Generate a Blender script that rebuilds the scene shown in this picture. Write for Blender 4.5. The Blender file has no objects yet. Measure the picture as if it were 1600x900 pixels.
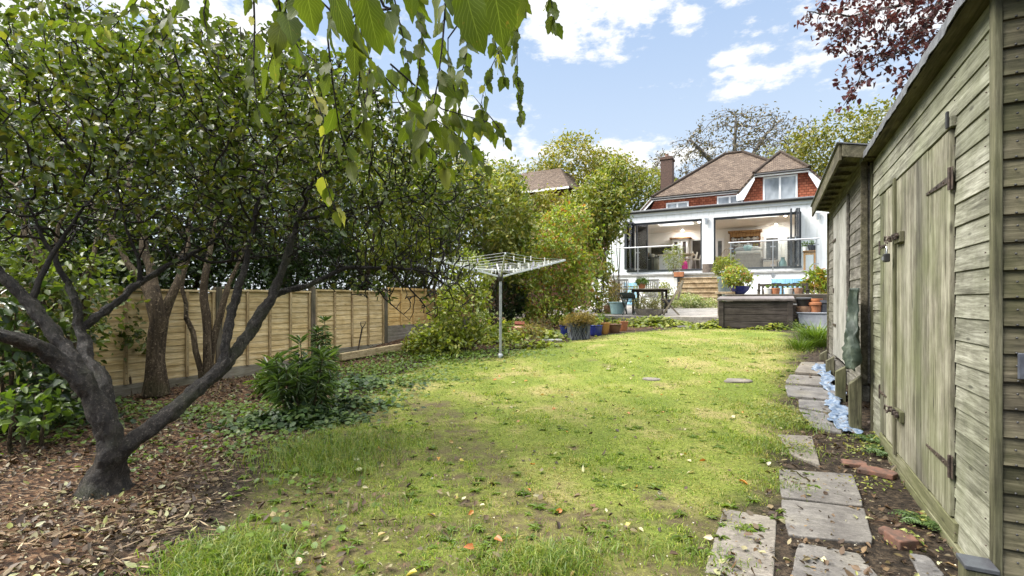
import bpy, bmesh, math, random
import numpy as np
from mathutils import Vector, Matrix
R = math.radians
random.seed(7)
rng = np.random.default_rng(7)
SC = bpy.context.scene
COL = SC.collection
# ------------------------------------------------------------------ camera geometry and terrain
FPX, CX, HY, CH = 772.0, 800.0, 470.0, 1.2
TH = R(27.7)
CT, ST = math.cos(TH), math.sin(TH)

def P(px, py, d):
    a = (px - CX) / FPX
    return Vector((d * (a * CT - ST), d * (a * ST + CT), CH + d * (HY - py) / FPX))

_GY = np.array([-400, -3, 3, 5.35, 6.5, 7.7, 9, 12, 13.5, 16, 60, 900.])
_GZ = np.array([-.05, -.04, 0, .06, .16, .30, .42, .52, .60, .62, .62, .62])

def gz(x, y):
    y = np.asarray(y, float)
    base = (np.interp(y - .5, _GY, _GZ) + 2 * np.interp(y, _GY, _GZ) + np.interp(y + .5, _GY, _GZ)) / 4
    return base + .012 * np.sin(x * 2.1 + y * .7) + .012 * np.sin(y * 2.7 - x * 1.3 + 1)

def GZ(x, y):
    return float(gz(x, y))

def G(px, py, dz=0.0):
    lo, hi = .3, 80.0
    def f(d):
        p = P(px, py, d)
        return p.z - GZ(p.x, p.y)
    d = lo
    while d < hi and f(d) > 0:
        d *= 1.03
    a, b = d / 1.03, d
    for _ in range(30):
        m = (a + b) / 2
        if f(m) > 0: a = m
        else: b = m
    p = P(px, py, b)
    return Vector((p.x, p.y, GZ(p.x, p.y) + dz))

def onY(px, py, Y):
    a = (px - CX) / FPX
    return P(px, py, Y / (a * ST + CT))

def onX(px, py, X):
    a = (px - CX) / FPX
    return P(px, py, X / (a * CT - ST))

# ------------------------------------------------------------------ objects
def tag(o, label=None, cat=None, group=None, kind=None):
    if label: o['label'] = label
    if cat: o['category'] = cat
    if group: o['group'] = group
    if kind: o['kind'] = kind
    return o

WLOC = {}
def thing(name, label, cat, loc=(0, 0, 0), group=None):
    o = bpy.data.objects.new(name, None)
    o.empty_display_size = .1
    COL.objects.link(o)
    o.location = loc
    WLOC[o.name] = Vector(loc)
    return tag(o, label, cat, group)

def link(name, me, mat, parent=None):
    o = bpy.data.objects.new(name, me)
    COL.objects.link(o)
    if mat: me.materials.append(mat)
    if parent is not None:
        o.parent = parent
        WLOC[o.name] = WLOC[parent.name]
    else:
        WLOC[o.name] = Vector((0, 0, 0))
    return o

def np_mesh(name, V, counts, idx, mat, parent=None, smooth=False, attrs=None):
    """V (n,3) world coordinates; counts: verts per face; idx: flat vertex indices"""
    me = bpy.data.meshes.new(name)
    V = np.asarray(V, np.float64)
    if parent is not None:
        V = V - np.array(WLOC[parent.name])[None]
    counts = np.asarray(counts, np.int32); idx = np.asarray(idx, np.int32)
    me.vertices.add(len(V)); me.vertices.foreach_set('co', V.astype(np.float32).ravel())
    me.loops.add(len(idx)); me.loops.foreach_set('vertex_index', idx)
    me.polygons.add(len(counts))
    st = np.zeros(len(counts), np.int32); st[1:] = np.cumsum(counts)[:-1]
    me.polygons.foreach_set('loop_start', st)
    if smooth:
        me.polygons.foreach_set('use_smooth', np.ones(len(counts), bool))
    me.update(calc_edges=True)
    if attrs:
        for k, v in attrs.items():
            at = me.attributes.new(k, 'FLOAT', 'POINT'); at.data.foreach_set('value', np.asarray(v, np.float32))
    return link(name, me, mat, parent)

class MB:
    def __init__(s): s.v = []; s.f = []
    def add(s, vs, fs):
        b = len(s.v); s.v += [Vector(p) for p in vs]; s.f += [tuple(i + b for i in f) for f in fs]; return s
    def box(s, lo, hi, rz=0, piv=None, M=None):
        x0, y0, z0 = lo; x1, y1, z1 = hi
        vs = [Vector(p) for p in ((x0,y0,z0),(x1,y0,z0),(x1,y1,z0),(x0,y1,z0),(x0,y0,z1),(x1,y0,z1),(x1,y1,z1),(x0,y1,z1))]
        if rz:
            piv = Vector(piv) if piv is not None else Vector(((x0+x1)/2,(y0+y1)/2,0))
            m = Matrix.Translation(piv) @ Matrix.Rotation(rz,4,'Z') @ Matrix.Translation(-piv)
            vs = [m @ p for p in vs]
        if M is not None: vs = [M @ p for p in vs]
        return s.add(vs, [(0,3,2,1),(4,5,6,7),(0,1,5,4),(1,2,6,5),(2,3,7,6),(3,0,4,7)])
    def bar(s, a, b, w, h, up=(0,0,1)):
        a = Vector(a); b = Vector(b); t = (b-a).normalized(); up = Vector(up)
        if abs(t.dot(up)) > .98: up = Vector((0,1,0))
        sd = t.cross(up).normalized(); u = sd.cross(t)
        vs = [p + sd*sx*w/2 + u*uz*h/2 for p in (a,b) for sx,uz in ((-1,-1),(1,-1),(1,1),(-1,1))]
        return s.add(vs, [(0,1,2,3),(7,6,5,4),(0,4,5,1),(1,5,6,2),(2,6,7,3),(3,7,4,0)])
    def tube(s, pts, rad, n=8, cap=True):
        pts = [Vector(p) for p in pts]
        if not hasattr(rad, '__len__'): rad = [rad]*len(pts)
        b = len(s.v); u = None
        for i, p in enumerate(pts):
            t = (pts[min(i+1,len(pts)-1)] - pts[max(i-1,0)])
            t = t.normalized() if t.length > 1e-9 else Vector((0,0,1))
            if u is None:
                u = t.orthogonal().normalized()
            else:
                u = (u - t*u.dot(t))
                u = u.normalized() if u.length > 1e-6 else t.orthogonal().normalized()
            w = t.cross(u)
            for k in range(n):
                an = 2*math.pi*k/n
                s.v.append(p + (u*math.cos(an) + w*math.sin(an))*rad[i])
        for i in range(len(pts)-1):
            for k in range(n):
                a0 = b+i*n+k; a1 = b+i*n+(k+1)%n
                s.f.append((a0, a1, a1+n, a0+n))
        if cap:
            s.f.append(tuple(b+k for k in reversed(range(n))))
            e = b+(len(pts)-1)*n
            s.f.append(tuple(e+k for k in range(n)))
        return s
    def cyl(s, a, b, r0, r1=None, n=12):
        return s.tube([a, b], [r0, r0 if r1 is None else r1], n)
    def lathe(s, c, prof, n=20, sx=1, sy=1):
        c = Vector(c); b = len(s.v)
        for r, z in prof:
            for k in range(n):
                an = 2*math.pi*k/n
                s.v.append(c + Vector((r*sx*math.cos(an), r*sy*math.sin(an), z)))
        for i in range(len(prof)-1):
            for k in range(n):
                a0 = b+i*n+k; a1 = b+i*n+(k+1)%n
                s.f.append((a0,a1,a1+n,a0+n))
        s.f.append(tuple(b+k for k in reversed(range(n))))
        e = b+(len(prof)-1)*n
        s.f.append(tuple(e+k for k in range(n)))
        return s
    def prism(s, poly, vec):
        poly = [Vector(p) for p in poly]; vec = Vector(vec); n = len(poly)
        return s.add(poly + [p+vec for p in poly],
              [tuple(reversed(range(n))), tuple(range(n,2*n))] + [(i,(i+1)%n,(i+1)%n+n,i+n) for i in range(n)])
    def blob(s, c, r, nu=12, nv=8, jit=0.0):
        c = Vector(c); b = len(s.v)
        for j in range(nv+1):
            ph = math.pi*j/nv
            for k in range(nu):
                an = 2*math.pi*k/nu; q = 1+random.uniform(-jit,jit)
                s.v.append(c + Vector((r[0]*math.sin(ph)*math.cos(an)*q, r[1]*math.sin(ph)*math.sin(an)*q, r[2]*math.cos(ph)*q)))
        for j in range(nv):
            for k in range(nu):
                a0 = b+j*nu+k; a1 = b+j*nu+(k+1)%nu
                s.f.append((a0,a0+nu,a1+nu,a1))
        return s
    def build(s, name, mat, parent=None, smooth=False, bevel=0, seg=2):
        off = WLOC[parent.name] if parent is not None else Vector((0,0,0))
        me = bpy.data.meshes.new(name)
        me.from_pydata([tuple(p-off) for p in s.v], [], s.f)
        bm = bmesh.new(); bm.from_mesh(me); bmesh.ops.recalc_face_normals(bm, faces=bm.faces); bm.to_mesh(me); bm.free()
        if smooth:
            me.polygons.foreach_set('use_smooth', [True]*len(me.polygons))
            try: me.set_sharp_from_angle(angle=R(40))
            except Exception: pass
        o = link(name, me, mat, parent)
        if bevel:
            m = o.modifiers.new('bevel','BEVEL'); m.width = bevel; m.segments = seg; m.limit_method = 'ANGLE'; m.angle_limit = R(40)
        return o

# ------------------------------------------------------------------ materials
def build2(name, pieces, parent=None, bevel=0):
    """several builders with their own materials as one mesh"""
    m = MB(); idx = []
    for k, (mb, mat) in enumerate(pieces):
        idx += [k]*len(mb.f); m.add(mb.v, mb.f)
    o = m.build(name, pieces[0][1], parent, bevel=bevel, seg=1)
    for mb, mat in pieces[1:]: o.data.materials.append(mat)
    o.data.polygons.foreach_set('material_index', idx)
    return o

class NT:
    def __init__(s, name):
        s.m = bpy.data.materials.new(name); s.m.use_nodes = True
        s.n = s.m.node_tree.nodes; s.l = s.m.node_tree.links; s.n.clear()
        s.out = s.n.new('ShaderNodeOutputMaterial')
    def N(s, t, ins=None, **kw):
        n = s.n.new('ShaderNode'+t)
        for k, v in kw.items(): setattr(n, k, v)
        for k, v in (ins or {}).items(): s.put(n.inputs[k], v)
        return n
    def put(s, sock, v):
        if isinstance(v, bpy.types.NodeSocket): s.l.new(v, sock)
        elif isinstance(v, bpy.types.Node): s.l.new(v.outputs[0], sock)
        else:
            if hasattr(sock.default_value, '__len__') and hasattr(v, '__len__') and len(sock.default_value)==4 and len(v)==3: v = (*v,1)
            sock.default_value = v
    def coord(s, scale=(1,1,1), kind='Object', rot=(0,0,0)):
        c = s.N('TexCoord')
        return s.N('Mapping', {'Vector': c.outputs[kind], 'Scale': scale, 'Rotation': rot}).outputs[0]
    def pos(s, scale=(1,1,1)):
        c = s.N('NewGeometry')
        return s.N('Mapping', {'Vector': c.outputs['Position'], 'Scale': scale}).outputs[0]
    def noise(s, vec, scale, detail=4, rough=.6, dist=0):
        return s.N('TexNoise', {'Vector': vec, 'Scale': scale, 'Detail': detail, 'Roughness': rough, 'Distortion': dist}).outputs[0]
    def ramp(s, fac, stops, interp='LINEAR'):
        r = s.N('ValToRGB', {'Fac': fac}); cr = r.color_ramp; cr.interpolation = interp
        while len(cr.elements) < len(stops): cr.elements.new(.5)
        for e, (p, c) in zip(cr.elements, stops):
            e.position = p
            if not hasattr(c, '__len__'): c = (c,c,c)
            e.color = (*c[:3], 1)
        return r.outputs[0]
    def mix(s, fac, a, b, mode='MIX'):
        n = s.N('Mix', data_type='RGBA', blend_type=mode)
        s.put(n.inputs[0], fac); s.put(n.inputs[6], a); s.put(n.inputs[7], b)
        return n.outputs[2]
    def math(s, op, a, b=0.0, clamp=False):
        n = s.N('Math', operation=op, use_clamp=clamp); s.put(n.inputs[0], a); s.put(n.inputs[1], b); return n.outputs[0]
    def bsdf(s, color, rough=.6, bump=None, bstr=.3, bdist=.01, metal=0, spec=.5, **kw):
        b = s.N('BsdfPrincipled', {'Base Color': color, 'Roughness': rough, 'Metallic': metal, 'Specular IOR Level': spec})
        for k, v in kw.items(): s.put(b.inputs[k.replace('_',' ')], v)
        if bump is not None:
            bn = s.N('Bump', {'Height': bump, 'Strength': bstr, 'Distance': bdist}); s.put(b.inputs['Normal'], bn.outputs[0])
        return b
    def done(s, sh):
        s.l.new(sh.outputs[0], s.out.inputs[0]); return s.m

def plain(name, c, c2=None, rough=.6, scale=6, bump=.15, metal=0, stretch=(1,1,1), spec=.5, bdist=.005, isl=0.0):
    t = NT(name); v = t.coord(stretch)
    c2 = c2 or tuple(x*.7 for x in c)
    n = t.noise(v, scale, 6, .65)
    col = t.ramp(n, [(.4, c2), (.6, c)])
    if isl:
        r = t.N('NewGeometry').outputs['Random Per Island']
        col = t.mix(1.0, col, t.ramp(r, [(0, 1-isl), (1, 1.0)]), 'MULTIPLY')
    return t.done(t.bsdf(col, rough, t.noise(v, scale*5, 4), bump, bdist, metal, spec))

def leafmat(name, stops, trans=.3, tcol=None, rough=.42, var=.35, spec=.4, veins=False):
    """stops: colours picked leaf by leaf"""
    t = NT(name)
    g = t.N('NewGeometry')
    r = g.outputs['Random Per Island']
    k = len(stops)
    col = t.ramp(r, [(i/max(1,k-1), c) for i, c in enumerate(stops)])
    nz = t.noise(t.pos(), 9, 3)
    col = t.mix(var, col, t.ramp(nz, [(.38, (.35,.35,.3)), (.62, (1.4,1.35,1.1))]), 'MULTIPLY')
    if veins:
        u = t.N('Attribute', attribute_name='across').outputs['Fac']; w = t.N('Attribute', attribute_name='along').outputs['Fac']
        au = t.math('ABSOLUTE', u)
        rib = t.math('SUBTRACT', 1.0, t.math('MULTIPLY', au, 22.0), True)
        ph = t.math('SUBTRACT', t.math('MULTIPLY', w, 9.0), t.math('MULTIPLY', au, 4.0))
        fr = t.math('ABSOLUTE', t.math('SUBTRACT', t.math('FRACT', ph), .5))
        sv = t.math('SUBTRACT', 1.0, t.math('MULTIPLY', fr, 9.0), True)
        vv = t.math('MAXIMUM', rib, t.math('MULTIPLY', sv, .55))
        spots = t.ramp(t.noise(t.pos(), 60, 3), [(.66, 0), (.72, 1)])
        col = t.mix(t.math('MULTIPLY', vv, .5), col, (.22,.27,.06))
        col = t.mix(t.math('MULTIPLY', spots, .5), col, (.16,.10,.03))
        b = t.bsdf(col, rough, t.math('MULTIPLY', vv, -1.0), .35, .002, 0, spec)
    else:
        b = t.bsdf(col, rough, None, spec=spec)
    if trans:
        tc = t.mix(1.0, col, tcol or (1.6,1.7,.7), 'MULTIPLY')
        tr = t.N('BsdfTranslucent', {'Color': tc})
        ms = t.N('MixShader', {0: trans, 1: b.outputs[0], 2: tr.outputs[0]})
        return t.done(ms)
    return t.done(b)

def bark(name, c1, c2, c3, scale=9, bump=.9, green=0.0, rough=.85, spec=.3, zs=.45):
    t = NT(name); v0 = t.coord((1,1,zs))
    n = t.noise(v0, scale, 9, .74, .8)
    wn_ = t.N('TexNoise', {'Vector': v0, 'Scale': scale*1.3, 'Detail': 4})
    ad = t.N('VectorMath', operation='MULTIPLY_ADD'); t.put(ad.inputs[0], wn_.outputs['Color']); ad.inputs[1].default_value = (.22,.22,.22); t.put(ad.inputs[2], v0); v = ad.outputs[0]
    vo = t.N('TexVoronoi', {'Vector': v, 'Scale': scale*3.6}, feature='DISTANCE_TO_EDGE').outputs[0]
    col = t.ramp(n, [(.38, c1), (.54, c2), (.70, c3)])
    crack = t.ramp(vo, [(0, .25), (.10, 1)])
    col = t.mix(.45, col, t.mix(1, col, crack, 'MULTIPLY'))
    fl = t.ramp(t.noise(t.coord(), scale*2.6, 6, .75), [(.56, 0), (.64, .75)])
    col = t.mix(fl, col, tuple(min(.5, q*1.5) for q in c3))
    if green:
        gm = t.ramp(t.noise(t.coord(), 3.1, 5), [(.52, 0), (.66, green)])
        col = t.mix(gm, col, (.10,.12,.035))
    h = t.math('ADD', n, t.math('MULTIPLY', crack, .25))
    h = t.math('ADD', h, t.math('MULTIPLY', t.noise(v0, scale*4, 5, .7), .35))
    return t.done(t.bsdf(col, rough, h, bump, .045, 0, spec))

def boards(name, along, dark, mid, pale, green=(.16,.17,.05), gamt=.6, gscale=1.3, rough=.8, bump=.4, isl=.3, knots=True, scale=1.0):
    """weathered sawn timber; along = axis of the grain"""
    t = NT(name)
    st = {'x': (.9,14,14), 'y': (14,.9,14), 'z': (14,14,.9)}[along]
    v = t.coord(tuple(q*scale for q in st)); v0 = t.coord()
    rnd = t.N('NewGeometry').outputs['Random Per Island']
    off = t.N('VectorMath', operation='ADD'); t.put(off.inputs[0], v)
    cx = t.N('CombineXYZ', {0: t.math('MULTIPLY', rnd, 37.0), 1: t.math('MULTIPLY', rnd, 91.0), 2: t.math('MULTIPLY', rnd, 53.0)})
    t.put(off.inputs[1], cx.outputs[0])
    vv = off.outputs[0]
    grain = t.noise(vv, 2.2, 8, .72, .35)
    fine = t.noise(vv, 9, 4, .6, .2)
    blot = t.noise(v0, 3.3, 5, .65)
    col = t.ramp(t.math('ADD', t.math('MULTIPLY', grain, .65), t.math('MULTIPLY', blot, .35)), [(.40, dark), (.5, mid), (.60, pale)])
    col = t.mix(.42, col, t.ramp(fine, [(.40, (.45,.43,.40)), (.56, (1.15,1.15,1.15))]), 'MULTIPLY')
    tint = t.ramp(rnd, [(0, 1-isl), (1, 1+isl*.4)])
    col = t.mix(1.0, col, tint, 'MULTIPLY')
    if gamt:
        gm = t.ramp(t.noise(v0, gscale, 6, .62), [(.40, 0), (.62, gamt)])
        col = t.mix(gm, col, t.mix(t.ramp(grain, [(.3, 0), (.7, 1)]), tuple(c*.55 for c in green), green))
    if knots:
        kv = t.N('TexVoronoi', {'Vector': t.coord({'x':(1.6,6,6),'y':(6,1.6,6),'z':(6,6,1.6)}[along]), 'Scale': 1.5}).outputs['Distance']
        km = t.ramp(kv, [(.05, .75), (.10, 0)])
        col = t.mix(km, col, tuple(c*.35 for c in dark))
    return t.done(t.bsdf(col, rough, t.math('ADD', grain, t.math('MULTIPLY', fine, .5)), bump, .006, 0, .25))

def glassmat(name, tint=(.9,.95,.95), op=.25, rough=.02):
    t = NT(name)
    gl = t.N('BsdfGlossy', {'Color': (1,1,1), 'Roughness': rough}); tr = t.N('BsdfTransparent', {'Color': tint})
    fr = t.N('Fresnel', {'IOR': 1.45})
    f = t.math('ADD', fr.outputs[0], op, True)
    return t.done(t.N('MixShader', {0: f, 1: tr.outputs[0], 2: gl.outputs[0]}))

# ------------------------------------------------------------------ foliage
def nrm(a):
    return a / np.maximum(np.linalg.norm(a, axis=-1, keepdims=True), 1e-9)

def leaves_np(pos, axis, nor, L, W=.55, fold=.12, curl=.15, shape='ovate'):
    """6 vertices, two quads folded along the midrib"""
    n = len(pos); L = np.broadcast_to(L, (n,))[:, None]
    axis = nrm(axis); side = nrm(np.cross(axis, nor)); up = np.cross(side, axis)
    W = np.broadcast_to(W, (n,))[:, None]
    if shape == 'ovate': s1, w1, s2, w2 = .28, .5, .66, .40
    elif shape == 'lance': s1, w1, s2, w2 = .3, .5, .7, .34
    elif shape == 'round': s1, w1, s2, w2 = .25, .46, .78, .46
    else: s1, w1, s2, w2 = .2, .5, .55, .42
    b = pos; tip = pos + axis*L - up*curl*L
    V = np.stack([b,
        pos + axis*L*s1 + side*L*W*w1 + up*L*fold, pos + axis*L*s2 + side*L*W*w2 + up*L*(fold*.8-curl*.35), tip,
        pos + axis*L*s2 - side*L*W*w2 + up*L*(fold*.8-curl*.35), pos + axis*L*s1 - side*L*W*w1 + up*L*fold], 1).reshape(-1,3)
    base = (np.arange(n)*6)[:, None]
    F = np.concatenate([base+np.array([0,3,2,1]), base+np.array([0,5,4,3])], 1).reshape(-1)
    return V, np.full(2*n, 4), F

def quads_np(pos, axis, nor, L, W=.5):
    n = len(pos); L = np.broadcast_to(L, (n,))[:, None]
    axis = nrm(axis); side = nrm(np.cross(axis, nor))
    V = np.stack([pos, pos+axis*L*.5+side*L*W*.5, pos+axis*L, pos+axis*L*.5-side*L*W*.5], 1).reshape(-1,3)
    return V, np.full(n, 4), np.arange(4*n)

def cat_np(*ms):
    Vs, Cs, Fs = [], [], []; o = 0
    for V, C, F in ms:
        Vs.append(V); Cs.append(C); Fs.append(F+o); o += len(V)
    return np.concatenate(Vs), np.concatenate(Cs), np.concatenate(Fs)

def rdir(n):
    return nrm(rng.normal(size=(n,3)))

def in_ellipsoids(ells, n, shell=0.0):
    """ells: (centre, radii, weight); shell > 0 pushes points outward"""
    w = np.array([e[2] if len(e) > 2 else e[1][0]*e[1][1]*e[1][2] for e in ells], float); w /= w.sum()
    k = rng.choice(len(ells), n, p=w)
    c = np.array([tuple(e[0]) for e in ells])[k]; r = np.array([tuple(e[1]) for e in ells])[k]
    d = rdir(n); u = rng.random(n)**(1/3.)
    u = u*(1-shell) + shell*(.75+.25*rng.random(n))
    return c + d*r*u[:, None], d

def crown_leaves(ells, nclump, per, cr, L, W=.55, shell=.5, droop=0.0, upn=.6, shape='ovate', simple=False, gap=.0, gscale=1.0, flat=1.0):
    c, out = in_ellipsoids(ells, nclump, shell)
    if gap:      # leave uneven holes in the outline
        s = (np.sin(c[:,0]*2.3*gscale+1.7)+np.sin(c[:,1]*2.9*gscale+.3)+np.sin(c[:,2]*3.1*gscale+2.1)+np.sin((c[:,0]+c[:,2])*4.7*gscale))/4
        keep = s > gap-.55; c, out = c[keep], out[keep]; nclump = len(c)
    q = np.repeat(np.arange(nclump), per)
    n = len(q)
    sc = cr*(.5+rng.random(nclump))[q]
    pos = c[q] + rng.normal(size=(n,3))*sc[:, None]*np.array([.6,.6,.6*flat])
    ax = nrm(out[q]*.5 + rdir(n)*.9 + np.array([0,0,-droop]))
    nn = nrm(rdir(n)*.75 + np.array([0,0,upn]) + out[q]*.35)
    ll = L*(.6+.7*rng.random(n))
    if simple: return quads_np(pos, ax, nn, ll, W)
    return leaves_np(pos, ax, nn, ll, W, shape=shape)

def colonize(seeds, attr, step, infl, kill, iters=60, jit=.25, grav=0.0, maxn=20000):
    """seeds: list of (points, radii). returns pos, parent, seedradius(0 for grown)"""
    pos, par, rad = [], [], []
    def addpoly(pts, rr, root):
        pts = [Vector(p) for p in pts]; last = root
        for i in range(len(pts)-1):
            ln = (pts[i+1]-pts[i]).length; m = max(1, int(round(ln/step)))
            for j in range(m):
                if i == 0 and j == 0:
                    if root >= 0: continue
                q = j/m
                pos.append(pts[i].lerp(pts[i+1], q) + (Vector((random.gauss(0,1),random.gauss(0,1),random.gauss(0,1)))*step*.07 if (i or j) else Vector()))
                rad.append(rr[i]*(1-q)+rr[i+1]*q); par.append(last); last = len(pos)-1
        pos.append(pts[-1]); rad.append(rr[-1]); par.append(last)
    for sd in seeds:
        pts, rr = sd
        root = -1
        if pos:
            p0 = Vector(pts[0]); ds = [(p-p0).length for p in pos]; k = int(np.argmin(ds))
            if ds[k] < step*4: root = k; pts = [pos[k]]+list(pts[1:])
        addpoly(pts, rr, root)
    pos = [np.array(p) for p in pos]
    A = np.asarray(attr, float); alive = np.ones(len(A), bool)
    nd = np.full(len(A), 1e9); ni = np.zeros(len(A), int)
    start = 0; nch = {}
    for it in range(iters):
        for j in range(start, len(pos)):
            d = np.linalg.norm(A - pos[j], axis=1); m = d < nd; nd[m] = d[m]; ni[m] = j
        start = len(pos)
        alive &= nd > kill
        act = alive & (nd < infl)
        if not act.any() or len(pos) > maxn: break
        idx = np.where(act)[0]; acc = {}
        for a in idx:
            j = ni[a]; v = (A[a]-pos[j])/nd[a]
            if j in acc: acc[j] = acc[j]+v
            else: acc[j] = v.copy()
        for j, v in acc.items():
            if nch.get(j, 0) >= 3: continue
            l = np.linalg.norm(v)
            if l < 1e-6: continue
            v = v/l + rng.normal(size=3)*jit + np.array([0,0,-grav]); v /= np.linalg.norm(v)
            pos.append(pos[j]+v*step); par.append(j); rad.append(0.0); nch[j] = nch.get(j,0)+1
    return np.array(pos), np.array(par), np.array(rad)

def pipe(pos, par, seed, tip=.004, ex=2.4, kseed=1.0):
    n = len(pos); a = np.full(n, 0.0); has = np.zeros(n, bool)
    for i in range(n-1, -1, -1):
        if not has[i]: a[i] = tip**ex
        if par[i] >= 0: a[par[i]] += a[i]; has[par[i]] = True
    r = a**(1/ex)
    r = np.where(seed > 0, np.maximum(seed*kseed, np.minimum(r, seed*1.0)), r)
    for i in range(n):
        if par[i] >= 0: r[i] = min(r[i], r[par[i]]*.97 if seed[i] <= 0 else r[i])
    return r

def skeleton_np(pos, par, r, sides=5, mask=None, lump=0.0):
    n = len(pos); main = np.full(n, -1)
    for i in range(n):
        p = par[i]
        if p >= 0 and (main[p] < 0 or r[i] > r[main[p]]): main[p] = i
    d = np.zeros((n,3))
    for i in range(n):
        if par[i] >= 0: d[i] += nrm(pos[i]-pos[par[i]])
        if main[i] >= 0: d[i] += nrm(pos[main[i]]-pos[i])
    d = nrm(d + 1e-6)
    # carried frame keeps tubes from twisting
    U = np.zeros((n,3))
    for i in range(n):
        u = U[par[i]] if par[i] >= 0 else np.array([1.,.2,.1])
        u = u - d[i]*np.dot(u, d[i]); l = np.linalg.norm(u)
        if l < 1e-3:
            u = np.cross(d[i], [0.3,1,.2]); l = np.linalg.norm(u)
        U[i] = u/l
    Wv = np.cross(d, U)
    an = np.arange(sides)*2*np.pi/sides
    cs, sn = np.cos(an), np.sin(an)
    def ring(p, u, w, rr):
        q = rr*(1+lump*rng.normal(size=sides)) if lump else np.full(sides, rr)
        return p + (u[None]*cs[:,None] + w[None]*sn[:,None])*q[:,None]
    V, F = [], []; own = {}
    def put(a):
        V.append(a); return (len(V)-1)*sides
    for i in range(n):
        if par[i] < 0 or (mask is not None and not mask[i]): continue
        p = par[i]
        if main[p] == i:
            if p not in own: own[p] = put(ring(pos[p], U[p], Wv[p], r[p]))
            a = own[p]
        else:
            a = put(ring(pos[p], U[i], Wv[i], min(r[p]*.9, r[i]*1.35)))
        if i not in own: own[i] = put(ring(pos[i], U[i], Wv[i], r[i]))
        b = own[i]
        for k in range(sides):
            k2 = (k+1) % sides
            F.append((a+k, a+k2, b+k2, b+k))
    F = np.array(F, int)
    return np.concatenate(V), np.full(len(F), 4), F.reshape(-1), d

def twig_leaves(pos, d, r, sel, per, L, W=.55, spread=.5, droop=.2, upn=.8, off=.02, shape='ovate', fold=.12):
    idx = np.repeat(np.where(sel)[0], per); n = len(idx)
    ax = nrm(d[idx]*.5 + rdir(n)*spread*1.6 + np.array([0,0,-droop]))
    nn = nrm(rdir(n)*.7 + np.array([0,0,upn]))
    p = pos[idx] + rng.normal(size=(n,3))*off
    return leaves_np(p, ax, nn, L*(.55+.7*rng.random(n)), W, fold=fold, shape=shape)
# ================================================================== camera, sky, sun
cam = bpy.data.cameras.new('camera'); camo = bpy.data.objects.new('camera', cam); COL.objects.link(camo)
camo.location = (0, 0, CH); camo.rotation_euler = (R(90), 0, TH)
cam.sensor_width = 36; cam.lens = 36*FPX/1600; cam.shift_y = (HY-450)/1600
cam.clip_start = .05; cam.clip_end = 3000
SC.camera = camo
SUN_EL, SUN_AZ = R(48), math.atan2(-.80, -.45)      # high, behind and to the left of the camera
w = bpy.data.worlds.new('World'); SC.world = w; w.use_nodes = True
wn, wl = w.node_tree.nodes, w.node_tree.links; wn.clear()
def WN(t, **kw):
    n = wn.new('ShaderNode'+t)
    for k, v in kw.items(): setattr(n, k, v)
    return n
sky = WN('TexSky', sky_type='NISHITA'); sky.sun_disc = False; sky.sun_elevation = SUN_EL; sky.sun_rotation = SUN_AZ
sky.air_density = 1.0; sky.dust_density = .6; sky.ozone_density = 2.0
tc = WN('TexCoord')
def wmath(op, a, b=0.0, clamp=False):
    n = WN('Math', operation=op, use_clamp=clamp)
    for s, v in zip(n.inputs, (a, b)):
        if isinstance(v, bpy.types.NodeSocket): wl.new(v, s)
        else: s.default_value = v
    return n.outputs[0]
nz = WN('TexNoise'); nz.inputs['Scale'].default_value = 5.5; nz.inputs['Detail'].default_value = 8; nz.inputs['Roughness'].default_value = .58
mp = WN('Mapping'); mp.inputs['Scale'].default_value = (1,1,2.2); wl.new(tc.outputs['Generated'], mp.inputs[0]); wl.new(mp.outputs[0], nz.inputs['Vector'])
# a handful of cumulus, each a patch of sky directions broken up by noise
mask = None
for px, py, rx, ry in ((930, 25, .165, .075), (862, 5, .10, .06), (1066, 36, .038, .026), (1160, 82, .062, .022), (1178, 122, .085, .032), (640, 190, .24, .08), (760, 250, .2, .09), (120, 60, .5, .22), (980, 245, .16, .04), (300, -300, .5, .2), (1700, -200, .5, .2), (2200, 200, .4, .2)):
    dv = (P(px, py, 1) - Vector((0,0,CH))).normalized()
    rt = dv.cross(Vector((0,0,1))).normalized(); up = rt.cross(dv)
    sv = WN('VectorMath', operation='SUBTRACT'); wl.new(tc.outputs['Generated'], sv.inputs[0]); sv.inputs[1].default_value = dv
    def dot(a):
        n = WN('VectorMath', operation='DOT_PRODUCT'); wl.new(sv.outputs[0], n.inputs[0]); n.inputs[1].default_value = a; return n.outputs['Value']
    q = wmath('ADD', wmath('POWER', wmath('ABSOLUTE', wmath('DIVIDE', dot(rt), rx)), 2.0), wmath('POWER', wmath('ABSOLUTE', wmath('DIVIDE', dot(up), ry)), 2.0))
    q = wmath('ADD', q, wmath('MULTIPLY', wmath('ABSOLUTE', dot(dv)), 4.0))
    m = wmath('SUBTRACT', 1.0, q)
    mask = m if mask is None else wmath('MAXIMUM', mask, m)
nz2 = WN('TexNoise'); nz2.inputs['Scale'].default_value = 17; nz2.inputs['Detail'].default_value = 9; nz2.inputs['Roughness'].default_value = .62; wl.new(mp.outputs[0], nz2.inputs['Vector'])
mask = wmath('ADD', mask, wmath('MULTIPLY', wmath('SUBTRACT', nz2.outputs[0], .52), 4.5))
mask = wmath('ADD', wmath('MAXIMUM', mask, -1.2), wmath('MULTIPLY', wmath('SUBTRACT', nz.outputs[0], .5), 3.6))
cr = WN('ValToRGB'); wl.new(mask, cr.inputs[0]); cr.color_ramp.elements[0].position = .0; cr.color_ramp.elements[1].position = 1.55
cr.color_ramp.interpolation = 'EASE'
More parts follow.
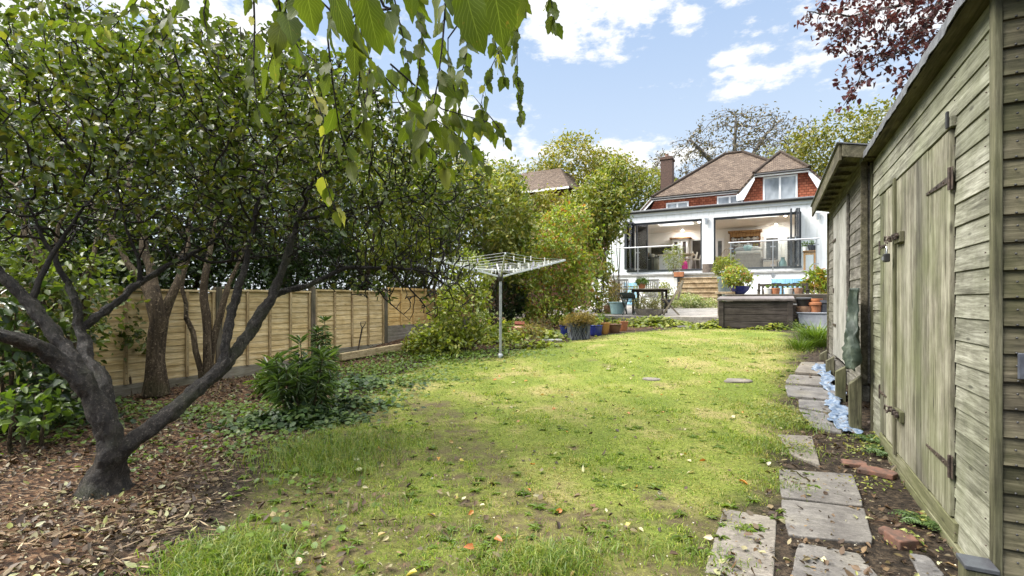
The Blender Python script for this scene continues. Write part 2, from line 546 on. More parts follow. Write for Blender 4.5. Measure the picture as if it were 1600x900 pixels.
# thin pale veil towards the horizon
sx = WN('SeparateXYZ'); wl.new(tc.outputs['Generated'], sx.inputs[0])
hz = WN('MapRange'); wl.new(sx.outputs['Z'], hz.inputs[0])
for i, v in ((1, .0), (2, .60), (3, .96), (4, .62)): hz.inputs[i].default_value = v
veil = WN('Mix', data_type='RGBA'); wl.new(hz.outputs[0], veil.inputs[0]); wl.new(sky.outputs[0], veil.inputs[6]); veil.inputs[7].default_value = (1, 1, 1, 1)
vr = WN('ValToRGB'); wl.new(sx.outputs['Z'], vr.inputs[0]); wl.new(vr.outputs[0], veil.inputs[7])
for e_, (p_, c_) in zip((vr.color_ramp.elements[0], vr.color_ramp.elements[1], vr.color_ramp.elements.new(.28), vr.color_ramp.elements.new(.6)), ((0, (.43,.455,.48)), (1, (.9,.9,.92)), (.28, (.335,.395,.47)), (.6, (.235,.325,.475)))): e_.position = p_; e_.color = (*c_, 1)
vs_ = WN('VectorMath', operation='SCALE'); wl.new(vr.outputs[0], vs_.inputs[0]); vs_.inputs['Scale'].default_value = 10.; wl.new(vs_.outputs[0], veil.inputs[7])
mx = WN('Mix', data_type='RGBA'); wl.new(cr.outputs[0], mx.inputs[0]); wl.new(veil.outputs[2], mx.inputs[6]); mx.inputs[7].default_value = (5.2, 5.25, 5.3, 1)
# bright overhead layer added out of view above the frame to light the garden
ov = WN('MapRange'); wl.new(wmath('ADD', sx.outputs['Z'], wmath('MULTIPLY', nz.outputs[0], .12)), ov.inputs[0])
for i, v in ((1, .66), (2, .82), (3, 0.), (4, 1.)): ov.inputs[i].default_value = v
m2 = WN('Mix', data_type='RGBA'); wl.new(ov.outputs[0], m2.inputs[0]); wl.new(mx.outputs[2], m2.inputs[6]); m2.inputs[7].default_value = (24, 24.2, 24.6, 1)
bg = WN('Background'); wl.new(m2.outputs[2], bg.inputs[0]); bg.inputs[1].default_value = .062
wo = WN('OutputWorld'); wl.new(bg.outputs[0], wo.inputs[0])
sl = bpy.data.lights.new('sun', 'SUN'); sl.energy = 2.5; sl.angle = R(32); sl.color = (1, .95, .86)
so = bpy.data.objects.new('sun', sl); COL.objects.link(so)
sd = Vector((math.sin(SUN_AZ)*math.cos(SUN_EL), math.cos(SUN_AZ)*math.cos(SUN_EL), math.sin(SUN_EL)))
so.rotation_euler = sd.to_track_quat('Z', 'Y').to_euler(); so.location = (-20, -20, 30)
SC.view_settings.view_transform = 'Standard'; SC.view_settings.look = 'None'; SC.view_settings.exposure = 1.82; SC.view_settings.gamma = 1
cy = SC.cycles
cy.use_denoising = True; cy.max_bounces = 7; cy.diffuse_bounces = 4; cy.glossy_bounces = 3; cy.transmission_bounces = 5; cy.transparent_max_bounces = 12
cy.sample_clamp_indirect = 6; cy.caustics_reflective = False; cy.caustics_refractive = False
try: cy.denoising_prefilter = 'ACCURATE'
except Exception: pass

# ================================================================== ground
def poly_px(pts): return [tuple(G(*p))[:2] for p in pts]
LAWN = poly_px([(255,950),(330,880),(380,815),(440,748),(465,690),(520,652),(570,625),(600,592),(680,567),(780,561),(840,541),(960,524),(1060,513),(1120,513),(1225,520),(1240,540),(1232,575),(1212,615),(1235,655),(1205,690),(1200,770),(1130,797),(1100,890),(1085,960)]) + [(-.35,.6),(-.5,-3),(-2.0,-3)]
def sdist(X, Y, poly):
    """positive inside"""
    P_ = np.array(poly); n = len(P_); d = np.full(X.shape, 1e9); ins = np.zeros(X.shape, bool)
    for i in range(n):
        a = P_[i]; b = P_[(i+1) % n]; e = b-a
        t = np.clip(((X-a[0])*e[0]+(Y-a[1])*e[1])/max(1e-9, e@e), 0, 1)
        d = np.minimum(d, np.hypot(X-a[0]-t*e[0], Y-a[1]-t*e[1]))
        c = ((a[1] > Y) != (b[1] > Y)) & (X < (b[0]-a[0])*(Y-a[1])/(b[1]-a[1]+1e-12)+a[0])
        ins ^= c
    return np.where(ins, d, -d)
def wob(x, y, s, k=0.0):
    return (np.sin(x*s*1.0+k)*np.cos(y*s*1.27+2*k)+np.sin((x+y)*s*1.9+1.3+k)*.6+np.cos((x-1.7*y)*s*2.9+.4+k)*.45+np.sin((2.3*x+y)*s*4.3+k*3)*.3)/2.35
def bare(x, y):
    """how trodden the lawn is: more towards the camera and under the tree"""
    cov = .70*np.clip((4.2-y)/2.6, 0, 1) + .40*np.clip((-1.2-x)/2.2, 0, 1)*np.clip((6-y)/2, 0, 1)
    return np.clip((wob(x, y, 2.6, .7)*.55+wob(x, y, 6.5, 2.)*.45 + cov*1.25 - .36)*3.2, 0, 1)
xs = np.concatenate([[-900,-300,-100,-50,-30,-22,-17,-13,-10.5,-9,-8], np.arange(-7.5, 2.6, .065), [2.8,3.2,4,6,9,14,25,50,120,400,900]])
ys = np.concatenate([[-400,-100,-30,-12,-6,-3,-1.5,-.5], np.arange(.2, 14.6, .065), [15,16,18,21,25,30,38,50,80,150,300,600,900]])
XX, YY = np.meshgrid(xs, ys); X, Y = XX.ravel(), YY.ravel()
lawn = np.clip(sdist(X, Y, LAWN)/.35+.5+wob(X, Y, 5., 1.)*.45, 0, 1)
br = bare(X, Y)
near = (np.abs(X) < 9) & (Y > -1) & (Y < 15)
Z = gz(X, Y) + np.where(near, .010*wob(X, Y, 9., 3.)+.007*wob(X, Y, 23., 1.)*(1.2-lawn) + .012*lawn*(1-br), 0)
nx, ny = len(xs), len(ys)
ii = (np.arange(ny-1)[:, None]*nx+np.arange(nx-1)[None]).ravel()
F = np.stack([ii, ii+1, ii+1+nx, ii+nx], 1)
far = ((np.abs(X) > 12) | (Y > 15)).astype(float)
t = NT('garden_ground')
def att(n): return t.N('Attribute', attribute_name=n).outputs['Fac']
v = t.pos()
soil = t.ramp(t.noise(v, 24, 8, .75), [(.38, (.010,.0075,.005)), (.5, (.028,.020,.013)), (.62, (.085,.062,.04))])
chips = t.N('TexVoronoi', {'Vector': t.N('Mapping', {'Vector': v, 'Rotation': (0,0,.6), 'Scale': (26,60,30)}).outputs[0], 'Scale': 1.0, 'Randomness': 1.0})
mulch = t.ramp(t.N('SeparateColor', {0: chips.outputs['Color']}).outputs[0], [(.0, (.014,.009,.006)), (.4, (.045,.024,.013)), (.7, (.10,.052,.026)), (1, (.19,.12,.07))])
bedm = t.ramp(t.math('ADD', t.noise(v, 1.7, 5), t.math('MULTIPLY', att('bed'), .5)), [(.56, 0), (.74, 1)])
earth = t.mix(bedm, soil, mulch)
gn = t.ramp(t.noise(v, 1.3, 5, .6), [(.38, (.115,.15,.024)), (.505, (.165,.19,.036)), (.63, (.25,.22,.085))])
gn = t.mix(.7, gn, t.ramp(t.noise(v, 34, 6, .75), [(.32, (.35,.35,.3)), (.62, (1.3,1.3,1.2))]), 'MULTIPLY')
moss = t.ramp(t.noise(v, 4.0, 5), [(.5, 0), (.62, 1)])
soil2 = t.mix(.55, soil, (.15,.115,.06))
soil2 = t.mix(t.math('MULTIPLY', moss, .7), soil2, t.ramp(t.noise(v, 60, 4), [(.35, (.035,.04,.006)), (.65, (.11,.12,.016))]))
gl = t.mix(t.math('MULTIPLY', att('bare'), t.ramp(t.noise(v, 11, 6, .7), [(.35, .25), (.6, 1)])), gn, soil2)
col = t.mix(att('lawn'), earth, gl)
col = t.mix(att('far'), col, (.07,.085,.03))
t.done(t.bsdf(col, .92, t.math('ADD', t.noise(v, 40, 8, .8), t.math('MULTIPLY', chips.outputs[0], .7)), 1.0, .02, 0, .2))
M_ground = t.m
bed = np.clip(-sdist(X, Y, LAWN)/1.2-.1, 0, 1)*(X < -.8)
g = np_mesh('ground', np.stack([X, Y, Z], 1), np.full(len(F), 4), F.ravel(), M_ground, None, True,
            {'lawn': lawn*(1-far), 'bare': br, 'bed': bed, 'far': far})
tag(g, kind='structure')
# a wide sky dome is not needed: the world carries the sky

# ------------------------------------------------------------------ grass
def sample_ground(n, x0, x1, y0, y1, power=1.5, dmin=1.6):
    """points denser near the camera"""
    out = []
    while sum(len(o) for o in out) < n:
        q = n*4
        x = rng.uniform(x0, x1, q); y = rng.uniform(y0, y1, q); d = np.maximum(np.hypot(x, y), dmin)
        k = rng.random(q) < (dmin/d)**power
        out.append(np.stack([x[k], y[k]], 1))
    return np.concatenate(out)[:n]
def visible(x, y, m=.12):
    dep = -x*ST + y*CT; lat = x*CT + y*ST
    return (dep > .6) & (np.abs(lat) < dep*(1.036+m)+.3)
def grassmat():
    t = NT('grass_blades'); r = t.N('NewGeometry').outputs['Random Per Island']; v = t.pos()
    a = t.ramp(r, [(0, (.07,.125,.013)), (.4, (.15,.225,.022)), (.75, (.235,.295,.032)), (1, (.36,.36,.07))])
    b = t.ramp(r, [(0, (.15,.145,.03)), (.4, (.26,.215,.06)), (.75, (.40,.30,.13)), (1, (.22,.23,.05))])
    m = t.ramp(t.math('ADD', t.noise(v, 1.15, 5, .62), t.math('MULTIPLY', t.math('SUBTRACT', r, .5), .16)), [(.51, 0), (.64, 1)])
    col = t.mix(m, a, b)
    s = t.bsdf(col, .55, None, spec=.3); tr = t.N('BsdfTranslucent', {'Color': t.mix(1, col, (1.4,1.5,.7), 'MULTIPLY')})
    return t.done(t.N('MixShader', {0: .35, 1: s.outputs[0], 2: tr.outputs[0]}))
M_grass = grassmat()
def blades(x, y, h, wd, lean):
    n = len(x); z = gz(x, y)
    an = rng.random(n)*2*np.pi; side = np.stack([np.cos(an), np.sin(an), np.zeros(n)], 1)
    ln = rng.normal(size=(n,2))*lean[:, None]
    b = np.stack([x, y, z-.004], 1)
    mid = b + np.stack([ln[:,0]*.35, ln[:,1]*.35, np.ones(n)*.62], 1)*h[:, None]
    tip = b + np.stack([ln[:,0], ln[:,1], .95-.35*np.minimum(1, np.hypot(ln[:,0], ln[:,1]))], 1)*h[:, None]
    s = side*wd[:, None]
    V = np.stack([b-s, b+s, mid+s*.8, tip, mid-s*.8], 1).reshape(-1,3)
    k = (np.arange(n)*5)[:, None]
    F = np.concatenate([k+np.array([0,1,2,4]), k+np.array([4,2,3])], 1).ravel()
    return V, np.tile([4,3], n), F
p = sample_ground(420000, -5.5, 1.6, .4, 14.4, 1.55, 1.7)
x, y = p[:,0], p[:,1]
L_ = sdist(x, y, LAWN); b_ = bare(x, y)
dens = np.clip(L_/.3+.5+wob(x, y, 5., 1.)*.5, 0, 1)*(1-.86*b_)*(.35+.65*np.clip(wob(x, y, 17., 4.)*1.6+.6, 0, 1))
k = (rng.random(len(x)) < dens) & visible(x, y); x, y = x[k], y[k]
d = np.hypot(x, y)
tall = np.clip(wob(x, y, 3.3, 5.)*1.4-.25, 0, 1)
h = (.018+.022*rng.random(len(x)))*(1+1.0*tall)*(1-.35*bare(x, y))
Gm = blades(x, y, h, (.0011+.0013*rng.random(len(x)))*(1+d*.16), .45+.4*rng.random(len(x)))
# longer tussocks along the edges, as in the photograph
tx, ty, th = [], [], []
for px, py, rr, n, hh in ((345,890,.16,1500,.10),(390,862,.12,900,.09),(300,899,.1,600,.09),(480,722,.28,1300,.12),(545,700,.3,1300,.11),(530,735,.2,700,.09),(600,690,.3,700,.07),(870,888,.10,700,.09),(830,880,.12,500,.07),(760,890,.1,400,.06),(905,865,.1,350,.06),(1215,760,.12,400,.05),(1205,700,.2,800,.06),(1230,665,.2,800,.07),(1200,640,.3,700,.06),(1100,875,.12,300,.05),(960,640,.5,900,.05),(1020,580,.6,900,.06),(1130,545,.5,700,.07),(1200,545,.4,700,.09),(650,790,.2,300,.05),(720,840,.2,300,.05),(560,800,.2,300,.06),(985,855,.12,260,.06)):
    c = G(px, py); q = rng.normal(size=(n,2))*rr*np.array([.9,.6])
    tx.append(c.x+q[:,0]); ty.append(c.y+q[:,1]); th.append(hh*(.45+.8*rng.random(n)))
tx, ty, th = np.concatenate(tx), np.concatenate(ty), np.concatenate(th)
Gm2 = blades(tx, ty, th, .0014+.0014*rng.random(len(tx)), .5+.35*rng.random(len(tx)))
V, C, F = Gm
tus = leafmat('tussock_grass', [(.05,.095,.012),(.085,.145,.018),(.13,.19,.025),(.17,.21,.035),(.24,.24,.06)], trans=.35, var=.2)
tag(np_mesh('grass_tussocks', *Gm2, tus), 'longer green grass tufts at the lawn edges and corners', 'grass', kind='stuff')
tag(np_mesh('lawn_grass', V, C, F, M_grass), 'patchy yellowing grass of the lawn between flower bed and stone path', 'grass', kind='stuff')
print('grass', len(C)//2)

# ------------------------------------------------------------------ fallen leaves and bark mulch
p = sample_ground(120000, -7.1, 1.0, .3, 8.6, 1.15, 1.5)
x, y = p[:,0], p[:,1]; L_ = sdist(x, y, LAWN)
pr = np.where(L_ < 0, np.clip(-L_*1.6+.1, 0, .85), .035+.12*bare(x, y)*np.clip((3.5-y)/2, 0, 1))
pr = np.where(x > -.6, np.where(L_ > 0, .012, .22), pr)*np.clip(.55+wob(x, y, 3.1, 2.), .08, 1)*np.where(y > 5.5, .35, 1)
k = (rng.random(len(x)) < pr) & visible(x, y); x, y = x[k], y[k]; n = len(x)
an = rng.random(n)*2*np.pi
axd = np.stack([np.cos(an), np.sin(an), rng.normal(size=n)*.22], 1); nn = nrm(np.stack([rng.normal(size=n)*.42, rng.normal(size=n)*.42, np.ones(n)], 1))
onl = sdist(x, y, LAWN) > 0
L_ = .012+.040*rng.random(n)**1.6
lit = leaves_np(np.stack([x, y, gz(x, y)+.006+.016*rng.random(n)+np.where(onl, .012, 0)], 1), axd, nn, L_, .34+.36*rng.random(n), fold=.16, curl=.4*rng.normal(size=(n,1)))
M_litter = leafmat('fallen_leaves', [(0.029,0.016,0.009),(0.053,0.030,0.015),(0.082,0.049,0.023),(0.045,0.025,0.014),(0.156,0.104,0.050),(0.082,0.048,0.022),(0.123,0.090,0.045),(0.033,0.019,0.011),(0.029,0.017,0.010),(0.098,0.076,0.030),(0.057,0.033,0.018),(0.123,0.071,0.030),(0.049,0.028,0.016),(0.246,0.228,0.130),(0.074,0.043,0.020),(0.189,0.199,0.055),(0.369,0.361,0.240)], trans=.05, rough=.6, var=.5)
tag(np_mesh('leaf_litter', *lit, M_litter), 'brown fallen leaves scattered over the bed and thinly on the lawn', 'leaf litter', kind='stuff')
n = 16000
p = sample_ground(n, -6.5, -.8, .3, 5.5, 1.0, 1.5); x, y = p[:,0], p[:,1]
k = (sdist(x, y, LAWN) < -.12) & visible(x, y) & (wob(x, y, 2.2, 6.)*.8+.6-.18*(y-1) > rng.random(n)); x, y = x[k], y[k]; n = len(x)
an = .5+rng.normal(size=n)*.8; axd = np.stack([np.cos(an), np.sin(an), rng.normal(size=n)*.12], 1)
Ls = .03+.09*rng.random(n)**2
st = quads_np(np.stack([x, y, gz(x, y)+.010+.012*rng.random(n)], 1), axd, np.tile([0,0,1.], (n,1))+rng.normal(size=(n,3))*.3, Ls, .085)
tag(np_mesh('bark_mulch', *st, leafmat('mulch_straw', [(.10,.06,.03),(.18,.12,.07),(.30,.22,.13),(.06,.035,.02),(.40,.31,.2)], trans=0, rough=.8)), 'pale bark strips and straw mulch over the tree bed', 'mulch', kind='stuff')
# small pale pebbles and bits on soil
n = 1500
p = sample_ground(n*3, -5, 1.0, .5, 6.5, 1.2, 1.6); x, y = p[:,0], p[:,1]
k = visible(x, y) & ((bare(x, y) > .4) | (sdist(x, y, LAWN) < 0)); x, y = x[k][:n], y[k][:n]; n = len(x)
pb = leaves_np(np.stack([x, y, gz(x, y)+.006], 1), np.concatenate([rng.normal(size=(n,2)), np.zeros((n,1))], 1), np.tile([0,0,1.], (n,1))+rng.normal(size=(n,3))*.2, .006+.010*rng.random(n), .8, .3, 0)
tag(np_mesh('soil_crumbs', *pb, leafmat('soil_crumbs', [(.03,.022,.015),(.3,.27,.22),(.06,.045,.03),(.5,.46,.38)], trans=0, rough=.9)), 'pale crumbs of stone and leaf on bare soil', 'soil crumbs', kind='stuff')

# ------------------------------------------------------------------ paving slabs
def stonemat(name, c1, c2, c3, sc=5):
    t = NT(name); v = t.pos()
    n = t.noise(v, sc, 8, .68, .4); f = t.noise(v, sc*14, 4, .7)
    col = t.ramp(n, [(.36, c1), (.5, c2), (.64, c3)])
    col = t.mix(.35, col, t.ramp(f, [(.40, (.45,.43,.42)), (.58, (1.12,1.12,1.12))]), 'MULTIPLY')
    lich = t.ramp(t.noise(v, 2.1, 6), [(.54, 0), (.70, .4)])
    col = t.mix(lich, col, (.22,.20,.14))
    vein = t.noise(t.N('Mapping', {'Vector': v, 'Rotation': (0,0,.8), 'Scale': (3,14,3)}).outputs[0], 2.2, 7, .75, 1.4)
    vm = t.ramp(vein, [(.46, 0), (.495, .65), (.53, 0)])
    col = t.mix(vm, col, (.035,.03,.026))
    return t.done(t.bsdf(col, .72, t.math('ADD', n, t.math('MULTIPLY', vein, .5)), .6, .008, 0, .35))
M_slab = [stonemat('paving_grey', (.085,.077,.07), (.13,.12,.107), (.18,.167,.148)), stonemat('paving_warm', (.105,.093,.076), (.16,.142,.117), (.215,.19,.158), 4), stonemat('paving_dark', (.075,.07,.068), (.125,.12,.115), (.19,.18,.17), 6)]
SL = [
 ([(1130,797),(1214,812),(1209,912),(1099,899)], 1, 'pale worn slab at the lawn corner, left of the path and nearest the camera'),
 ([(1216,735),(1333,743),(1351,795),(1219,779)], 0, 'grey slab across the path just beyond the widest riven slab'),
 ([(1218,782),(1351,798),(1368,853),(1230,839)], 0, 'riven grey slab with dark cracks, second slab in the path row by the shed'),
 ([(1246,849),(1342,868),(1398,935),(1228,930)], 0, 'dark edged slab cut by the bottom of the picture, beside the shed base'),
 ([(1213,680),(1269,683),(1282,732),(1237,714)], 1, 'slanting slab half buried in weeds where the path narrows'),
 ([(1247,640),(1318,652),(1315,679),(1268,670)], 2, 'dark narrow slab where the blue plastic sheet ends'),
 ([(1247,625),(1312,630),(1319,651),(1248,639)], 2, 'dark slab beside the middle of the blue plastic sheet'),
 ([(1226,602),(1304,609),(1312,629),(1230,622)], 2, 'smooth grey slab jutting into the lawn beside the blue sheet'),
 ([(1234,586),(1296,590),(1304,608),(1226,601)], 0, 'grey slab with a chipped corner next to the far end of the blue sheet'),
 ([(1252,567),(1288,567),(1296,589),(1241,585)], 1, 'brownish slab at the far end of the shed path'),
 ([(1060,502),(1090,502),(1090,512),(1058,512)], 0, 'single pale slab at the lawn edge in front of the patio'),
 ([(1418,866),(1452,872),(1480,905),(1436,905)], 2, 'small mossy slab tucked against the shed base beam'),
]
for i, (pts, mi, lab) in enumerate(SL):
    th = .035; m = MB(); c = [G(*q) for q in pts]
    zz = max(p.z for p in c)+.004
    zt = [p.z*.7+zz*.3+.010 for p in c]
    ring = []
    for a in range(4):
        p0, p1 = c[a], c[(a+1) % 4]
        for q in range(6):
            f = q/6; r = p0.lerp(p1, f); z = zt[a]*(1-f)+zt[(a+1) % 4]*f
            j = .006 if q else .012
            cen = sum(c, Vector())/4
            r = r + (cen-r).normalized()*random.uniform(0, j)*(1.6 if q == 0 else 1)
            ring.append(Vector((r.x, r.y, z)))
    m.prism([r-Vector((0,0,th)) for r in ring], (0,0,th))
    o = m.build('paving_slab', M_slab[mi], bevel=.006)
    tag(o, lab, 'paving slab', 'paving slabs of the path')
for px, py, s, lab in ((1155,596,.16,'flat pale stepping stone sunk in the far lawn near the path'), (1018,594,.12,'round stepping stone sunk mid lawn'), (1140,598,.07,'small stone chip beside the stepping stone in the far lawn')):
    c = G(px, py); m = MB(); m.lathe((c.x, c.y, c.z-.02), [(s*.9,0),(s,.03),(s*.92,.045)], 11, 1, .8)
    tag(m.build('stepping_stone', M_slab[1], bevel=.004), lab, 'stone')

# scattered rosettes of lawn weeds and a few bright autumn leaves on the grass
n = 420
p = sample_ground(n*4, -4, .6, .8, 9, 1.2, 1.7); x, y = p[:,0], p[:,1]
k = visible(x, y) & (sdist(x, y, LAWN) > -.25) & (wob(x, y, 3.7, 9.) > -.1); x, y = x[k][:n], y[k][:n]; n = len(x); q = np.repeat(np.arange(n), 9); an = rng.random(len(q))*6.28
ax = np.stack([np.cos(an), np.sin(an), .25+.35*rng.random(len(q))], 1); nn = nrm(np.stack([-np.cos(an)*.3, -np.sin(an)*.3, np.ones(len(q))], 1))
sz = (.022+.035*rng.random(n))[q]*(.7+.5*rng.random(len(q)))
wd = leaves_np(np.stack([x[q], y[q], gz(x[q], y[q])+.008], 1), ax, nn, sz, .34, fold=.1, curl=.35, shape='lance')
tag(np_mesh('lawn_weeds', *wd, leafmat('lawn_weed_leaves', [(.06,.10,.016),(.09,.15,.022),(.14,.19,.03),(.07,.09,.02)], trans=.3, spec=.25)), 'small rosettes of weeds growing through the thin near lawn', 'weeds', kind='stuff')
n = 130
p = sample_ground(n*3, -3.5, .3, 1.5, 8, 1.2, 1.7); x, y = p[:,0], p[:,1]; k = visible(x, y) & (sdist(x, y, LAWN) > -.1); x, y = x[k][:n], y[k][:n]; n = len(x)
ax = np.concatenate([rng.normal(size=(n,2)), rng.normal(size=(n,1))*.3], 1); nn = nrm(rng.normal(size=(n,3))*.45+np.array([0,0,1.]))
al = leaves_np(np.stack([x, y, gz(x, y)+.022], 1), ax, nn, .03+.03*rng.random(n), .62, fold=.14, curl=.3)
tag(np_mesh('autumn_leaves', *al, leafmat('autumn_leaf_colours', [(.40,.36,.24),(.34,.30,.16),(.45,.20,.03),(.40,.12,.03),(.42,.40,.30),(.46,.34,.04),(.30,.24,.12),(.5,.47,.36)], trans=.2)), 'pale and orange fallen leaves dotted over the lawn', 'leaf litter', kind='stuff')
# ================================================================== materials for timber
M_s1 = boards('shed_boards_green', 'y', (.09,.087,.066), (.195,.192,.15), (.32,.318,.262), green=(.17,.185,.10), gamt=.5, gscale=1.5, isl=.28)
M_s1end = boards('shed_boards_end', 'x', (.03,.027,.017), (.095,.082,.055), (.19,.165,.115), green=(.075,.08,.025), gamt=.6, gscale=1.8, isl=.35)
M_s1door = boards('shed_door_planks', 'z', (.075,.068,.05), (.18,.168,.128), (.30,.288,.228), green=(.15,.165,.075), gamt=.55, gscale=2.0, isl=.55)
M_beam = boards('mossy_beam', 'y', (.065,.062,.036), (.125,.122,.07), (.20,.195,.13), green=(.11,.12,.04), gamt=.6, isl=.1)
M_beamz = boards('mossy_post', 'z', (.042,.039,.025), (.095,.09,.056), (.17,.16,.105), green=(.085,.092,.034), gamt=.5, isl=.2)
M_s2 = boards('grey_shed_boards', 'y', (.06,.055,.048), (.125,.115,.10), (.235,.22,.20), green=(.11,.115,.06), gamt=.18, isl=.3)
M_s2door = boards('grey_shed_door', 'z', (.17,.165,.155), (.27,.265,.25), (.38,.37,.35), green=(.2,.2,.12), gamt=.15, isl=.15)
M_s2roof = boards('roof_fascia_dark', 'y', (.035,.03,.022), (.09,.078,.055), (.17,.15,.11), green=(.11,.11,.045), gamt=.35, isl=.2)
M_felt = plain('roofing_felt', (.12,.125,.135), (.06,.062,.068), .8, 14, .3)
M_iron = plain('rusty_iron', (.10,.075,.06), (.035,.027,.024), .6, 25, .4, .5)
M_black = plain('black_paint', (.02,.02,.02), (.012,.012,.012), .45, 12, .2, 0)
M_steel = plain('brushed_steel', (.55,.56,.57), (.45,.46,.47), .3, 20, .1, .9)
# ================================================================== near shed
SX, SY0, SY1 = .79, 2.60, 5.28
DY0, DM, DY1, DZ0, DZ1 = 3.10, 4.26, 4.83, .155, 2.03
ZT = 2.41
shed = thing('garden_shed', 'weathered green tinged wooden shed with double plank doors and padlock, nearest the camera', 'shed', (SX, SY0, 0))
def clad_front(m, X, y0, y1, z0, z1, bh, thick=.011, jit=.003):
    """overlapping feather-edge boards on a face looking towards -x"""
    z = z0
    while z < z1-.004:
        h = min(bh, z1-z); a = y0+random.uniform(0, .003); b = y1-random.uniform(0, .003); e = random.uniform(-jit, jit)
        m.add([(X-thick+e*.3,a,z-.009),(X-thick+e*.3,b,z-.009),(X-.004,b,z+h),(X-.004,a,z+h),(X+.016,a,z-.009),(X+.016,b,z-.009),(X+.016,b,z+h),(X+.016,a,z+h)],
              [(0,1,2,3),(7,6,5,4),(0,4,5,1),(1,5,6,2),(2,6,7,3),(3,7,4,0)])
        z += bh
def clad_end(m, Y, x0, x1, z0, z1f, bh, thick=.016):
    z = z0
    while z < z1f(x0)-.004:
        h = bh; a = x0; b = min(x1, x0+(z1f(x0)-z-.006)/.13)
        za = min(z+h, z1f(a)); zb = min(z+h, z1f(b))
        if zb > z+.004:
            m.add([(a,Y-thick,z-.009),(b,Y-thick,z-.009),(b,Y-.004,zb),(a,Y-.004,za),(a,Y+.016,z-.009),(b,Y+.016,z-.009),(b,Y+.016,zb),(a,Y+.016,za)],
              [(0,1,2,3),(7,6,5,4),(0,4,5,1),(1,5,6,2),(2,6,7,3),(3,7,4,0)])
        z += bh
m = MB()
clad_front(m, SX, SY0+.035, DY0-.006, .05, DZ1+.06, .108)
clad_front(m, SX, DY1+.006, SY1-.03, .05, DZ1+.06, .108)
clad_front(m, SX, SY0+.035, SY1-.03, DZ1+.06, ZT, .108)
fwm = m; m = MB()
for z in np.arange(.10, ZT-.05, .108):      # nail heads
    for yy in (SY0+.07, DY0-.05, SY1-.07):
        zz = float(z); m.lathe((SX-.020, yy+random.uniform(-.006,.006), zz), [(.0035,-.003),(.0035,.003)], 6)
build2('front_wall', [(fwm, M_s1), (m, M_iron)], shed, .003)
roofz = lambda x: 2.44-.13*(x-SX)
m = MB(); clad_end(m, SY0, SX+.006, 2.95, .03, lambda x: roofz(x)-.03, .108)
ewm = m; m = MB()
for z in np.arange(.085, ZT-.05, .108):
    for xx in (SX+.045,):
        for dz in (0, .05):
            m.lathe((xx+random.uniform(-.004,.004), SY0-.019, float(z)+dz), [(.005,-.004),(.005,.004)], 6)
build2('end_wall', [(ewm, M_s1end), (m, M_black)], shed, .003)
m = MB(); m.box((2.9,SY0+.02,.03),(2.94,SY1,roofz(2.9)-.04)); m.box((SX+.03,SY1-.03,.03),(2.9,SY1,roofz(2.9)-.04)); m.build('back_wall', M_s1end, shed)
m = MB(); m.box((SX-.020,SY0-.020,.02),(SX+.005,SY0+.034,ZT+.02)); m.build('corner_trim', M_beamz, shed, bevel=.003)
m = MB(); m.box((SX-.022,SY1-.03,.04),(SX+.028,SY1+.02,ZT)); m.build('corner_trim', M_beamz, shed, bevel=.003)
m = MB(); m.box((SX-.028,SY0+.03,-.02),(SX+.05,SY1-.02,.050)); m.box((SX-.024,DY0-.05,.052),(SX+.03,DY1+.05,DZ0-.008)); m.build('base_beam', M_beam, shed, bevel=.004)
m = MB(); m.prism([(SX-.075,SY0-.10,roofz(SX)+.03),(3.05,SY0-.10,roofz(3.05)+.03),(3.05,SY0-.10,roofz(3.05)-.005),(SX-.075,SY0-.10,roofz(SX)-.005)], (0,SY1+.06-SY0+.10,0)); roof = m.build('roof', M_s2roof, shed)
# felt with a slightly ragged turned-down edge
m = MB(); n = 40; top, bot = [], []
for i in range(n+1):
    y = SY0-.115+(SY1+.075-SY0+.115)*i/n; e = random.uniform(-.004,.004)
    top.append((SX-.088+e, y, roofz(SX)+.036+e*.5)); bot.append((SX-.092+e, y, roofz(SX)-.022+random.uniform(-.006,.006)))
vs = top+bot+[(3.07,y[1],roofz(3.07)+.036) for y in top]
k = n+1
m.add(vs, [(i,i+1,i+1+k,i+k) for i in range(n)]+[(i+2*k,i+1+2*k,i+1,i) for i in range(n)])
o = m.build('felt', M_felt, roof); sm = o.modifiers.new('t','SOLIDIFY'); sm.thickness = .004; sm.offset = 1
# doors
def plank_door(name, y0, y1, nb, X, z0, z1, mat, parent):
    m = MB(); wd = (y1-y0)/nb; y = y0
    for i in range(nb):
        e = random.uniform(-.002,.002)
        m.box((X-.020+e, y+.0018, z0+random.uniform(0,.006)), (X, y+wd-.0018, z1-random.uniform(0,.004))); y += wd
    m.box((X+.001, y0+.01, z0+.01), (X+.006, y1-.01, z1-.01))
    return m.build(name, mat, parent, bevel=.0025, seg=1)
d1 = plank_door('door', DY0+.004, DM-.012, 9, SX-.004, DZ0, DZ1, M_s1door, shed)
d2 = plank_door('door', DM+.012, DY1-.004, 5, SX-.004, DZ0+.01, DZ1, M_s1door, shed)
m = MB(); m.box((SX-.040,DM-.012,DZ0-.02),(SX-.0245,DM+.044,DZ1+.02)); m.build('cover_strip', M_beamz, d2, bevel=.003)
m = MB(); m.box((SX-.030,DY0-.03,DZ1+.006),(SX-.0005,DY1+.04,DZ1+.058)); m.build('door_head', M_s1, shed, bevel=.003)
m = MB(); m.box((SX-.041,DY0-.012,DZ1+.004),(SX-.031,DY0+.012,DZ1+.085)); m.build('head_bracket', M_black, shed, bevel=.002)
